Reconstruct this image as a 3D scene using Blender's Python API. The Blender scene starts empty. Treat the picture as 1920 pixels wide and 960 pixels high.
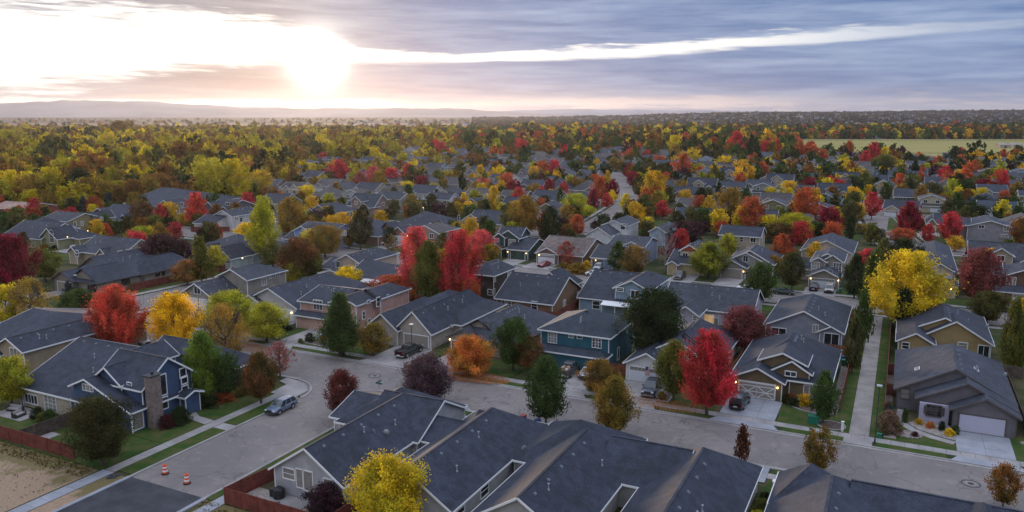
import bpy, math, random
import numpy as np
from mathutils import Vector, Matrix
random.seed(11)
R = math.radians
SC = bpy.context.scene
COLL = SC.collection

# ------------------------------------------------------------------ camera, sky, sun, exposure
CAM_H = 40.0
YAW, PITCH = R(26.2), math.atan(268 / 1480)
cam = bpy.data.cameras.new('camera'); cam.lens = 27.75; cam.sensor_width = 36
cam.clip_start = .5; cam.clip_end = 60000
camo = bpy.data.objects.new('camera', cam); COLL.objects.link(camo)
camo.location = (0, 0, CAM_H); camo.rotation_euler = (R(90) - PITCH, 0, YAW)
SC.camera = camo
SC.view_settings.view_transform = 'Standard'; SC.view_settings.look = 'None'
SC.view_settings.exposure = 0.75; SC.view_settings.gamma = 1
FWD = (-math.sin(YAW), math.cos(YAW)); RGT = (math.cos(YAW), math.sin(YAW))
SUN_AZ = YAW + R(13.5)          # counter-clockwise from +y
SUN_EL = R(3.6)

class NT:
    """small helper to write node trees"""
    def __init__(s, tree): s.t = tree
    def n(s, typ, **kw):
        nd = s.t.nodes.new(typ)
        for k, v in kw.items(): setattr(nd, k, v)
        return nd
    def l(s, a, b): s.t.links.new(a, b)
    def set_sock(s, sock, v):
        if isinstance(v, (int, float)): sock.default_value = v
        elif isinstance(v, (tuple, list)):
            sock.default_value = tuple(v) + ((1,) if len(v) == 3 and len(sock.default_value) == 4 else ())
        else: s.l(v, sock)
    def m(s, op, a, b=None, c=None, clamp=False):
        nd = s.n('ShaderNodeMath', operation=op); nd.use_clamp = clamp
        s.set_sock(nd.inputs[0], a)
        if b is not None: s.set_sock(nd.inputs[1], b)
        if c is not None: s.set_sock(nd.inputs[2], c)
        return nd.outputs[0]
    def mix(s, f, a, b, blend='MIX'):
        nd = s.n('ShaderNodeMix', data_type='RGBA', blend_type=blend)
        s.set_sock(nd.inputs[0], f); s.set_sock(nd.inputs[6], a); s.set_sock(nd.inputs[7], b)
        return nd.outputs[2]
    def ss(s, v, lo, hi, a=0., b=1.):
        nd = s.n('ShaderNodeMapRange', interpolation_type='SMOOTHSTEP')
        s.set_sock(nd.inputs[0], v); s.set_sock(nd.inputs[1], lo); s.set_sock(nd.inputs[2], hi)
        nd.inputs[3].default_value = a; nd.inputs[4].default_value = b
        return nd.outputs[0]
    def noise(s, vec, scale, detail=3, rough=.55, dist=0):
        nd = s.n('ShaderNodeTexNoise'); nd.inputs['Scale'].default_value = scale
        nd.inputs['Detail'].default_value = detail; nd.inputs['Roughness'].default_value = rough
        nd.inputs['Distortion'].default_value = dist
        if vec is not None: s.l(vec, nd.inputs['Vector'])
        return nd.outputs[0]
    def comb(s, x, y, z):
        nd = s.n('ShaderNodeCombineXYZ'); s.set_sock(nd.inputs[0], x); s.set_sock(nd.inputs[1], y); s.set_sock(nd.inputs[2], z)
        return nd.outputs[0]
    def curve(s, v, pts):
        nd = s.n('ShaderNodeFloatCurve'); c = nd.mapping.curves[0]
        nd.mapping.use_clip = False
        for i, p in enumerate(pts):
            if i < 2: c.points[i].location = p
            else: c.points.new(*p)
        nd.mapping.update(); s.set_sock(nd.inputs[1], v); return nd.outputs[0]

def make_world():
    w = bpy.data.worlds.new('World'); SC.world = w; w.use_nodes = True
    t = w.node_tree; t.nodes.clear(); N = NT(t)
    out = N.n('ShaderNodeOutputWorld'); bg = N.n('ShaderNodeBackground'); N.l(bg.outputs[0], out.inputs[0])
    tc = N.n('ShaderNodeTexCoord'); sep = N.n('ShaderNodeSeparateXYZ'); N.l(tc.outputs['Generated'], sep.inputs[0])
    x, y, z = sep.outputs
    f = N.m('ADD', N.m('MULTIPLY', x, FWD[0]), N.m('MULTIPLY', y, FWD[1]))
    r = N.m('ADD', N.m('MULTIPLY', x, RGT[0]), N.m('MULTIPLY', y, RGT[1]))
    az = N.m('MULTIPLY', N.m('ARCTAN2', r, f), 180 / math.pi)        # degrees, right positive
    el = N.m('MULTIPLY', N.m('ARCSINE', z), 180 / math.pi)
    # natural sky above the clouds
    sky = N.n('ShaderNodeTexSky', sky_type='NISHITA'); sky.sun_disc = False
    sky.sun_elevation = SUN_EL; sky.sun_rotation = -SUN_AZ
    skyc = N.mix(1, sky.outputs[0], (.10, .10, .10), 'MULTIPLY')
    # cloud deck streaks: stretched along azimuth
    v1 = N.comb(N.m('MULTIPLY', az, .035), N.m('MULTIPLY', el, .42), 0)
    n1 = N.noise(v1, 1.6, 5, .55, .4)
    v2 = N.comb(N.m('MULTIPLY', az, .085), N.m('ADD', N.m('MULTIPLY', el, 1.05), N.m('MULTIPLY', az, .012)), 3.3)
    n2 = N.noise(v2, 1.5, 6, .6, .6)
    v3 = N.comb(N.m('MULTIPLY', az, .22), N.m('ADD', N.m('MULTIPLY', el, 2.6), N.m('MULTIPLY', az, .03)), 7.1)
    n3 = N.noise(v3, 1.5, 4, .6, .3)
    ns = N.m('ADD', N.m('ADD', N.m('MULTIPLY', n1, .5), N.m('MULTIPLY', n2, .34)), N.m('MULTIPLY', n3, .16))
    base = N.mix(N.ss(ns, .34, .66), (.058, .120, .275), (.215, .285, .43))
    warm = N.ss(az, -3., -20.)
    base = N.mix(N.m('MULTIPLY', warm, .75), base, N.mix(N.ss(ns, .36, .64), (.15, .155, .185), (.32, .315, .335)))
    # pale band low over the horizon, peach towards the sun
    low = N.ss(N.m('ADD', el, N.m('MULTIPLY', N.m('SUBTRACT', n2, .5), 1.6)), 2.3, .2)
    lowc = N.mix(N.ss(n3, .42, .68), (.17, .21, .31), (.38, .34, .34))
    base = N.mix(N.m('MULTIPLY', low, .7), base, lowc)
    # bright open rift: centre and half height follow azimuth
    t01 = N.m('DIVIDE', N.m('ADD', az, 40), 80, clamp=True)
    def P(px, yv): return ((math.degrees(math.atan((px - 960) / 1504)) + 40) / 80, yv)
    cen = N.curve(t01, [(0, .43), P(0, .40), P(300, .46), P(480, .47), P(600, .45), P(720, .385), P(960, .395), P(1200, .43), P(1400, .475), P(1650, .515), P(1900, .53), (1, .53)])
    hw = N.curve(t01, [(0, .26), P(0, .245), P(300, .18), P(480, .125), P(600, .08), P(700, .045), P(960, .034), P(1200, .040), P(1400, .046), P(1650, .034), P(1900, .024), (1, .02)])
    wob = N.m('MULTIPLY', N.m('SUBTRACT', ns, .5), .28)
    dd = N.m('ABSOLUTE', N.m('SUBTRACT', N.m('ADD', N.m('DIVIDE', el, 10), N.m('MULTIPLY', wob, .55)), cen))
    rel = N.m('DIVIDE', dd, hw)
    rift = N.ss(N.m('ADD', rel, N.m('ADD', N.m('MULTIPLY', N.m('SUBTRACT', n3, .5), 1.9), N.m('MULTIPLY', N.m('SUBTRACT', n2, .5), 1.2))), 1.45, .50)
    fade = N.ss(az, 32, 15, .22, 1)
    lef = N.ss(az, -5, -16)
    riftc = N.mix(lef, (.80, .77, .74), (1.05, 1.0, .94))
    riftc = N.mix(N.ss(az, 4, 25), riftc, (.58, .60, .62))
    col = N.mix(N.m('MULTIPLY', rift, fade), base, riftc)
    # second low wedge of light left of the sun, and thin bright cirrus gaps
    w2 = N.m('MULTIPLY', N.ss(N.m('ABSOLUTE', N.m('SUBTRACT', N.m('ADD', el, N.m('MULTIPLY', N.m('SUBTRACT', n3, .5), 1.1)), .62)), .40, .12), N.ss(az, -6, -12))
    col = N.mix(N.m('MULTIPLY', w2, .9), col, (.80, .75, .68))
    w3 = N.m('MULTIPLY', N.ss(N.m('ABSOLUTE', N.m('SUBTRACT', N.m('ADD', el, N.m('MULTIPLY', N.m('SUBTRACT', n3, .5), 1.3)), .75)), .5, .1),
             N.m('MULTIPLY', N.ss(az, -6, 3), N.ss(az, 24, 12)))
    col = N.mix(N.m('MULTIPLY', w3, .55), col, (.66, .53, .47))
    # sun glow behind thin cloud
    sd = (-math.sin(SUN_AZ) * math.cos(SUN_EL), math.cos(SUN_AZ) * math.cos(SUN_EL), math.sin(SUN_EL))
    dp = N.n('ShaderNodeVectorMath', operation='DOT_PRODUCT'); N.l(tc.outputs['Generated'], dp.inputs[0]); dp.inputs[1].default_value = sd
    ang = N.m('MULTIPLY', N.m('ARCCOSINE', N.m('MINIMUM', dp.outputs['Value'], .999999)), 180 / math.pi)
    g1 = N.m('EXPONENT', N.m('MULTIPLY', N.m('POWER', N.m('DIVIDE', ang, 1.5), 2), -1))
    g2 = N.m('EXPONENT', N.m('MULTIPLY', N.m('DIVIDE', ang, 1.9), -1))
    g3 = N.m('EXPONENT', N.m('MULTIPLY', N.m('DIVIDE', ang, 14.), -1))
    glow = N.mix(1, N.mix(1, (1.7, 1.6, 1.4), g1, 'MULTIPLY'), N.mix(1, (.33, .30, .26), g2, 'MULTIPLY'), 'ADD')
    glow = N.mix(1, glow, N.mix(1, (.012, .010, .009), g3, 'MULTIPLY'), 'ADD')
    col = N.mix(1, col, glow, 'ADD')
    # higher up the grey cloud deck carries on, a little brighter overhead
    hi = N.ss(el, 9, 40)
    deck = N.mix(N.noise(tc.outputs['Generated'], 3.0, 5, .6, .3), (.52, .60, .82), (.84, .90, 1.06))
    col = N.mix(hi, col, deck)
    col = N.mix(.95, skyc, col)
    # below the horizon: plain ground haze tone
    col = N.mix(N.ss(el, -.2, -1.5), col, (.16, .15, .15))
    N.l(col, bg.inputs[0]); bg.inputs[1].default_value = SKY_GAIN
SKY_GAIN = 0.92
make_world()
CY = SC.cycles; CY.max_bounces = 5; CY.diffuse_bounces = 2; CY.glossy_bounces = 2; CY.transmission_bounces = 3; CY.volume_bounces = 0; CY.caustics_reflective = False; CY.caustics_refractive = False

sun = bpy.data.lights.new('sun', 'SUN'); sun.energy = 1.7; sun.angle = R(10); sun.color = (1, .72, .48)
suno = bpy.data.objects.new('sun', sun); COLL.objects.link(suno)
suno.rotation_euler = (R(90) - SUN_EL, 0, SUN_AZ + math.pi)
# lamp shines along its -z: towards the viewer from the sun's place
suno.rotation_euler = (R(90) - SUN_EL, 0, SUN_AZ); suno.rotation_euler = Vector((-math.sin(SUN_AZ)*math.cos(SUN_EL), math.cos(SUN_AZ)*math.cos(SUN_EL), math.sin(SUN_EL))).to_track_quat('Z', 'Y').to_euler()

# measured layout of the neighbourhood (metres; x along the front street, y away from the drone)
COL={"bare":[[0.22,0.18,0.18],[0.2,0.15,0.15]],"coral":[[0.8,0.16,0.13],[0.62,0.09,0.1]],"coralr":[[0.68,0.07,0.08],[0.5,0.05,0.06]],"crim":[[0.66,0.05,0.075],[0.42,0.07,0.04]],"crimd":[[0.3,0.02,0.04],[0.2,0.02,0.03]],"dgreen":[[0.03,0.05,0.018],[0.05,0.07,0.02]],"dolive":[[0.06,0.065,0.02],[0.09,0.08,0.025]],"dolive2":[[0.08,0.085,0.02],[0.12,0.11,0.025]],"gold":[[0.88,0.6,0.03],[0.6,0.5,0.03]],"green":[[0.055,0.1,0.025],[0.09,0.13,0.03]],"lime":[[0.36,0.38,0.03],[0.56,0.48,0.03]],"limeg":[[0.12,0.2,0.03],[0.22,0.26,0.03]],"limegr":[[0.3,0.32,0.03],[0.16,0.2,0.03]],"limey":[[0.56,0.46,0.035],[0.34,0.3,0.03]],"maroonb":[[0.1,0.035,0.02],[0.14,0.06,0.03]],"olive2":[[0.09,0.1,0.03],[0.13,0.11,0.03]],"oliveg":[[0.13,0.15,0.03],[0.2,0.18,0.03]],"oliveo":[[0.24,0.18,0.035],[0.42,0.24,0.035]],"oliveor":[[0.17,0.15,0.03],[0.34,0.17,0.035]],"oliveor2":[[0.36,0.18,0.03],[0.16,0.13,0.03]],"orange":[[0.72,0.2,0.045],[0.62,0.3,0.05]],"orbr":[[0.3,0.12,0.03],[0.2,0.13,0.03]],"orgreen":[[0.1,0.09,0.025],[0.28,0.09,0.03]],"orlime":[[0.5,0.28,0.03],[0.25,0.2,0.03]],"plumsp":[[0.1,0.05,0.065],[0.15,0.09,0.1]],"purp":[[0.085,0.03,0.04],[0.05,0.03,0.03]],"purpr":[[0.15,0.03,0.04],[0.08,0.03,0.03]],"redor":[[0.6,0.14,0.05],[0.4,0.1,0.035]],"rose":[[0.3,0.16,0.12],[0.16,0.16,0.06]],"rust":[[0.2,0.05,0.035],[0.13,0.04,0.03]],"scar":[[0.74,0.08,0.06],[0.56,0.14,0.06]],"spcoral":[[0.45,0.14,0.13],[0.35,0.12,0.1]],"spolive":[[0.28,0.2,0.06],[0.22,0.14,0.06]],"sporange":[[0.42,0.16,0.05],[0.24,0.16,0.04]],"spred":[[0.55,0.08,0.05],[0.4,0.1,0.06]],"sprose":[[0.32,0.08,0.08],[0.2,0.07,0.05]],"sprosy":[[0.45,0.07,0.08],[0.35,0.15,0.1]],"spruce":[[0.06,0.09,0.09],[0.05,0.07,0.07]],"spruced":[[0.05,0.07,0.055],[0.06,0.07,0.04]],"spyel":[[0.5,0.32,0.04],[0.32,0.2,0.06]],"yel":[[0.95,0.62,0.02],[0.78,0.56,0.02]],"yel2":[[0.8,0.56,0.02],[0.5,0.46,0.03]],"yelor":[[0.82,0.46,0.03],[0.5,0.38,0.03]]}
WALLC={"cream":[0.46,0.4,0.3],"pale grey":[0.42,0.42,0.42],"taupe":[0.26,0.23,0.2],"rose brown":[0.33,0.22,0.19],"grey":[0.27,0.27,0.27],"white":[0.6,0.6,0.6],"tan":[0.38,0.31,0.22],"dark grey":[0.12,0.12,0.13],"pale blue":[0.28,0.34,0.42],"sage green":[0.18,0.24,0.2],"gold":[0.5,0.36,0.16],"brick red":[0.3,0.08,0.06],"pinkish":[0.4,0.22,0.18],"olive":[0.22,0.2,0.11],"beige":[0.42,0.35,0.27]}
HOUSES=[
{"label":"grey house with open patio and posts at the red fence corner","col":[0.4,0.4,0.41],"wings":[[-57.9,-47.9,59,82,2.8,6.1,"y","gh"],[-60,-48,72.5,84.5,2.8,6.3,"x","hh"],[-61.6,-55,73.5,84,2.8,4.5,"x","gg"],[-56,-47.2,71.6,83.6,2.8,5.9,"x","gg"],[-49,-40,72.2,79.5,2.8,4.6,"x","gg"]],"win":[["S",-55.46,59.45,2.58,1.5,1.1,"d"],["S",-53.96,59.45,2.37,0.9,2.0,"t"],["S",-52.89,59.45,2.3,1.2,2.1,"t"],["S",-50.24,59.45,2.4,1.1,1.3,"d"]],"gar":[],"lamp":[],"style":"lap","trim":"w","roof":0,"door":[],"extra":[]},
{"label":"grey house joined to the patio house, with a warm lit ridge line","col":[0.4,0.4,0.41],"wings":[[-46.1,-35.6,59.5,83,2.8,6.1,"y","gh"],[-42.6,-36,72,83.4,2.8,5.5,"x","gh"]],"win":[["E",-36.05,66.78,1.72,1.6,1.2,"d"],["E",-36.05,61.83,2.06,1.4,1.1,"d"]],"gar":[],"lamp":[],"style":"lap","trim":"w","roof":0,"door":[],"extra":[]},
{"label":"long dark roofed grey house with narrow side yard, left half of its pair","col":[0.36,0.35,0.34],"wings":[[-34,-23.05,59,82,2.8,6.2,"y","gh"],[-36,-24,72.4,84.4,2.8,6.3,"x","hh"],[-26,-17,72.2,82,2.8,5.7,"x","gg"]],"win":[],"gar":[],"lamp":[],"style":"lap","trim":"w","roof":0,"door":[],"extra":[]},
{"label":"dark roofed grey house below the small conical maroon tree","col":[0.4,0.38,0.36],"wings":[[-21.3,-10.8,59,82.7,2.8,6.1,"y","gh"]],"win":[],"gar":[],"lamp":[],"style":"lap","trim":"w","roof":0,"door":[],"extra":[]},
{"label":"dark roofed house behind the heart shaped street tree","col":[0.34,0.34,0.35],"wings":[[-9.1,1.9,59,82,2.8,6.1,"y","gh"],[-9.15,-2.2,74.6,82.2,2.8,6.1,"x","hh"],[-2,14,72.2,82,2.8,5.7,"x","gg"]],"win":[],"gar":[],"lamp":[],"style":"lap","trim":"w","roof":0,"door":[],"extra":[]},
{"label":"dark roofed house at the lower right street kerb","col":[0.36,0.36,0.37],"wings":[[3.4,14.2,59,82,2.8,6.1,"y","gh"]],"win":[],"gar":[],"lamp":[],"style":"lap","trim":"w","roof":0,"door":[],"extra":[]},
{"label":"navy blue house with tall stone chimney and ribbon window","col":[0.055,0.095,0.17],"wings":[[-108,-93,63.2,84,2.8,7.2,"x","gg"],[-96.2,-84.4,63.15,72,2.85,6.1,"y","gg",-92.9,4.7,2.85],[-94,-84.6,65.1,73.9,5.1,8.36,"x","gg"],[-94.2,-88.2,64.9,70,5.3,7.4,"y","gg"],[-96,-90,69,76,6.2,8.0,"y","gg"],[-101,-86,77,88,2.8,6.0,"x","gh"],[-84.9,-82.9,70.2,73.6,2.7,3.3,"x","gg"]],"win":[["E",-84.9,68.17,4.89,1.8,2.7,"t"],["E",-84.9,64.34,1.42,1.6,2.1,"t"],["E",-84.9,68.27,2.37,1.6,1.5,"t"],["E",-84.9,71.85,5.53,0.95,1.2,"1"],["E",-84.9,72.01,4.35,0.95,1.2,"1"],["E",-84.9,72.0,3.29,0.95,1.2,"1"],["E",-84.9,72.0,2.31,0.95,1.2,"1"],["S",-92.8,63.6,4.82,1.9,0.7,"3"],["S",-87.29,65.3,5.44,0.8,0.6,"d"]],"gar":[],"lamp":[],"style":"lap","trim":"w","roof":0,"door":[],"extra":[["chimney",-84.0,66.4,7.0]]},
{"label":"low beige wing of the navy house facing the back lawn","col":[0.42,0.36,0.27],"wings":[[-107.4,-96.2,63.15,74,2.85,5.0,"y","hg"]],"win":[["S",-105.04,63.6,1.27,2.6,1.2,"4"],["S",-100.92,63.6,1.34,2.4,2.2,"3"],["E",-96.65,64.9,1.84,1.0,1.5,"d"]],"gar":[],"lamp":[],"style":"lap","trim":"w","roof":0,"door":[],"extra":[]},
{"label":"beige two-storey house behind the navy house","col":[0.36,0.28,0.19],"wings":[[-123,-115.6,69.4,84,4.8,6.6,"y","gg"],[-131,-115.8,70.5,92,4.8,7.3,"x","gh"],[-126,-121,69.2,73,3.6,5.4,"y","gg"]],"win":[["S",-118.37,69.9,4.16,1.7,1.7,"2"]],"gar":[],"lamp":[],"style":"lap","trim":"w","roof":0,"door":[],"extra":[]},
{"label":"grey board and batten house with bracketed front gable","col":[0.45,0.44,0.42],"wings":[[-116.9,-102.1,114.2,139,2.8,6.3,"y","gh"],[-117.6,-110,113.4,120,2.8,4.6,"y","gg"]],"win":[],"gar":[["S",-108.6,114.6,2.4,2.2,"w"],["S",-105.0,114.6,2.4,2.2,"w"]],"lamp":[["S",-104.0,114.55,1.61],["S",-108.28,114.55,2.09]],"style":"batten","trim":"w","roof":0,"door":[],"extra":[]},
{"label":"salmon pink two-storey house with small square upstairs windows","col":[0.56,0.34,0.28],"wings":[[-101.5,-92.5,113.4,127,4.8,6.6,"x","gg"],[-94,-87.4,113.3,122,5.3,6.7,"y","gg"],[-93,-86.4,119.5,130,5.4,6.9,"y","gh"],[-101,-93,111.4,114,2.55,3.3,"x","gg"]],"win":[["S",-96.81,113.8,4.37,2.0,1.7,"3"],["E",-86.85,116.2,5.53,0.9,0.5,"d"],["E",-86.85,119.18,4.88,1.0,1.6,"d"],["E",-86.85,122.33,5.25,0.6,0.6,"d"],["E",-86.85,123.21,5.17,0.6,0.6,"d"],["E",-86.85,114.62,3.35,0.7,1.4,"d"],["E",-86.85,123.24,1.87,1.6,1.0,"d"],["E",-86.85,116.17,1.76,0.7,1.0,"d"],["S",-91.1,113.8,5.9,0.8,0.8,"d"]],"gar":[["S",-97.6,113.85,4.6,2.2,"d"]],"lamp":[["S",-98.23,113.8,1.82]],"style":"lap","trim":"w","roof":0,"door":[],"extra":[]},
{"label":"tan house with arched window and black pickup in its drive","col":[0.4,0.35,0.29],"wings":[[-77.4,-69.6,110.4,134,2.8,6.5,"y","gh"],[-83.1,-76,109.7,128,2.8,5.6,"y","gh"],[-84.6,-68,118,136,2.8,6.6,"y","hh"],[-80.8,-77.2,111.4,116,3.6,4.6,"y","gg"]],"win":[["S",-80.71,110.15,1.7,1.1,2.3,"a"]],"gar":[["S",-73,110.85,4.9,2.15,"t"]],"lamp":[],"style":"batten","trim":"w","roof":0,"door":[],"extra":[]},
{"label":"dark taupe house with porch lamps behind the orange tree","col":[0.28,0.25,0.21],"wings":[[-67,-53.6,111.6,131,2.8,6.3,"y","hh"],[-65.2,-59.6,113.7,120,3.9,5.6,"y","gg"],[-66.9,-60.8,110.6,118,2.8,4.4,"y","gg"]],"win":[["S",-61.0,114.15,4.37,1.1,1.5,"2"]],"gar":[["S",-63.8,111.05,4.4,2.1,"d"]],"lamp":[["S",-66.34,111.1,2.33],["S",-60.19,111.1,2.39]],"style":"lap","trim":"d","roof":0,"door":[],"extra":[]},
{"label":"teal two-storey house with long white eave line and white garage","col":[0.035,0.13,0.17],"wings":[[-51.15,-38.6,113.3,126.4,5.4,8.0,"x","hh"],[-51.2,-38.5,110.9,114,2.7,3.5,"x","hh"]],"win":[["S",-48.65,113.75,4.28,1.4,1.8,"3"],["S",-45.41,113.75,5.04,0.8,0.8,"d"],["S",-43.95,113.75,5.05,0.8,0.8,"d"],["S",-41.05,113.75,4.46,1.4,1.8,"3"],["E",-39.05,122.66,4.48,0.6,0.9,"d"],["E",-39.05,118.47,1.49,0.9,2.0,"t"]],"gar":[["S",-42.2,113.0,5.0,2.3,"w"]],"lamp":[["S",-45.61,113.7,1.57],["S",-39.64,113.7,1.52]],"style":"lap","trim":"w","roof":1,"door":[],"extra":[]},
{"label":"white house with a flag on its garage and navy pickup in front","col":[0.62,0.62,0.6],"wings":[[-35.6,-28.4,110.3,122,2.8,4.8,"y","gg"],[-32.8,-24.4,114.2,126,4.0,6.3,"y","gg"],[-33.6,-22.2,117,133,2.8,6.6,"y","gh"],[-37,-31,119.4,128,4.4,5.6,"x","gg"]],"win":[["S",-30.07,114.65,4.39,0.5,1.0,"d"],["S",-29.26,114.65,4.84,1.1,1.2,"d"]],"gar":[["S",-32.1,110.75,4.9,2.2,"w"]],"lamp":[],"style":"batten","trim":"w","roof":0,"door":[],"extra":[]},
{"label":"olive brown house with white crossbraced barn style garage door","col":[0.17,0.125,0.07],"wings":[[-20.0,-6.3,114,132,2.8,6.7,"y","hh"],[-19.9,-12.2,110.9,118,2.8,4.65,"y","gg"],[-14.6,-8.9,113.2,120,3.9,5.6,"y","gg"],[-16.6,-9.6,113.9,120,4.9,6.4,"y","gg"],[-12.4,-6.3,113.0,124,2.8,4.6,"y","hh"]],"win":[["S",-11.84,113.7,3.66,1.4,0.6,"2"],["S",-9.23,113.5,1.13,1.4,2.3,"2"]],"gar":[["S",-16.05,111.35,4.9,2.2,"x"]],"lamp":[["S",-18.94,111.3,2.05],["S",-13.23,111.3,2.07]],"style":"lap","trim":"w","roof":0,"door":[],"extra":[]},
{"label":"dark plum grey house with lavender wall and pale garage door","col":[0.16,0.145,0.16],"wings":[[1.4,15.8,115.6,136,2.8,6.7,"y","gh"],[4.0,15.7,112.6,120,2.9,5.8,"y","gg"],[7.9,15.75,110.3,118,2.8,4.8,"y","gg"]],"win":[["S",6.24,112.15,1.74,1.7,1.4,"3"],["S",2.82,116.05,2.24,1.0,1.3,"d"]],"gar":[["S",11.6,110.75,5.0,2.2,"l"]],"lamp":[],"style":"lap","trim":"d","roof":0,"door":[],"extra":[["panelwall",4.55,8.0,112.2,2.6]]},
{"label":"mustard tan house with stepped gables beyond the plum grey house","col":[0.34,0.24,0.11],"wings":[[1.35,15.8,147,166,2.8,6.3,"y","gh"],[4.4,15.8,145.2,152,2.8,6.25,"y","gg"],[1.3,7.3,141.4,150,2.8,4.5,"y","gg"]],"win":[["S",11.32,145.65,2.2,1.3,0.9,"d"],["S",14.34,145.65,1.6,1.5,1.9,"2"],["S",2.86,141.85,2.1,1.0,1.0,"d"]],"gar":[],"lamp":[],"style":"lap","trim":"w","roof":0,"door":[],"extra":[]},
{"label":"blue grey house with wide rear gable behind the crossbraced garage house","col":[0.24,0.25,0.29],"wings":[[-20.1,-6.6,142.2,164,2.8,6.1,"y","gh"],[-11,-6.5,142.0,150,2.8,3.9,"y","gg"]],"win":[["S",-17.37,142.65,1.85,2.4,1.1,"2"],["S",-11.3,142.65,3.08,0.8,1.3,"2"],["S",-8.6,142.65,1.51,2.3,2.0,"2"]],"gar":[],"lamp":[],"style":"lap","trim":"w","roof":0,"door":[],"extra":[]},
{"label":"long lavender house with lit sunroom windows behind the pink shrub tree","col":[0.42,0.39,0.43],"wings":[[-40.4,-22.8,148.4,162,2.8,6.3,"x","gg"],[-36.6,-31.4,142.1,152,3.0,4.7,"y","gg"]],"win":[["S",-32.07,148.85,0.91,1.5,2.0,"L"],["S",-30.84,148.85,0.84,1.5,2.0,"L"],["S",-29.69,148.85,0.34,0.9,2.0,"t"],["S",-32.29,142.55,2.48,0.8,0.9,"d"],["S",-35.18,142.55,2.15,1.0,1.3,"d"]],"gar":[],"lamp":[],"style":"lap","trim":"w","roof":0,"door":[],"extra":[]},
{"label":"light blue two-storey house with white patio awning","col":[0.22,0.3,0.36],"wings":[[-57.8,-45,147.5,168,2.8,6.9,"x","gg"],[-50.3,-42.5,148.0,163,5.4,7.3,"y","gh"]],"win":[["S",-48.71,148.45,5.24,1.4,0.6,"d"],["S",-45.59,148.45,4.57,1.6,1.5,"2"],["S",-53.67,147.95,1.51,1.5,1.5,"d"]],"gar":[],"lamp":[],"style":"batten","trim":"w","roof":0,"door":[],"extra":[["awning",-52,-46,145.6,147.9,2.5]]},
{"label":"brown wooden house with two bay windows in its side gable","col":[0.22,0.13,0.075],"wings":[[-72.6,-59.4,139.2,155.5,2.8,6.9,"x","gg"],[-69,-61,150,160,3.5,7.0,"y","gh"]],"win":[["E",-59.85,145.88,1.3,1.2,2.0,"3"],["E",-59.85,153.6,1.47,1.2,2.0,"3"],["S",-69.92,139.65,1.8,2.0,1.6,"3"],["S",-63.73,139.65,2.03,1.2,1.8,"d"]],"gar":[],"lamp":[],"style":"lap","trim":"w","roof":0,"door":[],"extra":[["porchpost",-63,139.4]]},
{"label":"black two-storey house half hidden by the crimson tree","col":[0.06,0.05,0.045],"wings":[[-83.2,-76.5,147,158,5.6,7.8,"y","hh"]],"win":[["E",-77,147.88,4.79,0.8,1.1,"d"],["E",-77,154.6,4.61,1.0,1.8,"3"],["E",-77,147.61,2.13,0.7,1.0,"d"],["S",-77.83,147.45,1.85,1.0,1.1,"d"]],"gar":[],"lamp":[],"style":"lap","trim":"w","roof":0,"door":[],"extra":[]},
{"label":"dark green two-storey house with brown shingled gables and green garage","col":[0.05,0.085,0.07],"wings":[[-103,-95.2,199,206.5,5.4,7.8,"x","gg"],[-102.6,-98.6,196,203,5.4,6.7,"y","gg"],[-101.8,-94.6,197,203,5.3,7.5,"y","gg"],[-97,-90,193.3,207.5,2.8,5.2,"x","gg"],[-102.8,-98.4,193.6,198,2.6,3.9,"y","gg"]],"win":[["S",-101.73,196.45,4.26,1.8,1.3,"3"],["S",-100.03,197.45,4.08,0.7,1.3,"d"],["S",-97.16,197.45,3.98,2.0,1.7,"3"]],"gar":[["S",-93.6,193.75,4.4,2.3,"g"]],"lamp":[["S",-96.64,193.7,2.01],["S",-90.89,193.7,2.01]],"style":"lap","trim":"w","roof":0,"door":[],"extra":[]},
{"label":"brown roofed house with white garage and red car outside","col":[0.2,0.13,0.1],"wings":[[-87.2,-73.3,191.5,211,2.8,6.3,"x","gg"],[-87.2,-80,191,200,2.8,4.5,"y","gg"]],"win":[],"gar":[["S",-83.9,191.45,4.6,2.2,"w"]],"lamp":[["S",-86.0,191.4,2.32]],"style":"lap","trim":"w","roof":3,"door":[],"extra":[]},
{"label":"light blue two-storey house behind the orange and green trees","col":[0.22,0.29,0.4],"wings":[[-69.5,-59,199,213,5.2,7.0,"x","gg"],[-65.6,-59.6,198.6,206,5.1,6.6,"y","gg"],[-71.5,-65,191.5,205,2.8,5.4,"x","gg"]],"win":[["S",-62.81,199.05,5.22,1.2,1.2,"d"]],"gar":[["S",-69.5,191.95,3.4,2.2,"d"]],"lamp":[["S",-70.0,191.9,2.09]],"style":"batten","trim":"w","roof":0,"door":[],"extra":[]},
{"label":"white two-storey house beside the curving road","col":[0.62,0.62,0.62],"wings":[[-86.6,-78,227,240,2.9,5.5,"y","gg"],[-84.6,-76,236,250,4.9,6.7,"y","gg"]],"win":[["S",-77.4,236.45,4.79,1.4,1.7,"d"],["E",-76.45,237.84,4.67,0.6,1.6,"d"]],"gar":[],"lamp":[],"style":"lap","trim":"w","roof":0,"door":[],"extra":[]},
{"label":"pale blue single gable house beside the white curve-side house","col":[0.3,0.38,0.45],"wings":[[-68.4,-62.8,233.6,250,4.2,5.9,"y","gh"]],"win":[],"gar":[],"lamp":[],"style":"lap","trim":"w","roof":0,"door":[],"extra":[]},
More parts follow.
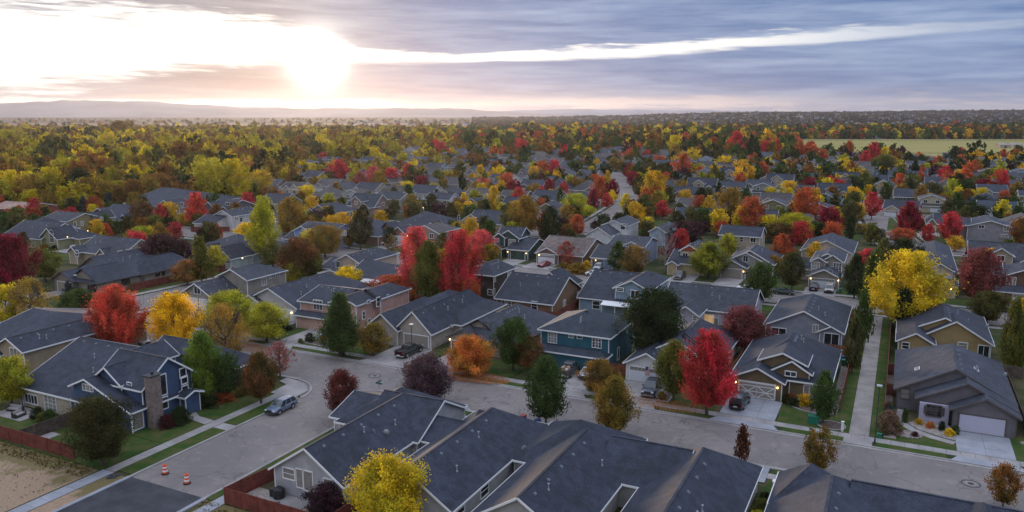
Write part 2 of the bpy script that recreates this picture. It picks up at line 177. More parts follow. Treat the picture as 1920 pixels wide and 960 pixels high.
{"label":"cream house with rust red shingled gable and dark pickup outside","col":[0.5,0.38,0.22],"wings":[[-49.5,-44,197,210,5.4,7.1,"y","gh"],[-51.5,-42,193.4,208,2.8,5.2,"x","gg"],[-51.2,-48,191.1,194,2.7,3.7,"y","gg"]],"win":[["S",-47.85,197.45,4.23,1.2,1.2,"2"]],"gar":[["S",-46,193.85,5.0,2.2,"c"]],"lamp":[],"style":"lap","trim":"w","roof":0,"door":[],"extra":[["gablepanel",-49.3,-44.2,197.3,5.5,6.9]]},
{"label":"grey gabled house with taupe garage right of the bright lime tree","col":[0.3,0.28,0.25],"wings":[[-38,-26,198,214,3.4,6.7,"y","gh"],[-37,-28.8,197.6,205,4.2,6.1,"y","gg"],[-39.4,-31.8,194,200,2.8,4.6,"y","gg"]],"win":[["S",-32.97,198.05,4.51,1.1,1.5,"2"]],"gar":[["S",-35.6,194.45,5.0,2.2,"t"]],"lamp":[["S",-32.7,194.4,1.96]],"style":"lap","trim":"w","roof":0,"door":[],"extra":[]},
{"label":"grey two-storey house with three stacked gables and two parked cars","col":[0.28,0.24,0.2],"wings":[[-17.9,-10.5,191.4,199,2.8,4.6,"y","gg"],[-17.9,-10.5,199,213,5.3,7.1,"y","gh"],[-17.9,-14,196.2,203,5.4,6.5,"y","gg"],[-15.6,-10.4,198,206,5.3,7.0,"y","gg"],[-23,-16,199.5,208,2.8,5.0,"x","gg"]],"win":[["S",-16.57,196.65,4.41,1.7,1.6,"3"],["S",-11.87,198.45,4.24,1.7,1.7,"3"]],"gar":[["S",-14.3,191.85,4.9,2.2,"w"]],"lamp":[["S",-17.01,191.8,2.19],["S",-11.03,191.8,2.24]],"style":"lap","trim":"w","roof":0,"door":[],"extra":[]},
{"label":"beige house with very wide rear gable behind the triple gable house","col":[0.47,0.4,0.34],"wings":[[-23.3,-9.8,225.8,248.5,3,6.2,"y","gh"]],"win":[["S",-20.5,226.25,2.34,1.2,1.4,"d"]],"gar":[],"lamp":[],"style":"lap","trim":"w","roof":0,"door":[],"extra":[]},
{"label":"two-storey brown and white house behind the big golden tree","col":[0.5,0.46,0.42],"wings":[[5.2,13,199,237,5.2,7.1,"y","gh"],[6.6,12.4,197.6,206,5.3,6.9,"y","gg"],[5.1,13.1,193.6,199,2.7,3.8,"x","gg"]],"win":[["S",10.61,199.05,4.12,2.0,1.3,"3"],["S",7.44,199.05,3.83,1.2,1.6,"d"]],"gar":[],"lamp":[["S",11.73,194.05,2.04]],"style":"lap","trim":"w","roof":0,"door":[],"extra":[]},
{"label":"brown two-storey house at the right edge under a pink leaved tree","col":[0.16,0.09,0.06],"wings":[[20.6,30,196,210,5.2,7.2,"y","gh"],[19.4,30,192,197,2.8,3.9,"x","gg"],[16,22,200,212,5.0,6.8,"x","gg"]],"win":[["S",23.01,196.45,4.44,1.6,1.6,"3"],["S",20.58,200.45,3.44,1.0,0.9,"d"]],"gar":[["S",25.5,192.45,4.6,2.2,"w"]],"lamp":[],"style":"lap","trim":"w","roof":0,"door":[],"extra":[]},
{"label":"wide grey two-storey house with blank side wall near the right edge","col":[0.25,0.25,0.27],"wings":[[19.4,32.4,280.6,296,5.5,7.5,"y","gg"],[14,21,284,294,5.0,7.2,"x","gg"]],"win":[["S",23.47,281.05,5.43,1.4,0.9,"2"],["S",30.1,281.05,5.36,1.3,1.8,"2"],["S",29.91,281.05,3.03,1.8,0.7,"2"]],"gar":[],"lamp":[],"style":"lap","trim":"w","roof":0,"door":[],"extra":[]},
{"label":"olive house with lamp lit twin garage on the right side street","col":[0.27,0.22,0.13],"wings":[[8.8,12.4,301,315,2.8,4.9,"y","gg"],[11,19,303,316,2.8,6.0,"x","gh"]],"win":[],"gar":[["S",10.6,301.45,2.6,2.1,"b"]],"lamp":[["S",9.16,301.4,2.65],["S",12.45,301.4,1.76]],"style":"lap","trim":"w","roof":0,"door":[],"extra":[]},
{"label":"taupe two-storey house with row of small high windows","col":[0.27,0.245,0.21],"wings":[[-133,-123.3,113,128,3.0,5.7,"y","gg"],[-130.3,-121.1,120.5,133,5.5,7.5,"y","gh"],[-135,-128,124,136,3,5.5,"x","gg"]],"win":[["S",-127.83,113.45,4.22,1.7,1.5,"2"],["E",-121.55,125.84,4.22,1.3,1.5,"2"],["E",-121.55,127.66,4.82,0.6,0.6,"d"],["E",-121.55,128.98,4.93,0.6,0.6,"d"],["E",-121.55,130.32,5.04,0.6,0.6,"d"]],"gar":[["S",-129.9,113.45,3.6,2.3,"w"],["S",-125.8,113.45,3.2,2.3,"w"]],"lamp":[],"style":"lap","trim":"w","roof":0,"door":[],"extra":[]},
{"label":"cream house with low side roof behind the round yellow tree","col":[0.47,0.38,0.3],"wings":[[-121.6,-113.6,149.2,165.5,4.8,6.7,"y","gh"],[-126,-118,149,160,2.8,4.6,"x","gg"],[-113.6,-103,143.6,158,2.8,5.6,"x","gh"],[-122,-114,143.6,150,2.8,3.8,"y","gg"]],"win":[["S",-120.34,149.65,3.97,1.1,1.5,"2"],["S",-114.63,149.65,3.93,1.0,1.4,"d"],["E",-114.05,150.97,3.88,1.0,1.0,"d"]],"gar":[],"lamp":[],"style":"lap","trim":"w","roof":0,"door":[],"extra":[["awning",-108.5,-103.5,141,143.6,2.4]]},
{"label":"sky blue two-storey house with white gable rakes","col":[0.24,0.34,0.55],"wings":[[-163,-149,182,196,5.2,7.2,"x","gg"],[-162.8,-156,181.4,190,5.2,6.8,"y","gg"],[-157,-149,181.6,190,5.2,6.6,"y","gg"],[-166,-158,180,190,2.8,4.6,"x","gg"]],"win":[["S",-157.75,181.85,4.15,1.0,1.4,"d"],["S",-144.0,182.05,5.68,1.6,1.2,"3"]],"gar":[["S",-152,182.45,4.6,2.2,"l"]],"lamp":[],"style":"lap","trim":"w","roof":0,"door":[],"extra":[]},
{"label":"brick house with two steep little front gables","col":[0.25,0.14,0.1],"wings":[[-157,-142,196,216,2.8,6.8,"x","gh"],[-146.6,-141.8,203,209,3.6,6.1,"y","gg"],[-142,-136.6,202.4,209,3.2,5.2,"y","gg"]],"win":[["S",-142.18,203.45,1.2,1.0,1.3,"d"]],"gar":[["S",-139.3,202.85,3.6,2.2,"w"]],"lamp":[["S",-135.92,202.8,2.57]],"style":"lap","trim":"w","roof":0,"door":[],"extra":[]},
{"label":"dark house with tall hipped roof behind the coral red tree","col":[0.22,0.17,0.14],"wings":[[-152,-134.5,213,238,2.8,7.4,"x","hh"],[-136.5,-132.5,214,220,3.2,5.4,"y","gg"]],"win":[["S",-137.68,213.45,1.84,1.6,1.2,"d"]],"gar":[],"lamp":[],"style":"lap","trim":"w","roof":0,"door":[],"extra":[]},
{"label":"cream gabled house between coral and yellow trees","col":[0.44,0.36,0.24],"wings":[[-134,-125.5,232,246,3.6,6.4,"y","gg"],[-134,-118,236,250,2.8,6.6,"x","gh"],[-129,-124.3,228,236,3.0,5.3,"y","gg"],[-136,-125,226.8,234,2.7,3.8,"x","gg"]],"win":[["S",-134.71,232.45,4.81,0.8,1.6,"d"]],"gar":[],"lamp":[["S",-132.14,227.2,1.79]],"style":"lap","trim":"w","roof":0,"door":[],"extra":[]},
{"label":"long dark single storey house with brown shingled gables","col":[0.25,0.22,0.18],"wings":[[-173,-158,112.5,138,2.8,6.6,"y","hh"],[-172.4,-164.5,111.7,118,2.7,4.8,"y","gg"],[-168,-158.4,113,122,2.8,5.7,"y","gg"],[-176,-166,121,135,3.4,6.4,"y","gg"],[-165,-157,124,140,2.8,6.0,"y","hh"]],"win":[["E",-157.6,120.32,1.99,2.2,1.8,"3"],["E",-158.0,111.47,1.98,1.8,1.8,"3"],["E",-157.5,128.31,2.29,1.2,1.1,"d"],["E",-157.5,129.98,2.12,0.8,1.0,"d"]],"gar":[["S",-168.4,112.15,4.4,2.2,"t"]],"lamp":[],"style":"lap","trim":"d","roof":0,"door":[],"extra":[]},
{"label":"beige house with shingled side gable and small high windows","col":[0.36,0.29,0.21],"wings":[[-199,-181,136.5,150,3.2,6.8,"x","gg"],[-200,-196,134.8,141,3.2,4.8,"y","gg"],[-190,-186,136,142,3,4.8,"y","gg"]],"win":[["E",-181.45,136.92,4.1,1.2,0.9,"2"],["E",-181.45,139.65,4.24,1.6,0.7,"2"],["E",-181.45,143.57,3.91,1.2,1.1,"d"],["S",-196.41,135.25,3.05,1.2,1.6,"2"]],"gar":[],"lamp":[],"style":"lap","trim":"w","roof":0,"door":[],"extra":[]},
{"label":"olive house with tall arched gable window","col":[0.27,0.26,0.15],"wings":[[-247,-228,146,162,3,6.9,"x","gg"],[-230.5,-222,147,155,3.2,6.4,"y","gg"],[-250,-238,150,166,3.4,7.6,"x","hh"],[-227,-219,152,160,2.9,5,"x","gh"]],"win":[["E",-228.2,149.43,2.7,1.8,2.6,"a"],["S",-224.87,147.45,3.54,1.9,2.6,"a"]],"gar":[],"lamp":[["E",-219.5,148.67,4.06]],"style":"lap","trim":"w","roof":0,"door":[],"extra":[]},
{"label":"olive gold two-storey house left of the red clapboard house","col":[0.33,0.27,0.14],"wings":[[-254,-240,163,176,5.5,7.6,"x","gg"],[-244,-239,171.5,180,5.2,7.6,"y","gg"],[-249,-240,162.5,165,2.8,3.5,"x","gg"]],"win":[["S",-236.7,163.45,4.96,1,1.2,"d"],["S",-233.28,163.45,5.34,1,1.2,"d"],["S",-235.29,171.95,5.4,1.4,1.7,"2"]],"gar":[["S",-244,163.05,4.8,2.3,"o"]],"lamp":[["S",-236.0,163,1.95],["S",-230.15,163,3.2]],"style":"lap","trim":"w","roof":0,"door":[],"extra":[]},
{"label":"red clapboard house with three small white gables","col":[0.28,0.06,0.045],"wings":[[-262,-245,184,200,3,7.0,"y","gg"],[-262,-244,190,204,3,6.8,"x","gh"],[-247.6,-243.5,187.5,193,3,4.8,"y","gg"],[-251,-246,193,198,3.4,6,"y","gg"]],"win":[["S",-236.26,184.45,2.73,1.2,1.4,"2"]],"gar":[],"lamp":[],"style":"lap","trim":"w","roof":0,"door":[],"extra":[]},
{"label":"grey roofed house with green gables behind the conical olive tree","col":[0.36,0.42,0.4],"wings":[[-176,-154,150,174,2.8,6.8,"x","hh"],[-162.5,-156.5,149,158,3,5.4,"y","gg"],[-158.4,-153.4,147.4,156,2.8,4.8,"y","gg"],[-168,-164,150,156,3.6,5.2,"y","gg"]],"win":[],"gar":[["S",-156,147.85,4.2,2.2,"w"]],"lamp":[["S",-157.44,147.8,1.99],["S",-149.53,147.8,3.48]],"style":"lap","trim":"w","roof":0,"door":[],"extra":[]},
{"label":"white two-storey house with shuttered window","col":[0.6,0.58,0.57],"wings":[[-214,-205,199,212,5.0,7.0,"y","gg"],[-217.5,-208,193,206,2.8,5.2,"x","gg"]],"win":[["S",-203.37,199.45,4.35,1.8,1.4,"2"],["E",-205.45,203.43,3.38,1.2,1.3,"d"]],"gar":[],"lamp":[],"style":"lap","trim":"w","roof":0,"door":[],"extra":[]},
{"label":"navy gabled single storey house behind the white shuttered house","col":[0.12,0.12,0.15],"wings":[[-244,-232,222,240,3.2,6.4,"x","gg"],[-244,-236,221,232,3.2,6.2,"y","gg"],[-236,-230,222,230,3,4.6,"y","gg"]],"win":[["S",-229.98,221.45,5.92,2.0,0.9,"2"]],"gar":[],"lamp":[],"style":"lap","trim":"w","roof":0,"door":[],"extra":[]},
{"label":"large grey roofed house left of the scarlet round tree","col":[0.4,0.34,0.27],"wings":[[-290,-262,222,262,3,8.0,"x","gh"],[-268,-258,220,230,3,5.8,"y","gg"],[-262,-257,222,228,2.8,4.6,"y","gg"]],"win":[["S",-253.47,220.45,4.64,1.6,1.3,"2"]],"gar":[["S",-261.5,220.45,4.6,2.2,"w"]],"lamp":[["S",-256.76,220.4,0.86],["S",-251.97,220.4,1.55]],"style":"lap","trim":"w","roof":0,"door":[],"extra":[]},
{"label":"brown brick two-storey house with pair of white windows far left of centre","col":[0.17,0.09,0.07],"wings":[[-296,-281,284,298,5,7.4,"x","gg"],[-292,-286,282,290,5,6.8,"y","gg"],[-286,-281,283,290,4.8,6.3,"y","gg"],[-283,-274,290,300,2.8,5.4,"y","gg"]],"win":[["S",-284.02,282.45,4.2,2,1.6,"2"],["S",-279.89,283.45,4.29,1.8,1.8,"2"]],"gar":[],"lamp":[["S",-291.21,282.4,0.28],["S",-284.94,282.4,0.83]],"style":"lap","trim":"w","roof":0,"door":[],"extra":[]},
{"label":"pale blue gabled house behind the large grey roofed house","col":[0.3,0.38,0.45],"wings":[[-304,-286,276,292,4.6,7.2,"x","hh"],[-296,-290,274,282,4,6.4,"y","gg"],[-290,-286,275,282,4,5.8,"y","gg"]],"win":[["S",-291.46,274.45,2.54,1.4,1.8,"d"],["S",-288.35,275.45,2.84,1.2,1.4,"d"]],"gar":[],"lamp":[],"style":"lap","trim":"w","roof":0,"door":[],"extra":[]}]
AUTO=[
[24.5,234.1,1,"D","tan","tan two-storey house with wide roof beyond the right edge brown house"],
[-40.0,232.9,1,"C","cream","cream two-storey house with long ridge beyond the taupe garage house"],
[-124.0,200.3,0,"E","taupe","taupe narrow two-storey house in front of the tall hipped roof house"],
[-186.0,200.8,0,"C","grey","grey two-storey house with long ridge just right of the white shuttered house"],
[-28.0,283.5,0,"B","tan","tan single storey house with front gable beyond the wide beige gable house"],
[38.0,316.5,1,"B","taupe","taupe single storey house with front gable just right of the blank walled grey house"],
[-44.0,286.8,0,"A","tan","tan house with a side-on gable roof beyond the taupe garage house"],
[-112.99,260.3,0,"B","grey","grey single storey house with front gable beyond the dark green house"],
[-66.5,287.6,0,"G","taupe","taupe lit garage house with low roof just right of the pale blue gable house"],
[-27.0,318.6,1,"E","dark grey","dark grey narrow two-storey house beyond the wide beige gable house"],
[-195.8,241.4,0,"B","taupe","taupe single storey house with front gable beyond the sky blue house"],
[-43.0,318.8,1,"E","olive","olive narrow two-storey house beyond the wide beige gable house"],
[51.5,366.5,0,"B","grey","grey single storey house with front gable just right of the blank walled grey house"],
[-59.0,315.5,1,"A","white","white house with a side-on gable roof just right of the pale blue gable house"],
[-122.0,284.7,0,"B","olive","olive single storey house with front gable just left of the curving road"],
[1.32,347.7,0,"A","cream","cream house with a side-on gable roof just left of the lamp lit olive house"],
[-311.31,194.4,0,"S","brick red","brick red long low barn beyond the arched gable olive house"],
[35.0,366.5,0,"G","cream","cream lit garage house with low roof beyond the blank walled grey house"],
[-74.0,317.0,1,"A","olive","olive house with a side-on gable roof beyond the pale blue gable house"],
[-137.5,286.6,0,"A","beige","beige house with a side-on gable roof just right of the cream gabled house"],
[-194.93,261.6,0,"D","rose brown","rose brown two-storey house with wide roof beyond the steep brick gables house"],
[-167.94,276.8,0,"C","white","white two-storey house with long ridge beyond the tall hipped roof house"],
[-153.5,284.7,0,"B","dark grey","dark grey single storey house with front gable beyond the cream gabled house"],
[12.0,370.7,0,"E","cream","cream narrow two-storey house beyond the lamp lit olive house"],
[-188.46,272.5,0,"C","grey","grey two-storey house with long ridge beyond the tall hipped roof house"],
[-235.99,255.7,0,"A","tan","nearest tan house with a side-on gable roof just right of the brown brick two-storey house"],
[33.08,389.1,0,"H","grey","grey house under a big hipped roof beyond the blank walled grey house"],
[51.5,401.1,1,"C","olive","olive two-storey house with long ridge beyond the blank walled grey house"],
[-122.5,317.3,1,"B","taupe","taupe single storey house with front gable just left of the curving road"],
[-47.48,354.6,0,"A","cream","cream house with a side-on gable roof beyond the wide beige gable house"],
[-28.0,368.0,0,"B","pale blue","pale blue single storey house with front gable beyond the wide beige gable house"],
[-163.86,303.5,0,"C","white","nearest white two-storey house with long ridge beyond the cream gabled house"],
[-199.5,286.0,0,"A","white","nearest white house with a side-on gable roof beyond the tall hipped roof house"],
[-138.5,318.1,1,"A","pale grey","pale grey house with a side-on gable roof just left of the curving road"],
[-215.0,284.2,0,"E","pale grey","pale grey narrow two-storey house beyond the steep brick gables house"],
[-154.0,317.2,1,"A","olive","nearest olive house with a side-on gable roof beyond the cream gabled house"],
[-231.0,283.7,0,"H","grey","grey house under a big hipped roof beyond the sky blue house"],
[4.5,401.8,1,"G","dark grey","dark grey lit garage house with low roof beyond the lamp lit olive house"],
[-75.0,369.0,0,"A","grey","grey house with a side-on gable roof beyond the pale blue gable house"],
[-185.5,314.9,1,"B","cream","cream single storey house with front gable beyond the cream gabled house"],
[-349.92,234.7,0,"W","white","white small cottage beyond the olive gold house"],
[-252.36,285.2,0,"T","cream","cream two-storey house with three small gables just right of the brown brick two-storey house"],
[-89.11,366.1,0,"A","dark grey","dark grey house with a side-on gable roof just right of the curving road"],
[-28.0,400.8,1,"D","tan","nearest tan two-storey house with wide roof beyond the wide beige gable house"],
[-201.5,317.3,1,"A","white","farther white house with a side-on gable roof beyond the tall hipped roof house"],
[-43.0,398.0,1,"A","beige","beige house with a side-on gable roof beyond the wide beige gable house"],
[66.5,452.6,0,"B","grey","grey single storey house with front gable beyond the blank walled grey house"],
[-216.5,315.8,1,"G","olive","olive lit garage house with low roof beyond the tall hipped roof house"],
[39.65,444.8,0,"A","grey","nearest grey house with a side-on gable roof beyond the blank walled grey house"],
[-376.38,240.6,0,"S","white","white long low barn beyond the olive gold house"],
[-59.0,398.0,1,"E","grey","grey narrow two-storey house just right of the pale blue gable house"],
[-233.0,316.3,1,"A","tan","tan house with a side-on gable roof beyond the steep brick gables house"],
[-138.5,367.3,0,"H","taupe","taupe house under a big hipped roof beyond the curving road"],
[-74.5,400.3,1,"A","dark grey","dark grey house with a side-on gable roof beyond the pale blue gable house"],
[-248.5,317.2,1,"B","pale blue","pale blue single storey house with front gable beyond the steep brick gables house"],
[20.0,450.2,0,"H","dark grey","dark grey house under a big hipped roof beyond the lamp lit olive house"],
[-154.0,367.1,0,"H","cream","cream house under a big hipped roof just left of the curving road"],
[-90.0,400.8,1,"D","tan","tan two-storey house with wide roof beyond the pale blue gable house"],
[-106.0,399.7,1,"A","taupe","nearest taupe house with a side-on gable roof beyond the curving road"],
[65.0,484.1,1,"D","tan","tan two-storey house with wide roof beyond the blank walled grey house"],
[-65.4,421.5,0,"A","dark grey","dark grey house with a side-on gable roof just right of the pale blue gable house"],
[-169.47,370.3,0,"A","dark grey","nearest dark grey house with a side-on gable roof beyond the cream gabled house"],
[-7.77,450.9,0,"B","gold","gold single storey house with front gable beyond the lamp lit olive house"],
[49.5,482.3,1,"A","pale blue","pale blue house with a side-on gable roof beyond the blank walled grey house"],
[-266.93,328.5,0,"A","pale grey","pale grey house with a side-on gable roof just right of the brown brick two-storey house"],
[-294.0,315.2,1,"A","beige","beige house with a side-on gable roof just right of the brown brick two-storey house"],
[-23.93,448.1,0,"A","tan","fifth tan house with a side-on gable roof in front of the far open field"],
[-185.5,369.4,0,"A","beige","nearest beige house with a side-on gable roof beyond the cream gabled house"],
[-200.5,366.5,0,"B","tan","nearest tan single storey house with front gable beyond the cream gabled house"],
[33.0,484.7,1,"B","tan","tan single storey house with front gable beyond the lamp lit olive house"],
[-310.5,318.0,1,"A","olive","olive house with a side-on gable roof beyond the brown brick two-storey house"],
[-216.0,367.3,0,"A","pale grey","pale grey house with a side-on gable roof beyond the cream gabled house"],
[-81.43,433.6,0,"B","sage green","sage green single storey house with front gable beyond the pale blue gable house"],
[18.0,483.9,1,"A","taupe","taupe house with a side-on gable roof beyond the lamp lit olive house"],
[-326.0,315.8,1,"E","grey","grey narrow two-storey house beyond the pale blue gabled house"],
[-154.5,400.9,1,"A","cream","nearest cream house with a side-on gable roof beyond the curving road"],
[-232.0,367.6,0,"B","olive","olive single storey house with front gable beyond the tall hipped roof house"],
[-170.5,398.1,1,"B","dark grey","dark grey single storey house with front gable just left of the curving road"],
[-59.5,453.2,0,"D","tan","farther tan two-storey house with wide roof beyond the wide beige gable house"],
[-189.62,391.9,0,"E","white","white narrow two-storey house beyond the cream gabled house"],
[3.17,488.7,0,"B","tan","tan single storey house with front gable in front of the far open field"],
[-252.14,363.1,0,"H","tan","tan house under a big hipped roof beyond the tall hipped roof house"],
[-12.5,483.8,1,"A","grey","grey house with a side-on gable roof in front of the far open field"],
[-112.59,438.8,0,"H","dark grey","dark grey house under a big hipped roof beyond the curving road"],
[-27.5,484.3,1,"D","tan","tan two-storey house with wide roof in front of the far open field"],
[-202.5,398.5,1,"A","olive","farther olive house with a side-on gable roof beyond the cream gabled house"],
[-279.5,366.6,0,"D","tan","tan two-storey house with wide roof beyond the steep brick gables house"],
[-43.0,483.6,1,"G","olive","olive lit garage house with low roof just left of the far open field"],
[58.02,540.3,0,"A","grey","farther grey house with a side-on gable roof beyond the blank walled grey house"],
[-295.5,367.3,0,"B","pale blue","pale blue single storey house with front gable just right of the brown brick two-storey house"],
[-224.45,402.3,0,"B","tan","farther tan single storey house with front gable beyond the cream gabled house"],
[-66.76,479.9,0,"B","tan","third tan single storey house with front gable just left of the far open field"],
[-165.49,431.4,0,"H","grey","grey house under a big hipped roof beyond the curving road"],
[39.0,532.8,0,"A","cream","cream house with a side-on gable roof just right of the far open field"],
[-249.5,398.4,1,"E","grey","grey narrow two-storey house beyond the tall hipped roof house"],
[-311.5,369.3,0,"A","pale blue","pale blue house with a side-on gable roof just right of the brown brick two-storey house"],
[22.5,535.1,0,"B","dark grey","dark grey single storey house with front gable in front of the far open field"],
[-91.0,483.5,1,"D","grey","grey two-storey house with wide roof beyond the pale blue gable house"],
[7.5,532.8,0,"A","cream","cream house with a side-on gable roof in front of the far open field"],
[79.0,568.3,1,"E","grey","grey narrow two-storey house beyond the blank walled grey house"],
[-327.0,368.7,0,"B","white","white single storey house with front gable just right of the brown brick two-storey house"],
[-264.5,401.3,1,"B","tan","nearest tan single storey house with front gable beyond the tall hipped roof house"],
[-169.0,449.5,0,"A","pale grey","pale grey house with a side-on gable roof beyond the curving road"],
[-343.0,366.5,0,"B","beige","beige single storey house with front gable beyond the brown brick two-storey house"],
[64.0,566.8,1,"E","pale blue","pale blue narrow two-storey house beyond the blank walled grey house"],
[-106.0,483.5,1,"E","pale blue","pale blue narrow two-storey house just right of the curving road"],
[-9.0,533.4,0,"A","tan","fourth tan house with a side-on gable roof in front of the far open field"],
[-280.5,400.9,1,"A","taupe","taupe house with a side-on gable roof beyond the tall hipped roof house"],
[-203.8,439.9,0,"A","dark grey","farther dark grey house with a side-on gable roof beyond the cream gabled house"],
[-184.0,450.3,0,"B","pale grey","nearest pale grey single storey house with front gable beyond the curving road"],
[-37.36,522.9,0,"B","tan","second tan single storey house with front gable just left of the far open field"],
[47.5,565.1,1,"E","grey","grey narrow two-storey house just right of the far open field"],
[-121.0,482.9,1,"B","cream","cream single storey house with front gable beyond the curving road"],
[-358.0,369.4,0,"A","pale blue","pale blue house with a side-on gable roof beyond the brown brick two-storey house"],
[-295.5,400.8,1,"B","olive","olive single storey house with front gable beyond the steep brick gables house"],
[31.0,565.0,1,"B","pale blue","pale blue single storey house with front gable in front of the far open field"],
[-137.0,483.4,1,"B","dark grey","nearest dark grey single storey house with front gable beyond the curving road"],
[-373.5,369.0,0,"A","pale grey","nearest pale grey house with a side-on gable roof beyond the brown brick two-storey house"],
[-310.5,400.8,1,"B","grey","nearest grey single storey house with front gable just right of the brown brick two-storey house"],
[15.5,564.9,1,"A","tan","third tan house with a side-on gable roof in front of the far open field"],
[-326.5,400.5,1,"A","tan","farther tan house with a side-on gable roof just right of the brown brick two-storey house"],
[-55.5,533.9,0,"B","grey","third grey single storey house with front gable just left of the far open field"],
[-229.5,452.2,0,"E","beige","beige narrow two-storey house beyond the cream gabled house"],
[0.5,566.4,1,"G","dark grey","dark grey lit garage house with low roof in front of the far open field"],
[-270.39,434.2,0,"A","grey","nearest grey house with a side-on gable roof beyond the tall hipped roof house"],
[-72.0,534.4,0,"A","tan","tan house with a side-on gable roof just left of the far open field"],
[-245.5,452.4,0,"A","cream","cream house with a side-on gable roof beyond the cream gabled house"],
[-16.0,565.5,1,"A","beige","beige house with a side-on gable roof in front of the far open field"],
[-183.0,484.3,1,"A","taupe","second taupe house with a side-on gable roof beyond the curving road"],
[-516.12,321.9,0,"E","grey","grey narrow two-storey house beyond the olive gold house"],
[87.0,619.5,0,"B","beige","beige single storey house with front gable beyond the blank walled grey house"],
[-156.02,500.1,0,"A","grey","nearest grey house with a side-on gable roof beyond the curving road"],
[-87.0,534.7,0,"H","olive","olive house under a big hipped roof beyond the pale blue gable house"],
[-349.21,406.1,0,"B","grey","second grey single storey house with front gable just right of the brown brick two-storey house"],
[-260.5,450.0,0,"C","beige","beige two-storey house with long ridge beyond the cream gabled house"],
[-199.5,481.4,1,"B","olive","olive single storey house with front gable beyond the curving road"],
[71.5,617.2,0,"C","tan","farther tan two-storey house with long ridge just right of the far open field"],
[-31.5,567.9,1,"H","white","farther white house under a big hipped roof just left of the far open field"],
[-373.5,401.5,1,"G","grey","grey lit garage house with low roof beyond the brown brick two-storey house"],
[-103.0,535.2,0,"A","taupe","taupe house with a side-on gable roof just right of the curving road"],
[-277.0,450.6,0,"C","pale blue","pale blue two-storey house with long ridge beyond the tall hipped roof house"],
[-46.5,565.4,1,"C","beige","beige two-storey house with long ridge just left of the far open field"],
[55.5,616.5,0,"C","pale grey","pale grey two-storey house with long ridge just right of the far open field"],
[-389.0,399.7,1,"A","white","white house with a side-on gable roof beyond the brown brick two-storey house"],
[-119.5,534.3,0,"D","taupe","taupe two-storey house with wide roof beyond the curving road"],
[-292.5,451.4,0,"B","tan","farther tan single storey house with front gable beyond the tall hipped roof house"],
[-63.0,564.5,1,"B","pale blue","pale blue single storey house with front gable just left of the far open field"],
[-231.0,484.8,1,"C","pale blue","pale blue two-storey house with long ridge beyond the cream gabled house"],
[-135.5,532.6,0,"A","tan","nearest tan house with a side-on gable roof beyond the curving road"],
[-404.0,401.4,1,"D","white","white two-storey house with wide roof beyond the brown brick two-storey house"],
[93.0,647.9,1,"B","dark grey","dark grey single storey house with front gable beyond the blank walled grey house"],
[-215.68,496.3,0,"A","grey","second grey house with a side-on gable roof beyond the curving road"],
[-29.11,589.1,0,"B","grey","nearest grey single storey house with front gable just left of the far open field"],
[-484.23,365.2,0,"B","grey","grey single storey house with front gable just left of the large grey roofed house"],
[-307.5,452.8,0,"D","taupe","taupe two-storey house with wide roof beyond the tall hipped roof house"],
[24.5,617.5,0,"E","grey","grey narrow two-storey house in front of the far open field"],
[-324.0,450.5,0,"A","grey","farther grey house with a side-on gable roof beyond the tall hipped roof house"],
[-150.5,536.4,0,"B","pale grey","farther pale grey single storey house with front gable beyond the curving road"],
[-93.5,566.6,1,"B","grey","second grey single storey house with front gable just left of the far open field"],
[77.0,651.3,1,"C","tan","nearest tan two-storey house with long ridge just right of the far open field"],
[8.0,618.9,0,"C","white","white two-storey house with long ridge in front of the far open field"],
[-56.52,590.1,0,"E","tan","farther tan narrow two-storey house just left of the far open field"],
[-253.81,494.0,0,"A","grey","nearest grey house with a side-on gable roof beyond the cream gabled house"],
[-79.73,579.7,0,"A","cream","farther cream house with a side-on gable roof just left of the far open field"],
[-109.5,565.1,1,"G","taupe","taupe lit garage house with low roof just right of the curving road"],
[62.0,650.3,1,"B","taupe","taupe single storey house with front gable just right of the far open field"],
[-348.31,448.5,0,"B","grey","third grey single storey house with front gable just right of the brown brick two-storey house"],
[29.69,634.5,0,"B","pale blue","pale blue single storey house with front gable just right of the far open field"],
[-277.5,483.5,1,"C","pale grey","pale grey two-storey house with long ridge beyond the cream gabled house"],
[-8.5,618.7,0,"C","tan","tan two-storey house with long ridge in front of the far open field"],
[-125.0,565.4,1,"A","taupe","third taupe house with a side-on gable roof beyond the curving road"],
[46.0,650.7,1,"B","grey","farther grey single storey house with front gable just right of the far open field"],
[-24.5,616.6,0,"A","beige","beige house with a side-on gable roof just left of the far open field"],
[-189.34,538.2,0,"B","pale blue","pale blue single storey house with front gable beyond the curving road"],
[-140.5,564.5,1,"C","tan","tan two-storey house with long ridge beyond the curving road"],
[-372.5,452.6,0,"B","beige","beige single storey house with front gable just right of the brown brick two-storey house"],
[-39.5,619.2,0,"E","grey","grey narrow two-storey house just left of the far open field"],
[-214.5,534.7,0,"G","dark grey","nearest dark grey lit garage house with low roof beyond the curving road"],
[-388.0,450.2,0,"E","pale grey","pale grey narrow two-storey house just right of the brown brick two-storey house"],
[61.66,671.6,0,"E","tan","tan narrow two-storey house just right of the far open field"],
[-292.76,498.2,0,"A","grey","farther grey house with a side-on gable roof beyond the cream gabled house"],
[10.05,648.2,0,"H","pale grey","pale grey house under a big hipped roof in front of the far open field"],
[-537.06,379.0,0,"B","grey","grey single storey house with front gable beyond the red clapboard house"],
[-320.28,485.7,0,"B","pale grey","pale grey single storey house with front gable beyond the tall hipped roof house"],
[-157.0,568.2,1,"A","beige","nearest beige house with a side-on gable roof beyond the curving road"],
[-55.0,619.0,0,"G","cream","cream lit garage house with low roof just left of the far open field"],
[-231.0,533.2,0,"A","pale blue","pale blue house with a side-on gable roof beyond the curving road"],
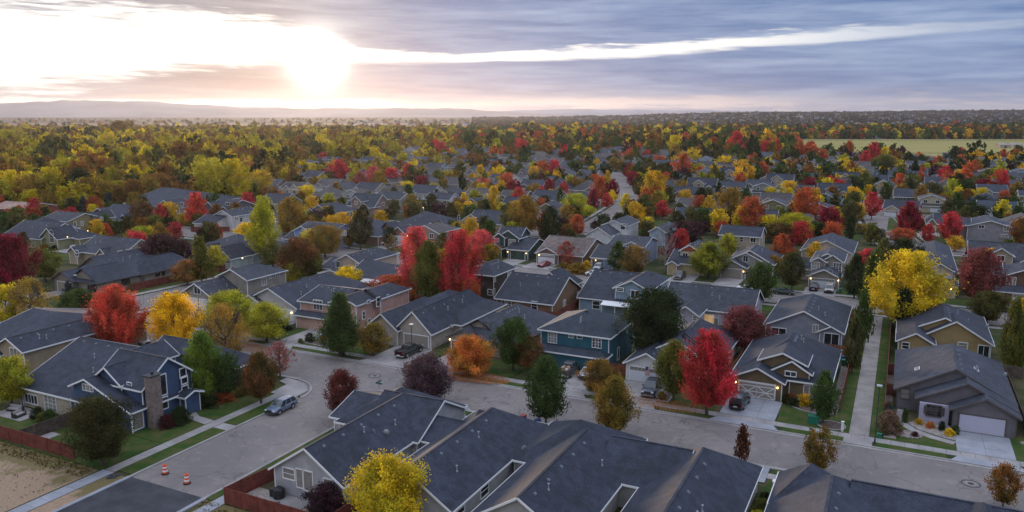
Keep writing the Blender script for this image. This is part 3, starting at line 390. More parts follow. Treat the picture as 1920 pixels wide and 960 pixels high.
[-403.0,450.5,0,"E","olive","olive narrow two-storey house beyond the brown brick two-storey house"],
[-341.0,483.8,1,"B","taupe","nearest taupe single storey house with front gable beyond the tall hipped roof house"],
[-173.0,566.7,1,"E","grey","grey narrow two-storey house beyond the curving road"],
[100.5,702.0,0,"G","white","white lit garage house with low roof just right of the far open field"],
[-71.0,618.9,0,"A","cream","nearest cream house with a side-on gable roof just left of the far open field"],
[-246.0,534.5,0,"B","grey","nearest grey single storey house with front gable beyond the cream gabled house"],
[-419.5,449.9,0,"A","taupe","taupe house with a side-on gable roof beyond the brown brick two-storey house"],
[85.5,699.8,0,"B","grey","nearest grey single storey house with front gable just right of the far open field"],
[-189.0,565.8,1,"A","grey","third grey house with a side-on gable roof beyond the curving road"],
[-16.0,651.1,1,"B","taupe","taupe single storey house with front gable in front of the far open field"],
[-86.5,617.3,0,"B","pale grey","pale grey single storey house with front gable just left of the far open field"],
[-357.0,485.1,1,"C","tan","tan two-storey house with long ridge just right of the brown brick two-storey house"],
[-262.0,533.7,0,"B","grey","farther grey single storey house with front gable beyond the cream gabled house"],
[-31.5,648.6,1,"C","pale blue","pale blue two-storey house with long ridge just left of the far open field"],
[-435.0,451.9,0,"B","olive","olive single storey house with front gable beyond the brown brick two-storey house"],
[69.5,700.3,0,"B","tan","tan single storey house with front gable just right of the far open field"],
[-204.0,566.5,1,"H","beige","beige house under a big hipped roof beyond the curving road"],
[-102.5,617.4,0,"E","tan","nearest tan narrow two-storey house just left of the far open field"],
[-373.0,484.5,1,"H","pale grey","pale grey house under a big hipped roof just right of the brown brick two-storey house"],
[-277.0,533.9,0,"A","beige","second beige house with a side-on gable roof beyond the cream gabled house"],
[-389.0,481.4,1,"C","dark grey","dark grey two-storey house with long ridge just right of the brown brick two-storey house"],
[-219.0,565.1,1,"A","cream","farther cream house with a side-on gable roof beyond the curving road"],
[53.5,699.5,0,"E","cream","cream narrow two-storey house just right of the far open field"],
[-47.5,650.0,1,"B","beige","beige single storey house with front gable just left of the far open field"],
[-451.5,452.8,0,"B","pale grey","pale grey single storey house with front gable beyond the brown brick two-storey house"],
[-119.0,616.9,0,"A","white","white house with a side-on gable roof just right of the curving road"],
[-293.0,536.1,0,"A","beige","third beige house with a side-on gable roof beyond the cream gabled house"],
[-589.54,390.8,0,"A","grey","grey house with a side-on gable roof beyond the red clapboard house"],
[-235.0,565.5,1,"A","tan","farther tan house with a side-on gable roof beyond the curving road"],
[-533.0,419.6,0,"B","grey","grey single storey house with front gable beyond the large grey roofed house"],
[-63.0,651.0,1,"B","olive","olive single storey house with front gable just left of the far open field"],
[-405.0,482.9,1,"B","pale grey","pale grey single storey house with front gable just right of the brown brick two-storey house"],
[100.0,731.7,1,"E","pale blue","pale blue narrow two-storey house just right of the far open field"],
[37.5,701.9,0,"A","dark grey","dark grey house with a side-on gable roof just right of the far open field"],
[-135.5,617.7,0,"E","pale blue","pale blue narrow two-storey house beyond the curving road"],
[-308.5,535.5,0,"E","tan","tan narrow two-storey house beyond the cream gabled house"],
[22.0,699.5,0,"H","olive","olive house under a big hipped roof in front of the far open field"],
[-250.5,566.0,1,"A","beige","farther beige house with a side-on gable roof beyond the curving road"],
[-420.5,483.1,1,"H","tan","tan house under a big hipped roof just right of the brown brick two-storey house"],
[-78.5,651.4,1,"B","tan","nearest tan single storey house with front gable just left of the far open field"],
[-151.5,618.5,0,"B","dark grey","farther dark grey single storey house with front gable beyond the curving road"],
[-324.5,533.9,0,"B","pale blue","pale blue single storey house with front gable beyond the cream gabled house"],
[83.5,734.7,1,"D","white","white two-storey house with wide roof just right of the far open field"],
[-94.0,650.1,1,"E","pale blue","pale blue narrow two-storey house just left of the far open field"],
[-436.5,481.6,1,"H","olive","olive house under a big hipped roof beyond the brown brick two-storey house"],
[67.0,731.1,1,"A","pale blue","pale blue house with a side-on gable roof just right of the far open field"],
[-265.5,567.9,1,"A","beige","fourth beige house with a side-on gable roof beyond the cream gabled house"],
[6.0,701.9,0,"A","tan","nearest tan house with a side-on gable roof in front of the far open field"],
[-340.0,533.3,0,"B","taupe","farther taupe single storey house with front gable beyond the tall hipped roof house"],
[-168.0,619.0,0,"E","white","white narrow two-storey house beyond the curving road"],
[-110.5,649.0,1,"H","white","nearest white house under a big hipped roof just left of the far open field"],
[-9.0,699.8,0,"A","tan","second tan house with a side-on gable roof in front of the far open field"],
[-452.0,482.1,1,"A","pale grey","farther pale grey house with a side-on gable roof beyond the brown brick two-storey house"],
[-281.5,567.6,1,"C","cream","cream two-storey house with long ridge beyond the cream gabled house"],
[-183.0,616.2,0,"G","dark grey","farther dark grey lit garage house with low roof beyond the curving road"],
[-355.5,533.7,0,"C","tan","tan two-storey house with long ridge beyond the tall hipped roof house"],
[-126.0,649.4,1,"C","grey","grey two-storey house with long ridge just right of the curving road"],
[-296.5,566.0,1,"C","white","farther white two-storey house with long ridge beyond the cream gabled house"],
[36.5,730.9,1,"D","cream","cream two-storey house with wide roof just right of the far open field"],
[-467.5,483.2,1,"A","beige","beige house with a side-on gable roof beyond the brown brick two-storey house"]]
TREES=[
[-41.12,56.87,8.1,7.3,"yel2","round","yellow round topped tree in front of the warm-ridged grey house"],
[-49.72,58.32,3.1,4.8,"purp","shrub","dark purple low bush in front of the patio house"],
[-64.56,79.92,6.3,5.2,"rust","vase","rusty brown red fan shaped tree beyond the patio house"],
[-56.49,88.02,7.2,7.1,"plumsp","round","mottled plum purple round topped tree beyond the patio house"],
[-57.57,102.38,6.1,8.0,"orange","spread","orange wide low tree in front of the porch lamp house"],
[-38.8,88.72,9.2,6.2,"green","oval","green egg shaped tree just right of the warm-ridged grey house"],
[-29.69,89.02,7.9,5.7,"oliveor","oval","olive and bronze egg shaped tree beyond the sunken-court house"],
[-36.66,102.7,5.2,5.7,"oliveor","round","olive and bronze round topped tree just left of the white flag house"],
[-26.39,105.13,8.7,5.9,"oliveg","oval","olive green egg shaped tree in front of the white flag house"],
[-20.93,101.81,11.4,7.7,"crim","maple","big crimson full crowned tree in front of the white flag house"],
[-6.68,106.13,6.9,3.8,"green","column","green narrow upright tree just left of the concrete footpath"],
[-14.1,89.18,4.5,2.4,"maroonb","cone","small maroon brown conical tree beyond the hip-ended grey house"],
[-5.78,90.04,5.0,3.8,"oliveor","heart","olive and bronze twin lobed tree in front of the concrete footpath"],
[12.07,89.95,4.6,3.3,"orbr","round","small orange brown round topped tree in front of the concrete footpath"],
[-80.14,55.74,8.0,7.6,"dolive","round","dark olive round topped tree in front of the low beige wing"],
[-85.63,75.98,9.9,5.8,"limeg","column","fresh green narrow upright tree just right of the navy blue house"],
[-83.57,77.94,6.5,4.9,"green","round","green round topped tree just right of the navy blue house"],
[-77.79,78.68,7.3,5.7,"orgreen","oval","green and rust egg shaped tree just left of the patio house"],
[-83.39,88.56,5.7,5.2,"sprosy","sparse","thin rosy red-leaved tree in front of the salmon pink house"],
[-115.11,84.72,11.6,9.5,"scar","maple","big scarlet full crowned tree beyond the navy blue house"],
[-109.35,91.59,9.7,9.3,"yel","maple","bright yellow full crowned tree beyond the navy blue house"],
[-93.77,87.75,10.8,9.0,"spyel","sparse","thin yellow and bare-leaved tree just right of the navy blue house"],
[-106.41,101.04,8.4,9.2,"lime","round","lime yellow round topped tree in front of the taupe two-storey house"],
[-98.84,102.13,6.9,8.1,"limey","spread","yellow lime wide low tree just left of the salmon pink house"],
[-81.41,100.98,10.6,8.8,"green","cone","big green conical tree in front of the salmon pink house"],
[-76.8,103.57,5.7,5.8,"oliveor","round","olive and bronze round topped tree in front of the salmon pink house"],
[-52.66,107.39,8.3,6.2,"green","round","green round topped tree in front of the porch lamp house"],
[-50.2,107.72,5.8,5.1,"orgreen","round","green and rust round topped tree just left of the teal house"],
[-33.44,119.84,12.4,10.4,"dgreen","round","big dark green round topped tree just left of the white flag house"],
[-21.8,133.3,7.8,8.3,"sprose","round","dusty rose red round topped tree just left of the crossbraced garage house"],
[2.65,161.07,14.5,14.8,"gold","maple","big golden yellow full crowned tree just left of the mustard tan house"],
[6.3,161.23,6.7,6.5,"gold","round","golden yellow round topped tree just left of the mustard tan house"],
[2.49,156.96,8.8,3.7,"dgreen","column","dark green narrow upright tree just left of the mustard tan house"],
[-3.97,143.79,10.1,3.3,"green","column","green narrow upright tree just right of the wide rear gable house"],
[-4.51,129.35,8.6,3.0,"dolive","column","dark olive narrow upright tree just right of the crossbraced garage house"],
[-3.34,169.61,13.2,4.9,"green","column","big green narrow upright tree just right of the wide rear gable house"],
[-7.19,184.2,9.7,5.2,"dgreen","column","dark green narrow upright tree in front of the triple gable house"],
[-1.7,193.9,9.6,5.8,"olive2","oval","dull olive egg shaped tree just right of the triple gable house"],
[2.0,214.15,9.9,8.8,"dgreen","round","dark green round topped tree just left of the golden tree house"],
[-137.79,94.05,7.1,7.1,"green","round","green round topped tree beyond the beige two-storey house"],
[-146.17,90.36,9.5,9.3,"spyel","sparse","thin yellow and bare-leaved tree beyond the beige two-storey house"],
[-150.37,88.29,8.0,6.7,"yel2","round","yellow round topped tree beyond the beige two-storey house"],
[-176.82,105.34,13.2,12.0,"crimd","maple","big deep red full crowned tree in front of the arched gable olive house"],
[-183.11,117.47,7.8,8.8,"oliveg","round","olive green round topped tree just left of the brown gabled long house"],
[-108.09,62.64,6.9,6.1,"lime","round","lime yellow round topped tree just left of the low beige wing"],
[-164.85,110.64,3.2,2.9,"spruce","cone","small blue green conical tree just left of the brown gabled long house"],
[-153.52,114.47,2.8,2.8,"purpr","shrub","wine purple low bush in front of the brown gabled long house"],
[-137.55,96.32,5.1,6.1,"oliveg","round","olive green round topped tree beyond the beige two-storey house"],
[-147.38,132.35,11.1,7.9,"oliveg","cone","big olive green conical tree beyond the taupe two-storey house"],
[-149.51,129.98,5.9,7.4,"sporange","round","thin orange round topped tree just left of the taupe two-storey house"],
[-166.42,137.18,9.7,11.5,"purp","round","nearest dark purple round topped tree just right of the brown gabled long house"],
[-164.92,142.55,7.6,6.1,"purp","round","farther dark purple round topped tree just right of the brown gabled long house"],
[-153.52,159.75,16.3,9.1,"lime","oval","big lime yellow egg shaped tree just right of the green gabled house"],
[-181.74,182.92,6.2,8.5,"yel","round","bright yellow round topped tree beyond the green gabled house"],
[-147.27,156.07,6.4,7.4,"oliveg","round","olive green round topped tree just right of the green gabled house"],
[-175.32,194.4,13.1,10.5,"oliveo","oval","big olive and amber egg shaped tree just left of the sky blue house"],
[-172.17,198.41,7.3,8.1,"oliveo","round","olive and amber round topped tree just left of the sky blue house"],
[-128.17,144.5,10.4,10.1,"orgreen","round","green and rust round topped tree beyond the bracketed gable house"],
[-142.98,172.1,9.1,10.3,"oliveo","round","olive and amber round topped tree in front of the sky blue house"],
[-125.92,146.29,7.7,8.1,"oliveg","oval","olive green egg shaped tree beyond the bracketed gable house"],
[-128.35,141.72,4.9,6.1,"lime","round","small lime yellow round topped tree beyond the bracketed gable house"],
[-142.71,187.89,11.7,8.1,"dolive","oval","big dark olive egg shaped tree in front of the steep brick gables house"],
[-110.58,140.32,5.9,6.6,"yel","round","bright yellow round topped tree just right of the bracketed gable house"],
[-92.37,141.17,15.5,9.3,"coral","maple","big coral pink full crowned tree beyond the arched window house"],
[-85.9,135.84,13.8,8.0,"oliveg","oval","big olive green egg shaped tree beyond the arched window house"],
[-78.98,136.24,16.2,9.6,"crim","maple","big crimson full crowned tree beyond the arched window house"],
[-87.79,144.54,10.7,6.1,"lime","oval","big lime yellow egg shaped tree just left of the black two-storey house"],
[-100.77,185.71,8.9,7.3,"coral","round","coral pink round topped tree just left of the dark green house"],
[-97.96,185.36,5.3,6.4,"orlime","round","orange and lime round topped tree in front of the dark green house"],
[-97.58,138.6,5.3,9.3,"redor","round","orange red round topped tree just right of the salmon pink house"],
[-93.46,138.43,3.5,5.8,"orange","round","small orange round topped tree beyond the arched window house"],
[-75.93,134.83,7.7,5.4,"redor","round","orange red round topped tree just right of the arched window house"],
[-40.44,191.13,8.7,10.5,"limegr","maple","lime green full crowned tree in front of the rust gable house"],
[-63.6,190.84,7.4,5.0,"green","column","green narrow upright tree in front of the light blue two-storey house"],
[-57.6,186.27,7.8,7.2,"oliveor2","round","amber and olive round topped tree in front of the light blue two-storey house"],
[-52.01,193.48,11.9,6.3,"bare","bare","leafless pale grey tree just left of the rust gable house"],
[-77.61,190.34,6.9,6.3,"spred","sparse","thin red-leaved tree in front of the brown roofed house"],
[-97.23,224.5,11.3,7.8,"dgreen","oval","big dark green egg shaped tree beyond the brown roofed house"],
[-107.32,227.86,13.8,10.9,"oliveo","oval","big olive and amber egg shaped tree beyond the dark green house"],
[-114.49,231.86,8.4,8.3,"oliveg","round","olive green round topped tree beyond the dark green house"],
[-24.99,171.04,8.6,7.6,"green","round","green round topped tree just right of the sunroom house"],
[-20.47,186.49,8.7,6.6,"dolive","round","dark olive round topped tree just left of the triple gable house"],
[-56.92,236.49,7.9,10.9,"purp","round","dark purple round topped tree just right of the pale blue gable house"],
[-57.93,262.29,4.3,6.2,"purp","round","small dark purple round topped tree just right of the pale blue gable house"],
[-43.33,268.17,12.6,11.2,"redor","maple","big orange red full crowned tree beyond the taupe garage house"],
[-54.01,285.27,13.8,10.5,"oliveo","round","big olive and amber round topped tree just right of the pale blue gable house"],
[-60.52,282.06,4.4,6.6,"yelor","round","small amber yellow round topped tree just right of the pale blue gable house"],
[-29.7,297.23,13.8,11.3,"redor","maple","big orange red full crowned tree beyond the wide beige gable house"],
[-40.45,417.4,8.5,8.2,"crimd","round","farther deep red round topped tree beyond the wide beige gable house"],
[-29.27,266.26,8.3,12.3,"lime","spread","lime yellow wide low tree just left of the wide beige gable house"],
[-19.93,275.84,9.9,8.9,"crimd","round","nearest deep red round topped tree beyond the wide beige gable house"],
[-14.25,286.43,10.8,6.6,"olive2","oval","big dull olive egg shaped tree beyond the wide beige gable house"],
[-8.86,328.28,10.2,7.1,"crim","oval","nearest crimson egg shaped tree just left of the lamp lit olive house"],
[3.18,277.42,12.2,7.9,"crimd","maple","big deep red full crowned tree in front of the lamp lit olive house"],
[1.7,269.77,5.0,8.4,"redor","round","orange red round topped tree in front of the lamp lit olive house"],
[15.09,277.49,9.7,8.1,"crim","maple","crimson full crowned tree in front of the lamp lit olive house"],
[15.81,261.79,4.6,5.7,"yelor","round","small amber yellow round topped tree just left of the blank walled grey house"],
[16.45,187.74,12.2,9.0,"sprose","round","big dusty rose red round topped tree just left of the right edge brown house"],
[22.53,231.68,6.2,6.1,"yel","round","bright yellow round topped tree beyond the right edge brown house"],
[27.59,248.0,6.3,4.7,"oliveg","round","olive green round topped tree in front of the blank walled grey house"],
[17.01,172.37,6.3,7.0,"dolive2","round","deep olive round topped tree just right of the mustard tan house"],
[17.62,140.23,12.0,4.1,"oliveg","column","big olive green narrow upright tree just right of the plum grey house"],
[19.04,140.93,9.4,3.6,"limeg","column","fresh green narrow upright tree just right of the plum grey house"],
[33.44,272.5,9.8,7.7,"orbr","round","orange brown round topped tree just right of the blank walled grey house"],
[24.11,183.11,3.5,3.2,"yel","round","small bright yellow round topped tree in front of the right edge brown house"],
[-10.05,288.5,3.3,6.6,"oliveo","round","small olive and amber round topped tree beyond the wide beige gable house"],
[-2.51,227.3,7.4,4.3,"oliveg","oval","olive green egg shaped tree just left of the golden tree house"],
[-50.59,199.6,2.4,3.1,"dolive","shrub","dark olive low bush just left of the rust gable house"],
[-71.59,183.84,2.6,6.3,"oliveo","shrub","olive and amber low bush in front of the brown roofed house"],
[-72.06,194.73,2.6,4.0,"oliveo","shrub","olive and amber low bush just right of the brown roofed house"],
[1.25,106.11,3.0,3.3,"rose","shrub","white flowering low bush in front of the concrete footpath"],
[-26.91,203.58,4.8,6.0,"oliveo","round","small olive and amber round topped tree just right of the taupe garage house"],
[-53.12,296.58,4.6,6.0,"oliveo","round","small olive and amber round topped tree just right of the pale blue gable house"],
[-46.98,394.7,8.1,7.3,"yelor","round","amber yellow round topped tree beyond the wide beige gable house"],
[-86.92,83.3,2.5,3.1,"purpr","shrub","wine purple low bush just right of the navy blue house"],
[-99.28,118.7,1.1,2.1,"green","shrub","green low bush just left of the salmon pink house"],
[39.65,498.17,7.5,7.8,"oliveg","round","olive green round topped tree beyond the lamp lit olive house"],
[-32.84,256.19,6.2,10.2,"orgreen","round","green and rust round topped tree just left of the wide beige gable house"],
[-65.11,240.31,3.7,5.8,"purp","shrub","dark purple low bush in front of the pale blue gable house"],
[-93.81,255.51,3.2,3.8,"purp","round","small dark purple round topped tree beyond the white curve-side house"],
[-98.73,344.18,14.5,11.8,"yelor","round","big amber yellow round topped tree just right of the curving road"],
[-84.91,271.57,8.7,8.2,"yelor","oval","amber yellow egg shaped tree just right of the curving road"],
[-97.99,302.35,8.1,5.7,"yel2","oval","yellow egg shaped tree beyond the curving road"],
[-86.36,290.14,9.4,5.4,"green","oval","green egg shaped tree just right of the curving road"],
[-113.68,370.02,7.0,6.4,"olive2","oval","dull olive egg shaped tree beyond the curving road"],
[-130.74,414.33,8.7,8.4,"crimd","round","deep red round topped tree beyond the curving road"],
[-149.79,467.76,9.1,8.8,"crimd","oval","farther deep red egg shaped tree beyond the curving road"],
[-150.68,430.13,7.6,6.3,"yelor","cone","amber yellow conical tree beyond the curving road"],
[-117.89,344.41,10.0,6.5,"crimd","oval","nearest deep red egg shaped tree beyond the curving road"],
[-122.09,337.46,11.6,7.4,"redor","oval","big orange red egg shaped tree beyond the curving road"],
[-111.29,299.63,9.3,6.2,"crimd","oval","deep red egg shaped tree just left of the curving road"],
[-110.9,315.92,6.6,5.6,"crim","oval","crimson egg shaped tree beyond the curving road"],
[-114.09,331.96,6.4,4.8,"yel","oval","bright yellow egg shaped tree beyond the curving road"],
[-110.25,278.39,9.8,10.8,"lime","round","lime yellow round topped tree just left of the curving road"],
[-108.47,286.22,4.8,6.4,"lime","round","small lime yellow round topped tree just left of the curving road"],
[-105.9,259.74,7.7,6.6,"oliveo","round","olive and amber round topped tree just left of the white curve-side house"],
[-96.59,345.24,5.7,6.9,"yelor","round","amber yellow round topped tree just right of the curving road"],
[-105.79,365.76,4.1,5.2,"crimd","round","small deep red round topped tree beyond the curving road"],
[-154.52,416.94,8.3,6.2,"dgreen","oval","dark green egg shaped tree beyond the curving road"],
[-148.07,373.35,8.1,8.4,"oliveo","round","nearest olive and amber round topped tree beyond the curving road"],
[-141.82,342.78,8.3,5.2,"crim","oval","crimson egg shaped tree just left of the curving road"],
[-153.48,353.22,8.1,5.9,"crimd","round","deep red round topped tree just left of the curving road"],
[-181.39,415.02,7.3,5.7,"yelor","oval","amber yellow egg shaped tree just left of the curving road"],
[-143.58,322.12,7.7,5.9,"crim","cone","crimson conical tree just right of the cream gabled house"],
[-143.38,331.87,5.6,4.0,"yel2","round","yellow round topped tree just left of the curving road"],
[-150.19,328.52,8.1,6.5,"oliveo","round","olive and amber round topped tree just right of the cream gabled house"],
[-197.44,462.63,10.8,9.1,"coralr","maple","big coral red full crowned tree beyond the curving road"],
[-199.07,447.98,10.5,9.5,"redor","maple","orange red full crowned tree beyond the curving road"],
[-256.21,622.99,13.4,11.7,"crim","oval","big crimson egg shaped tree beyond the curving road"],
[-198.88,434.88,8.4,8.0,"yelor","round","third amber yellow round topped tree beyond the cream gabled house"],
[-297.34,619.96,18.3,11.5,"crim","round","nearest big crimson round topped tree beyond the cream gabled house"],
[-181.34,403.74,6.9,8.0,"purpr","round","wine purple round topped tree beyond the cream gabled house"],
[-120.66,482.09,15.0,12.8,"redor","maple","big orange red full crowned tree beyond the curving road"],
[-191.12,593.22,8.2,9.4,"olive2","round","dull olive round topped tree beyond the curving road"],
[-159.11,491.11,8.9,8.5,"dgreen","round","dark green round topped tree beyond the curving road"],
[-177.55,524.04,9.5,13.0,"oliveo","round","farther olive and amber round topped tree beyond the curving road"],
[-176.16,473.1,8.1,7.7,"green","oval","green egg shaped tree beyond the curving road"],
[-166.08,591.63,8.1,11.8,"redor","round","orange red round topped tree beyond the curving road"],
[-112.67,567.43,10.5,11.7,"yel2","round","yellow round topped tree just right of the curving road"],
[-92.65,523.81,10.3,12.8,"yelor","round","amber yellow round topped tree beyond the pale blue gable house"],
[-73.57,598.58,6.9,10.3,"yel2","round","yellow round topped tree just left of the far open field"],
[-48.73,404.76,7.3,10.7,"yel2","spread","yellow wide low tree beyond the wide beige gable house"],
[-32.35,418.49,8.4,7.6,"yel2","round","yellow round topped tree beyond the wide beige gable house"],
[-25.55,405.25,8.6,6.8,"crim","oval","farther crimson egg shaped tree just left of the lamp lit olive house"],
[-19.45,413.64,9.8,9.5,"dgreen","round","dark green round topped tree just left of the lamp lit olive house"],
[-17.66,388.84,5.6,8.9,"yel2","spread","yellow wide low tree just left of the lamp lit olive house"],
[-36.95,460.48,8.7,9.0,"oliveo","round","olive and amber round topped tree just left of the far open field"],
[-19.28,637.65,18.6,11.3,"crim","maple","big crimson full crowned tree in front of the far open field"],
[-23.67,623.13,12.9,9.5,"crim","oval","farther big crimson egg shaped tree just left of the far open field"],
[-11.36,589.37,12.5,17.1,"oliveg","round","big olive green round topped tree in front of the far open field"],
[-4.79,609.04,8.1,11.5,"yelor","round","nearest amber yellow round topped tree in front of the far open field"],
[-41.42,728.68,17.0,9.4,"redor","oval","nearest big orange red egg shaped tree just left of the far open field"],
[22.37,515.28,10.0,8.8,"crim","oval","crimson egg shaped tree in front of the far open field"],
[30.6,519.33,8.2,9.4,"yelor","round","farther amber yellow round topped tree in front of the far open field"],
[38.43,465.12,7.3,11.7,"crimd","round","deep red round topped tree beyond the lamp lit olive house"],
[45.85,459.86,11.9,6.6,"crim","oval","big crimson egg shaped tree beyond the blank walled grey house"],
[0.94,410.44,7.5,6.7,"oliveo","round","olive and amber round topped tree beyond the lamp lit olive house"],
[12.41,408.53,8.6,12.6,"olive2","round","dull olive round topped tree beyond the lamp lit olive house"],
[29.85,372.97,7.0,9.4,"spruced","round","grey green round topped tree beyond the blank walled grey house"],
[38.48,377.22,6.1,7.6,"dolive","round","dark olive round topped tree beyond the blank walled grey house"],
[35.92,704.93,14.4,12.9,"dgreen","round","big dark green round topped tree just right of the far open field"],
[-98.39,717.86,17.4,8.6,"crim","oval","nearest big crimson egg shaped tree just left of the far open field"],
[-106.68,713.78,16.5,12.4,"crim","round","big crimson round topped tree just left of the far open field"],
[-80.15,726.83,17.4,9.6,"redor","oval","farther big orange red egg shaped tree just left of the far open field"],
[-224.4,201.43,12.0,8.6,"scar","maple","big scarlet full crowned tree just left of the white shuttered house"],
[-228.26,189.35,8.9,5.3,"crim","oval","crimson egg shaped tree just right of the red clapboard house"],
[-228.64,168.16,4.9,5.3,"scar","cone","small scarlet conical tree in front of the red clapboard house"],
[-206.03,163.12,6.2,7.3,"lime","spread","lime yellow wide low tree just right of the small high windows house"],
[-238.96,189.82,9.4,8.8,"orgreen","round","green and rust round topped tree just right of the red clapboard house"],
[-245.69,247.51,7.0,6.9,"coralr","maple","coral red full crowned tree just right of the navy gabled house"],
[-352.52,330.81,13.1,9.4,"crim","maple","big crimson full crowned tree beyond the pale blue gabled house"],
[-273.11,283.43,13.2,13.6,"yelor","round","big amber yellow round topped tree just right of the brown brick two-storey house"],
[-242.4,259.82,8.3,7.1,"orbr","round","orange brown round topped tree just right of the brown brick two-storey house"],
[-243.79,282.46,7.3,9.0,"yel","round","bright yellow round topped tree just right of the brown brick two-storey house"],
[-288.62,362.26,13.7,13.2,"coralr","maple","big coral red full crowned tree just right of the brown brick two-storey house"],
[-251.89,344.5,11.9,8.8,"coral","maple","big coral pink full crowned tree beyond the steep brick gables house"],
[-249.19,329.73,10.4,7.9,"spcoral","round","thin pale coral round topped tree beyond the steep brick gables house"],
[-251.88,361.77,10.0,10.9,"coralr","maple","coral red full crowned tree beyond the tall hipped roof house"],
[-253.24,379.66,11.3,7.6,"crim","oval","big crimson egg shaped tree beyond the tall hipped roof house"],
[-308.0,372.73,7.0,11.8,"crimd","round","deep red round topped tree just right of the brown brick two-storey house"],
[-403.63,488.64,9.9,8.6,"coralr","round","coral red round topped tree just right of the brown brick two-storey house"],
[-224.16,348.35,7.8,8.6,"crimd","round","deep red round topped tree beyond the tall hipped roof house"],
[-220.2,328.95,6.6,9.3,"yel2","round","yellow round topped tree beyond the tall hipped roof house"],
[-172.2,260.26,8.4,8.2,"oliveo","oval","olive and amber egg shaped tree beyond the tall hipped roof house"],
[-165.01,289.3,6.8,6.5,"yel","cone","bright yellow conical tree beyond the cream gabled house"],
[-147.18,281.97,10.8,6.6,"yelor","oval","big amber yellow egg shaped tree beyond the cream gabled house"],
[-125.2,202.89,7.7,5.6,"spolive","sparse","thin brown and yellow-leaved tree in front of the tall hipped roof house"],
[-155.27,287.89,6.0,5.9,"dolive","round","dark olive round topped tree beyond the cream gabled house"],
[-357.44,590.39,14.6,12.4,"crim","round","farther big crimson round topped tree beyond the cream gabled house"],
[-370.91,601.77,16.8,9.8,"crim","round","big crimson round topped tree beyond the tall hipped roof house"],
[-321.29,251.89,5.7,8.7,"yel2","spread","yellow wide low tree beyond the red clapboard house"],
[-317.11,261.78,6.9,7.8,"dgreen","round","dark green round topped tree just left of the large grey roofed house"],
[-379.12,317.73,10.6,10.1,"yelor","maple","big amber yellow full crowned tree beyond the large grey roofed house"],
[-325.58,286.01,7.0,9.5,"dgreen","cone","dark green conical tree beyond the large grey roofed house"],
[-299.76,223.0,6.8,6.0,"spruce","cone","blue green conical tree beyond the red clapboard house"],
[-295.98,208.74,6.9,5.3,"spruce","cone","blue green conical tree beyond the olive gold house"],
[-296.87,204.49,6.4,6.6,"dgreen","round","dark green round topped tree beyond the olive gold house"],
[-365.96,222.35,7.8,8.5,"dgreen","cone","dark green conical tree beyond the arched gable olive house"],
[-785.25,479.16,24.2,30.3,"limey","round","farther big yellow lime round topped tree beyond the olive gold house"],
[-606.47,388.83,14.8,17.2,"limey","round","nearest big yellow lime round topped tree beyond the olive gold house"],
[-233.29,454.61,10.3,8.5,"purp","round","dark purple round topped tree beyond the cream gabled house"],
[-181.66,362.96,9.6,8.5,"redor","round","orange red round topped tree beyond the cream gabled house"],
[-164.38,336.93,8.6,7.8,"crimd","round","deep red round topped tree beyond the cream gabled house"],
[-218.96,396.53,6.1,8.2,"yelor","round","second amber yellow round topped tree beyond the cream gabled house"],
[-129.52,290.65,6.1,5.3,"redor","round","orange red round topped tree just right of the cream gabled house"],
[-129.14,184.56,5.9,4.6,"spolive","sparse","thin brown and yellow-leaved tree in front of the steep brick gables house"],
[-135.42,266.0,6.5,4.2,"yel2","oval","yellow egg shaped tree just right of the cream gabled house"],
[-76.72,129.8,3.2,2.1,"dgreen","shrub","dark green low bush beyond the arched window house"],
[-420.53,297.35,8.2,9.4,"olive2","round","dull olive round topped tree beyond the red clapboard house"],
[-434.24,290.6,10.0,13.2,"olive2","round","dull olive round topped tree beyond the olive gold house"],
[-391.96,292.84,9.4,10.3,"orbr","round","orange brown round topped tree beyond the red clapboard house"],
[-406.59,324.22,8.9,11.8,"green","round","green round topped tree just left of the large grey roofed house"],
[-1069.21,828.66,28.8,50.8,"oliveo","round","big olive and amber round topped tree beyond the large grey roofed house"],
[-745.03,498.95,10.3,16.2,"limey","round","yellow lime round topped tree beyond the red clapboard house"],
[-616.48,462.92,8.7,23.0,"limey","spread","yellow lime wide low tree beyond the large grey roofed house"],
[-713.3,614.4,15.5,24.1,"limey","round","big yellow lime round topped tree beyond the pale blue gabled house"],
[-27.0,217.9,8.2,6.8,"redor","oval","orange red egg shaped tree just right of the taupe garage house"],
[-155.5,144.0,6.6,6.4,"limey","maple","yellow lime full crowned tree in front of the green gabled house"],
[-99.3,171.0,8.3,6.1,"yel2","maple","yellow full crowned tree just left of the black two-storey house"],
[-42.3,224.7,6.4,6.3,"limey","maple","yellow lime full crowned tree just left of the taupe garage house"],
[-52.8,212.4,8.7,6.1,"crim","oval","crimson egg shaped tree just left of the rust gable house"],
[-197.1,154.7,6.2,6.2,"coralr","round","coral red round topped tree just right of the small high windows house"],
[-53.5,207.6,7.3,5.5,"crimd","oval","deep red egg shaped tree just left of the rust gable house"],
[-53.0,262.0,8.6,6.7,"yel2","round","yellow round topped tree just right of the pale blue gable house"],
[-6.0,210.4,6.9,4.8,"crim","round","crimson round topped tree just right of the triple gable house"],
[-200.6,165.7,7.2,5.9,"oliveo","oval","olive and amber egg shaped tree just right of the small high windows house"],
[-149.5,173.1,7.5,5.5,"yel2","round","yellow round topped tree in front of the sky blue house"],
[-47.0,267.1,9.4,6.4,"yelor","oval","amber yellow egg shaped tree beyond the taupe garage house"],
[-19.0,221.3,6.1,5.0,"yelor","oval","amber yellow egg shaped tree in front of the wide beige gable house"],
[-138.0,245.7,7.4,6.5,"green","round","green round topped tree just left of the cream gabled house"],
[-121.4,255.6,7.3,6.5,"green","maple","green full crowned tree just right of the cream gabled house"],
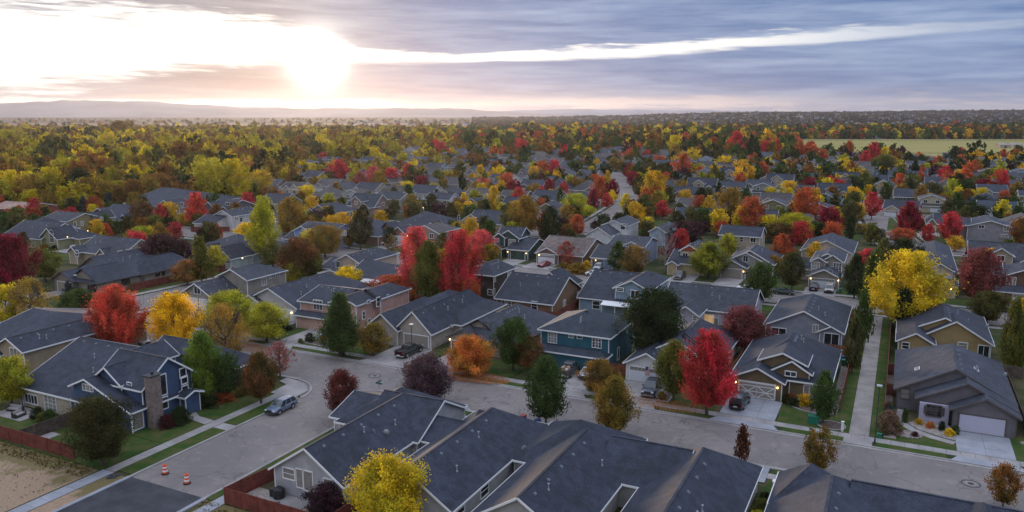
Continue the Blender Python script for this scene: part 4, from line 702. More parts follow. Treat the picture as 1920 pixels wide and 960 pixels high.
[-50.7,257.5,5.5,5.8,"redor","round","orange red round topped tree just right of the pale blue gable house"],
[-113.3,186.6,7.0,4.9,"olive2","maple","dull olive full crowned tree in front of the tall hipped roof house"],
[-6.8,264.2,6.6,5.3,"oliveg","maple","olive green full crowned tree just right of the wide beige gable house"],
[-38.6,298.4,6.4,6.2,"oliveg","round","olive green round topped tree beyond the wide beige gable house"],
[-203.2,173.6,6.2,5.3,"crim","round","crimson round topped tree just right of the small high windows house"],
[-207.5,121.2,6.3,4.3,"coralr","round","coral red round topped tree in front of the arched gable olive house"],
[-2.4,214.2,5.3,4.1,"redor","round","orange red round topped tree just left of the golden tree house"],
[36.0,354.1,7.1,6.4,"yel2","oval","yellow egg shaped tree beyond the blank walled grey house"],
[21.5,320.3,7.7,5.8,"olive2","oval","dull olive egg shaped tree just left of the blank walled grey house"],
[-80.6,294.1,7.0,6.2,"crim","maple","crimson full crowned tree beyond the pale blue gable house"],
[-233.4,208.5,6.3,5.9,"coralr","oval","coral red egg shaped tree in front of the large grey roofed house"],
[-92.3,331.3,7.1,6.8,"limey","round","yellow lime round topped tree just right of the curving road"],
[-137.6,195.7,5.9,4.7,"dgreen","maple","dark green full crowned tree in front of the steep brick gables house"],
[-64.8,302.4,8.8,5.9,"yelor","oval","amber yellow egg shaped tree just right of the pale blue gable house"],
[42.6,301.8,5.0,4.9,"crim","oval","crimson egg shaped tree just right of the blank walled grey house"],
[-24.1,252.5,5.4,4.6,"redor","maple","orange red full crowned tree just left of the wide beige gable house"],
[-162.4,294.6,7.6,6.5,"lime","maple","lime yellow full crowned tree beyond the cream gabled house"],
[-91.2,323.7,7.8,6.3,"oliveo","oval","olive and amber egg shaped tree just right of the curving road"],
[-73.8,252.2,6.0,4.8,"yel2","maple","yellow full crowned tree just left of the pale blue gable house"],
[21.5,420.2,9.7,6.8,"lime","maple","lime yellow full crowned tree beyond the lamp lit olive house"],
[8.7,385.0,9.2,6.3,"oliveo","oval","olive and amber egg shaped tree beyond the lamp lit olive house"],
[-53.5,270.2,6.3,4.9,"yelor","round","amber yellow round topped tree just right of the pale blue gable house"],
[-4.6,264.3,5.1,4.4,"olive2","round","dull olive round topped tree just right of the wide beige gable house"],
[-230.0,142.0,5.5,4.2,"dolive","oval","dark olive egg shaped tree just left of the arched gable olive house"],
[-347.7,378.2,12.0,8.9,"oliveo","round","big olive and amber round topped tree just right of the brown brick two-storey house"],
[-101.1,229.0,4.3,4.5,"olive2","oval","small dull olive egg shaped tree just right of the dark green house"],
[-147.1,188.1,5.6,4.2,"oliveo","oval","olive and amber egg shaped tree just right of the sky blue house"],
[50.5,448.0,7.3,6.8,"oliveo","oval","olive and amber egg shaped tree beyond the blank walled grey house"],
[-455.1,337.3,11.7,9.0,"dolive","round","big dark olive round topped tree beyond the red clapboard house"],
[-145.9,302.5,8.5,6.0,"crim","round","crimson round topped tree just right of the cream gabled house"],
[-478.1,316.6,10.6,8.8,"dolive","oval","big dark olive egg shaped tree beyond the olive gold house"],
[-464.3,336.0,12.7,9.0,"oliveg","maple","big olive green full crowned tree beyond the red clapboard house"],
[-200.5,272.1,7.3,5.9,"oliveg","round","olive green round topped tree beyond the steep brick gables house"],
[-98.1,329.5,8.0,6.0,"redor","oval","orange red egg shaped tree just right of the curving road"],
[-489.0,319.9,9.0,8.9,"yel2","round","yellow round topped tree beyond the olive gold house"],
[-39.2,379.0,7.1,6.3,"green","maple","green full crowned tree beyond the wide beige gable house"],
[-34.5,381.4,6.1,6.3,"dgreen","maple","dark green full crowned tree beyond the wide beige gable house"],
[-390.1,371.5,10.7,8.9,"orgreen","oval","big green and rust egg shaped tree beyond the pale blue gabled house"],
[-175.5,253.1,7.0,5.3,"olive2","round","dull olive round topped tree just left of the tall hipped roof house"],
[-30.6,267.1,5.5,4.4,"crimd","round","deep red round topped tree just left of the wide beige gable house"],
[-28.2,243.1,4.3,4.0,"crimd","oval","small deep red egg shaped tree just left of the wide beige gable house"],
[-429.5,354.6,10.7,8.8,"olive2","oval","big dull olive egg shaped tree beyond the large grey roofed house"],
[-71.5,215.8,4.6,3.9,"oliveg","round","small olive green round topped tree just left of the light blue two-storey house"],
[-208.8,168.4,5.3,4.2,"yel2","round","yellow round topped tree just right of the small high windows house"],
[-204.8,158.4,5.2,4.0,"oliveo","round","olive and amber round topped tree beyond the small high windows house"],
[-185.6,336.4,7.0,6.6,"oliveo","round","olive and amber round topped tree beyond the cream gabled house"],
[-443.6,361.7,13.0,8.9,"oliveo","maple","big olive and amber full crowned tree beyond the large grey roofed house"],
[-178.9,331.7,7.2,6.4,"yelor","round","nearest amber yellow round topped tree beyond the cream gabled house"],
[-520.5,337.8,12.7,9.0,"yel2","oval","big yellow egg shaped tree beyond the olive gold house"]]
FAR_H=[[-25,701,"A","white"],[-200,618,"C","beige"],[-372,533,"A","pale blue"],[-142,648,"A","tan"],[-312,566,"G","grey"],[-484,481,"G","white"],[-41,702,"H","olive"],[20,733,"B","dark grey"],[-388,534,"E","taupe"],[-216,619,"E","grey"],[-327,565,"B","olive"],[-157,651,"H","grey"],[-56,702,"B","cream"],[4,733,"B","dark grey"],[-232,619,"B","white"],[-402,535,"D","dark grey"],[-172,649,"B","dark grey"],[-342,567,"G","dark grey"],[-12,731,"A","dark grey"],[-72,701,"A","pale grey"],[-248,616,"C","white"],[-188,648,"E","dark grey"],[-419,535,"B","olive"],[-358,565,"B","taupe"],[-264,616,"A","pale blue"],[-434,533,"E","white"],[-89,704,"T","cream"],[-398,554,"B","pale blue"],[-204,651,"E","cream"],[-373,568,"B","tan"],[-104,701,"A","beige"],[-280,617,"E","cream"],[-451,534,"H","tan"],[-218,649,"H","taupe"],[-325,598,"B","pale blue"],[-118,700,"B","taupe"],[-295,618,"A","olive"],[-235,649,"C","cream"],[-134,700,"B","beige"],[-311,617,"C","beige"],[-517,519,"A","tan"],[-150,702,"A","beige"],[-252,652,"A","dark grey"],[-326,619,"G","beige"],[-267,648,"B","pale grey"],[-165,702,"A","dark grey"],[-108,731,"D","pale blue"],[-341,619,"A","tan"],[-180,700,"A","grey"],[-282,651,"A","grey"],[-357,617,"B","grey"],[-124,732,"B","white"],[-298,649,"E","white"],[-196,702,"E","taupe"],[-140,731,"A","dark grey"],[-374,617,"B","cream"],[-314,650,"B","olive"],[-212,702,"B","tan"],[-156,732,"H","white"],[-389,617,"G","cream"],[-329,650,"E","beige"],[-229,702,"A","tan"],[-406,616,"H","tan"],[-345,648,"H","beige"],[-170,735,"G","grey"],[-245,701,"B","grey"],[-186,734,"A","pale grey"],[-360,648,"A","pale blue"],[-421,619,"D","grey"],[-730,468,"W","white"],[-260,700,"A","dark grey"],[-202,735,"G","beige"],[-438,619,"D","dark grey"],[-376,650,"A","grey"],[-276,701,"A","beige"],[-216,731,"B","grey"],[-392,650,"E","grey"],[-292,701,"A","white"],[-233,734,"H","grey"],[-408,649,"G","grey"],[-308,700,"A","tan"],[-248,733,"B","taupe"],[-424,648,"G","grey"],[-324,700,"H","taupe"],[-440,648,"B","olive"],[-264,734,"D","pale grey"],[-339,700,"C","grey"],[-279,735,"A","white"],[-456,650,"B","cream"],[-354,701,"B","olive"],[-294,733,"C","white"],[-472,648,"A","pale blue"],[-370,699,"B","white"],[-310,734,"E","beige"],[-387,702,"E","tan"],[-324,733,"C","taupe"],[-402,699,"C","white"],[-340,732,"D","beige"],[-419,702,"H","white"],[-356,733,"B","grey"],[-372,733,"B","taupe"],[-436,703,"H","pale grey"],[-387,732,"E","grey"],[-450,702,"G","dark grey"],[-582,673,"S","pinkish"],[-436,818,"S","white"],[-625,909,"S","white"]]
ROADS=[[[[-420,94.6],[130,94.6]],5.6],[[[-68.9,10],[-68.9,94]],5.6],[[[-146,94],[-143.5,120],[-141.5,150],[-139,178]],5.2],[[[-300,196],[-170,186],[-139,178],[130,178]],5.5],[[[-118,232],[-103,243],[-98,258],[-98,275],[-103,305],[-107,333],[-114,360],[-128,390],[-143,430],[-157,468],[-175,520]],5.3],[[[-330,262],[-200,240],[-118,232]],5.0],[[[4,262],[-1,290],[-5,320],[-9,355],[-13,400]],5.3],[[[4,262],[120,262]],5.0],[[[-175,345],[-107,345]],4.6],[[[-9,345],[120,345]],4.8],[[[-262,300],[-262,205],[-300,196]],4.6],[[[-240,428],[-9,428],[110,428]],4.8],[[[-400,345],[-175,345]],4.6],[[[-420,300],[-262,300]],4.6],[[[-420,511],[60,511]],4.8],[[[-420,594],[60,594]],4.8],[[[-300,262],[-300,300]],4.6]]


# ------------------------------------------------------------------ materials
def mat(name, col=(.5, .5, .5), rough=.8, spec=.3, metal=0., fn=None):
    m = bpy.data.materials.new(name); m.use_nodes = True
    b = m.node_tree.nodes['Principled BSDF']
    b.inputs['Base Color'].default_value = (*col, 1); b.inputs['Roughness'].default_value = rough
    b.inputs[13].default_value = spec; b.inputs['Metallic'].default_value = metal
    if fn: fn(NT(m.node_tree), b)
    return m
def objcol(N): return N.n('ShaderNodeObjectInfo').outputs['Color']
def opos(N): return N.n('ShaderNodeTexCoord').outputs['Object']
def gpos(N): return N.n('ShaderNodeNewGeometry').outputs['Position']
def bump(N, b, h, strength, dist=.02):
    nd = N.n('ShaderNodeBump'); nd.inputs['Strength'].default_value = strength; nd.inputs['Distance'].default_value = dist
    N.l(h, nd.inputs['Height']); N.l(nd.outputs[0], b.inputs['Normal'])
def var(N, col, vec, scale, lo, hi, detail=4):
    n = N.noise(vec, scale, detail)
    v = N.ss(n, .3, .7, lo, hi)
    return N.mix(1, col, N.comb(v, v, v), 'MULTIPLY')

def f_roof(N, b):
    g = gpos(N); c = var(N, var(N, objcol(N), g, .16, .82, 1.2), g, .9, .72, 1.28)
    sp = N.n('ShaderNodeSeparateXYZ'); N.l(g, sp.inputs[0])
    # shingle courses: rows by height, tabs along the run
    row = N.m('FRACT', N.m('MULTIPLY', sp.outputs[2], 8.0))
    br = N.n('ShaderNodeTexBrick'); br.offset = .5
    N.l(N.comb(N.m('ADD', sp.outputs[0], sp.outputs[1]), N.m('MULTIPLY', sp.outputs[2], 1.9), 0), br.inputs['Vector'])
    br.inputs['Scale'].default_value = 2.2; br.inputs['Mortar Size'].default_value = .012
    br.inputs['Color1'].default_value = (.82, .82, .82, 1); br.inputs['Color2'].default_value = (1.16, 1.16, 1.16, 1); br.inputs['Mortar'].default_value = (.75, .75, .75, 1)
    c = N.mix(1, c, br.outputs[0], 'MULTIPLY')
    c = var(N, c, g, 7., .8, 1.2, 3)
    N.l(c, b.inputs['Base Color']); bump(N, b, N.m('ADD', row, br.outputs[1]), .35, .015)
def f_siding(N, b):
    g = gpos(N); c = var(N, objcol(N), g, .8, .86, 1.1)
    sp = N.n('ShaderNodeSeparateXYZ'); N.l(g, sp.inputs[0])
    row = N.m('FRACT', N.m('MULTIPLY', sp.outputs[2], 5.5))
    edge = N.ss(row, .0, .16, .72, 1)
    c = N.mix(1, c, N.comb(edge, edge, edge), 'MULTIPLY')
    N.l(c, b.inputs['Base Color']); bump(N, b, row, .5, .03)
def f_batten(N, b):
    g = gpos(N); c = var(N, objcol(N), g, .8, .88, 1.1)
    sp = N.n('ShaderNodeSeparateXYZ'); N.l(g, sp.inputs[0])
    row = N.m('ABSOLUTE', N.m('SUBTRACT', N.m('FRACT', N.m('MULTIPLY', N.m('ADD', sp.outputs[0], sp.outputs[1]), 2.4)), .5))
    e = N.ss(row, .05, .10, 1., 0.); k = N.ss(row, .04, .12, .78, 1)
    c = N.mix(1, c, N.comb(k, k, k), 'MULTIPLY')
    N.l(c, b.inputs['Base Color']); bump(N, b, e, .5, .03)
def noisy(col, scale, lo, hi, bs=0., vecf=gpos, scale2=None):
    def fn(N, b):
        g = vecf(N); c = var(N, col, g, scale, lo, hi)
        if scale2: c = var(N, c, g, scale2, lo * .5 + .5, hi * .5 + .5)
        N.l(c, b.inputs['Base Color'])
        if bs: bump(N, b, N.noise(g, scale * 3, 4), bs, .03)
    return fn
M = {}
M['roof'] = mat('shingles', rough=.72, spec=.35, fn=f_roof)
M['siding'] = mat('lap_siding', rough=.75, fn=f_siding)
M['batten'] = mat('board_and_batten', rough=.75, fn=f_batten)
M['trim'] = mat('white_paint', (.74, .74, .73), .55)
M['dtrim'] = mat('dark_paint', (.10, .085, .08), .6)
M['glass'] = mat('window_glass', (.02, .024, .03), .08, .9)
M['blind'] = mat('glass_over_blinds', fn=noisy((.24, .22, .19), 3, .8, 1.1), rough=.3, spec=.6)
def emit(name, col, st, basec=(.8, .7, .5)):
    m = mat(name, basec, .5); b = m.node_tree.nodes['Principled BSDF']
    b.inputs['Emission Color'].default_value = (*col, 1); b.inputs['Emission Strength'].default_value = st
    return m
M['lit'] = emit('lit_room_glass', (1, .62, .26), .24, (.2, .15, .1))
M['lamp'] = emit('lamp_glow', (1, .62, .25), 5.0)
M['garage_white'] = mat('garage_white', (.62, .63, .66), .5)
M['garage_dark'] = mat('garage_dark', (.09, .09, .09), .5)
M['garage_tan'] = mat('garage_tan', (.30, .265, .22), .55)
M['garage_green'] = mat('garage_green', (.045, .08, .065), .5)
M['garage_cream'] = mat('garage_cream', (.44, .34, .20), .55)
M['garage_lav'] = mat('garage_lavender', (.47, .46, .55), .5)
M['metal'] = mat('galvanised', (.5, .52, .54), .4, metal=.7)
M['ventgrey'] = mat('vent_grey', (.14, .16, .19), .5)
M['pipegrey'] = mat('pipe_grey', (.30, .31, .33), .5)
M['darkmetal'] = mat('dark_metal', (.05, .055, .06), .5, metal=.3)
M['wood'] = mat('fence_wood', fn=noisy((.19, .06, .035), 1.6, .7, 1.25, .2, scale2=9.), rough=.8)
M['fencered'] = mat('red_fence_wood', fn=noisy((.17, .045, .032), 1.2, .7, 1.2, .2, scale2=9.), rough=.8)
M['fenceold'] = mat('old_grey_fence_wood', fn=noisy((.10, .075, .06), 1.4, .6, 1.3, .2, scale2=9.), rough=.85)
M['stone'] = mat('chimney_stone', fn=lambda N, b: N.l(N.mix(N.noise(gpos(N), 2.8, 2), (.10, .07, .06), (.36, .29, .25)), b.inputs['Base Color']), rough=.9)
def f_leaf(N, b):
    at = N.n('ShaderNodeAttribute', attribute_type='OBJECT', attribute_name='tint2')
    v = N.n('ShaderNodeAttribute', attribute_name='tone')
    sp = N.n('ShaderNodeSeparateXYZ'); N.l(v.outputs['Vector'], sp.inputs[0])
    c = N.mix(sp.outputs[0], objcol(N), at.outputs['Color'])
    k = N.m('ADD', .42, N.m('MULTIPLY', sp.outputs[1], 1.10))
    c = N.mix(1, c, N.comb(k, k, k), 'MULTIPLY')
    N.l(c, b.inputs['Base Color'])
    tr = N.n('ShaderNodeBsdfTranslucent'); N.l(c, tr.inputs[0])
    mx = N.n('ShaderNodeMixShader'); mx.inputs[0].default_value = .42
    out = [n for n in N.t.nodes if n.type == 'OUTPUT_MATERIAL'][0]
    N.l(b.outputs[0], mx.inputs[1]); N.l(tr.outputs[0], mx.inputs[2]); N.l(mx.outputs[0], out.inputs[0])
M['leaf'] = mat('leaves', rough=.7, spec=.15, fn=f_leaf)
def f_leafv(N, b):
    v = N.n('ShaderNodeAttribute', attribute_name='hue')
    N.l(v.outputs['Color'], b.inputs['Base Color'])
    if b.inputs[13].default_value < .11:
        tr = N.n('ShaderNodeBsdfTranslucent'); N.l(v.outputs['Color'], tr.inputs[0]); mx = N.n('ShaderNodeMixShader'); mx.inputs[0].default_value = .45
        out = [n for n in N.t.nodes if n.type == 'OUTPUT_MATERIAL'][0]; N.l(b.outputs[0], mx.inputs[1]); N.l(tr.outputs[0], mx.inputs[2]); N.l(mx.outputs[0], out.inputs[0])
M['leafv'] = mat('far_leaves', rough=.8, spec=.1, fn=f_leafv)
M['facev'] = mat('far_surfaces', rough=.8, spec=.2, fn=f_leafv)
M['bark'] = mat('bark', fn=noisy((.11, .085, .07), 4, .7, 1.3, .3), rough=.9)
M['palebark'] = mat('pale_bark', fn=noisy((.26, .22, .21), 4, .8, 1.2, .2), rough=.9)

def f_ground(N, b):
    g = gpos(N); sp = N.n('ShaderNodeSeparateXYZ'); N.l(g, sp.inputs[0])
    n1 = N.noise(g, .012, 6, .6); n2 = N.noise(g, .18, 5, .6); n3 = N.noise(g, 2.2, 4)
    near = N.mix(N.ss(n2, .44, .60), (.035, .058, .016), (.10, .085, .045))
    far = N.mix(N.ss(n1, .42, .58), (.10, .08, .06), (.055, .06, .04))
    d = N.m('ADD', N.m('MULTIPLY', sp.outputs[0], FWD[0]), N.m('MULTIPLY', sp.outputs[1], FWD[1]))
    c = N.mix(N.ss(d, 700, 1500), near, far)
    c = N.mix(N.ss(n3, .3, .7, 0, .35), c, (.05, .04, .025))
    N.l(c, b.inputs['Base Color'])
M['ground'] = mat('valley_ground', rough=.95, spec=.1, fn=f_ground)
def f_lawn(N, b):
    g = gpos(N); n = N.noise(g, .5, 5, .6); n2 = N.noise(g, 9, 4, .7)
    c = N.mix(N.ss(n, .36, .64), (.034, .082, .014), (.095, .098, .032))
    c = N.mix(N.ss(n2, .35, .75, 0, .6), c, (.02, .04, .010))
    N.l(c, b.inputs['Base Color']); bump(N, b, n2, .6, .05)
M['lawn'] = mat('lawn_grass', rough=.95, spec=.1, fn=f_lawn)
def f_dirt(N, b):
    g = gpos(N); n = N.noise(g, .22, 6, .65); n2 = N.noise(g, 3.5, 5, .7)
    sp = N.n('ShaderNodeSeparateXYZ'); N.l(g, sp.inputs[0])
    c = N.mix(N.ss(n2, .3, .7), (.26, .18, .115), (.39, .275, .19))
    weed = N.m('MULTIPLY', N.ss(N.m('ADD', n, N.ss(sp.outputs[1], 44, 56, -.16, .12)), .47, .60), N.ss(n2, .25, .6, .4, 1.))
    c = N.mix(weed, c, (.15, .125, .05))
    N.l(c, b.inputs['Base Color']); bump(N, b, n2, .8, .08)
M['dirt'] = mat('bare_dirt', rough=.95, spec=.1, fn=f_dirt)
def f_road(N, b):
    g = gpos(N); n = N.noise(g, .09, 5, .6); n2 = N.noise(g, 12, 3, .7); n3 = N.noise(g, .6, 5, .7, 1.)
    c = N.mix(N.ss(n, .35, .65), (.180, .160, .150), (.245, .216, .200))
    c = N.mix(N.ss(n2, .2, .8, 0, .5), c, (.15, .135, .13))
    c = N.mix(N.ss(n3, .60, .70, 0, .6), c, (.085, .08, .08)); c = N.mix(N.ss(N.noise(g, .28, 6, .7, 2.5), .54, .62, 0, .35), c, (.32, .27, .23))
    # tar-sealed cracks
    vo = N.n('ShaderNodeTexVoronoi', feature='DISTANCE_TO_EDGE'); vo.inputs['Scale'].default_value = .11
    ad = N.n('ShaderNodeVectorMath', operation='ADD'); N.l(g, ad.inputs[0])
    sc = N.n('ShaderNodeVectorMath', operation='SCALE'); nn = N.n('ShaderNodeTexNoise'); nn.inputs['Scale'].default_value = .35
    N.l(g, nn.inputs[0]); N.l(nn.outputs[1], sc.inputs[0]); sc.inputs['Scale'].default_value = 5.; N.l(sc.outputs[0], ad.inputs[1]); N.l(ad.outputs[0], vo.inputs[0])
    c = N.mix(N.ss(vo.outputs[0], .012, .005, 0, .45), c, (.07, .065, .07))
    N.l(c, b.inputs['Base Color'])
M['road'] = mat('worn_chip_seal', rough=.85, spec=.25, fn=f_road)
M['asphalt'] = mat('new_asphalt', fn=noisy((.046, .048, .055), .5, .75, 1.3, .2, scale2=14.), rough=.8)
M['concrete'] = mat('concrete', fn=noisy((.31, .29, .28), .35, .8, 1.14, .1, scale2=6.), rough=.85)
M['newconcrete'] = mat('new_concrete', fn=noisy((.29, .30, .33), .5, .88, 1.1, .1, scale2=6.), rough=.8)
M['joint'] = mat('concrete_joint', (.12, .11, .10), .9)
M['path'] = mat('path_concrete', fn=noisy((.27, .245, .225), .5, .8, 1.15, .1, scale2=8.), rough=.85)
M['bark_bed'] = mat('bark_mulch', fn=noisy((.10, .075, .065), 2.5, .6, 1.4, .4), rough=.95)
M['gravel'] = mat('gravel_bed', fn=noisy((.30, .26, .23), 5, .6, 1.3, .4), rough=.95)
M['rubber'] = mat('rubber', (.02, .02, .02), .8)
M['chrome'] = mat('chrome', (.6, .6, .6), .2, metal=1)
M['tail'] = mat('tail_lamp', (.35, .02, .015), .3)
M['headl'] = mat('head_lamp', (.7, .72, .75), .15, .8)
M['carglass'] = mat('car_glass', (.03, .045, .05), .06, 1.0)
M['plastic_blue'] = mat('blue_plastic', (.02, .06, .22), .5)
M['plastic_green'] = mat('green_plastic', (.02, .16, .10), .5)
M['plastic_red'] = mat('red_plastic', (.35, .04, .02), .5)
M['orange_pl'] = mat('orange_plastic', (.72, .10, .03), .5)
M['white_refl'] = mat('white_reflective', (.75, .72, .70), .4)
M['cover'] = mat('grill_cover', fn=noisy((.02, .022, .022), 3, .7, 1.6, .3), rough=.5)
def f_carp(N, b):
    N.l(objcol(N), b.inputs['Base Color']); b.inputs['Coat Weight'].default_value = .7; b.inputs['Coat Roughness'].default_value = .08
M['paint'] = mat('car_paint', rough=.35, spec=.5, fn=f_carp)
M['leaflitter'] = mat('fallen_leaves', fn=noisy((.38, .14, .04), 20, .5, 1.4), rough=.9)
M['dryweed'] = mat('dry_weeds', fn=noisy((.16, .125, .04), 1.5, .5, 1.5), rough=.9)
M['field'] = mat('dry_field', fn=None, rough=.95, spec=.1)
def f_field(N, b):
    g = gpos(N); mp = N.n('ShaderNodeMapping'); N.l(g, mp.inputs[0]); mp.inputs['Scale'].default_value = (1, 2.4, 1); mp.inputs['Rotation'].default_value = (0, 0, -YAW)
    n = N.noise(mp.outputs[0], .012, 5, .6); n2 = N.noise(g, .25, 4, .6)
    c = N.mix(N.ss(n, .42, .6), (.27, .25, .07), (.34, .27, .11))
    c = N.mix(N.ss(n2, .35, .65, 0, .3), c, (.17, .19, .05)); N.l(c, b.inputs['Base Color'])
f_field(NT(M['field'].node_tree), M['field'].node_tree.nodes['Principled BSDF'])
M['farland'] = mat('tilled_land', fn=noisy((.20, .125, .085), .004, .8, 1.15), rough=.95)

# ------------------------------------------------------------------ mesh helpers
class MB:
    def __init__(s): s.v = []; s.f = []; s.mi = []
    def quad(s, a, b, c, d, m=0):
        n = len(s.v); s.v += [a, b, c, d]; s.f.append((n, n + 1, n + 2, n + 3)); s.mi.append(m)
    def poly(s, pts, m=0):
        n = len(s.v); s.v += list(pts); s.f.append(tuple(range(n, n + len(pts)))); s.mi.append(m)
    def box(s, x0, x1, y0, y1, z0, z1, m=0):
        n = len(s.v)
        s.v += [(x0, y0, z0), (x1, y0, z0), (x1, y1, z0), (x0, y1, z0), (x0, y0, z1), (x1, y0, z1), (x1, y1, z1), (x0, y1, z1)]
        for q in ((0, 3, 2, 1), (4, 5, 6, 7), (0, 1, 5, 4), (1, 2, 6, 5), (2, 3, 7, 6), (3, 0, 4, 7)):
            s.f.append(tuple(n + i for i in q)); s.mi.append(m)
    def beam(s, p, q, w, h, m=0, up=(0, 0, 1)):
        """board from p to q, w wide (sideways), h high (along up)"""
        p = Vector(p); q = Vector(q); d = (q - p)
        if d.length < 1e-6: return
        d.normalize(); u = Vector(up); sd = d.cross(u)
        if sd.length < 1e-5: sd = Vector((1, 0, 0))
        sd.normalize(); u = sd.cross(d).normalized()
        n = len(s.v)
        for e in (p, q):
            for a, b in ((-1, -1), (1, -1), (1, 1), (-1, 1)):
                s.v.append(tuple(e + sd * (a * w / 2) + u * (b * h / 2)))
        for f in ((0, 1, 2, 3), (7, 6, 5, 4), (0, 4, 5, 1), (1, 5, 6, 2), (2, 6, 7, 3), (3, 7, 4, 0)):
            s.f.append(tuple(n + i for i in f)); s.mi.append(m)
    def tube(s, pts, rad, k=6, m=0, cap=True):
        rings = []
        for i, p in enumerate(pts):
            p = Vector(p)
            d = (Vector(pts[min(i + 1, len(pts) - 1)]) - Vector(pts[max(i - 1, 0)]))
            d = d.normalized() if d.length > 1e-9 else Vector((0, 0, 1))
            a = d.cross(Vector((0, 0, 1)) if abs(d.z) < .9 else Vector((1, 0, 0))).normalized(); b = d.cross(a)
            r = rad[i] if isinstance(rad, (list, tuple)) else rad
            n = len(s.v)
            for j in range(k):
                t = 2 * math.pi * j / k; s.v.append(tuple(p + a * (math.cos(t) * r) + b * (math.sin(t) * r)))
            rings.append(n)
        for r0, r1 in zip(rings, rings[1:]):
            for j in range(k):
                s.f.append((r0 + j, r0 + (j + 1) % k, r1 + (j + 1) % k, r1 + j)); s.mi.append(m)
        if cap:
            s.f.append(tuple(rings[0] + j for j in reversed(range(k)))); s.mi.append(m)
            s.f.append(tuple(rings[-1] + j for j in range(k))); s.mi.append(m)
    def mesh(s, name, mats, smooth=False):
        me = bpy.data.meshes.new(name); me.from_pydata(s.v, [], s.f)
        for m in mats: me.materials.append(m)
        if len(mats) > 1: me.polygons.foreach_set('material_index', s.mi)
        if smooth: me.polygons.foreach_set('use_smooth', [True] * len(me.polygons))
        me.update(); return me
def obj(name, me, parent=None, loc=(0, 0, 0), rz=0, col=None, scale=None):
    o = bpy.data.objects.new(name, me); COLL.objects.link(o)
    o.location = loc; o.rotation_euler = (0, 0, rz)
    if scale: o.scale = scale
    if parent: o.parent = parent
    if col: o.color = (*col, 1)
    return o
def build(mb, name, mats, parent=None, smooth=False, **kw):
    return obj(name, mb.mesh(name, mats if isinstance(mats, list) else [mats], smooth), parent, **kw)
def thing(name, label, cat, loc=(0, 0, 0), rz=0, group=None):
    o = obj(name, None, None, loc, rz); tag(o, label, cat, group); return o
def tag(o, label, cat, group=None):
    o['label'] = label; o['category'] = cat
    if group: o['group'] = group
    return o
def structure(o): o['kind'] = 'structure'; return o
def stuff(o): o['kind'] = 'stuff'; return o

# ------------------------------------------------------------------ terrain and far land
def dist_of(x, y): return x * FWD[0] + y * FWD[1]
def at(d, t):   # point at forward distance d and lateral tangent t of the drone's heading
    return (d * (FWD[0] + t * RGT[0]), d * (FWD[1] + t * RGT[1]))
mb = MB(); mb.quad((-15900, -15900, 0), (15900, -15900, 0), (15900, 15900, 0), (-15900, 15900, 0))
structure(build(mb, 'ground', M['ground']))
def rise(d, t):
    """gentle bench on the right of the valley, metres"""
    a = max(0., min(1., (t - .02) / .35)); b = max(0., min(1., (d - 1900) / 2600)); b = b * b * (3 - 2 * b)
    a = a * a * (3 - 2 * a)
    return 41 * a * b + 8 * b * max(0, min(1, (t + .1) / .2)) * math.sin(d * .0016 + t * 9)
mb = MB(); ds = [1850 + 260 * i for i in range(16)]; ts = [-.14 + .035 * i for i in range(34)]
for i in range(len(ds)):
    for t in ts:
        x, y = at(ds[i], t); z = rise(ds[i], t) * (1 if i < len(ds) - 1 else 0)
        mb.v.append((x, y, z + .05 - (1.0 if t == ts[0] or i == 0 else 0)))
n = len(ts)
for i in range(len(ds) - 1):
    for j in range(n - 1): mb.f.append((i * n + j, i * n + j + 1, (i + 1) * n + j + 1, (i + 1) * n + j)); mb.mi.append(0)
structure(build(mb, 'hill', M['ground'], smooth=True))
def ridge(name, d, prof, depth, col):
    """mountain range: prof = (tangent, height); a folded slope falling towards us"""
    mb = MB(); rows = 7; rnd = random.Random(5); cols = 150
    ts = [prof[0][0] + (prof[-1][0] - prof[0][0]) * i / cols for i in range(cols + 1)]
    for j in range(rows):
        u = j / (rows - 1)
        for i, t in enumerate(ts):
            for (a, ha), (b, hb) in zip(prof, prof[1:]):
                if a <= t <= b: h = ha + (hb - ha) * (t - a) / (b - a); break
            h += (math.sin(t * 210) * 2.5 + math.sin(t * 83 + 1) * 4 + math.sin(t * 470) * 1.2) * min(1, h / 60)
            fold = math.sin(t * 130 + u * 2) * .12 + math.sin(t * 61) * .1
            hh = h * (u ** (1.1 + fold)); dd = d + depth * (u - 1)
            x, y = at(dd, t); mb.v.append((x, y, hh - (2 if j == 0 else 0)))
    m = cols + 1
    for j in range(rows - 1):
        for i in range(m - 1): mb.f.append((j * m + i, j * m + i + 1, (j + 1) * m + i + 1, (j + 1) * m + i)); mb.mi.append(0)
    # back slope
    k = len(mb.v)
    for i, t in enumerate(ts): x, y = at(d + depth, t); mb.v.append((x, y, -3))
    for i in range(m - 1): mb.f.append(((rows - 1) * m + i, (rows - 1) * m + i + 1, k + i + 1, k + i)); mb.mi.append(0)
    return structure(build(mb, name, mat(name + '_slope', fn=noisy(col, .0012, .75, 1.2)), smooth=True))
def pt(px, py, d):
    t = (px - 960) / 1504.; return (t, CAM_H + (212 - py) / 1504. * d * 1.0)
D1 = 9000
ridge('mountains', D1, [pt(-500, 196, D1), pt(-200, 194, D1), pt(0, 193, D1), pt(40, 193, D1), pt(100, 190, D1), pt(118, 187, D1), pt(150, 189, D1), pt(270, 190, D1), pt(330, 194, D1), pt(440, 200, D1), pt(560, 203, D1), pt(700, 203, D1), pt(830, 203, D1), pt(900, 206, D1), pt(960, 211, D1), pt(1050, 214, D1)], 1500, (.24, .21, .21))
D2 = 11000
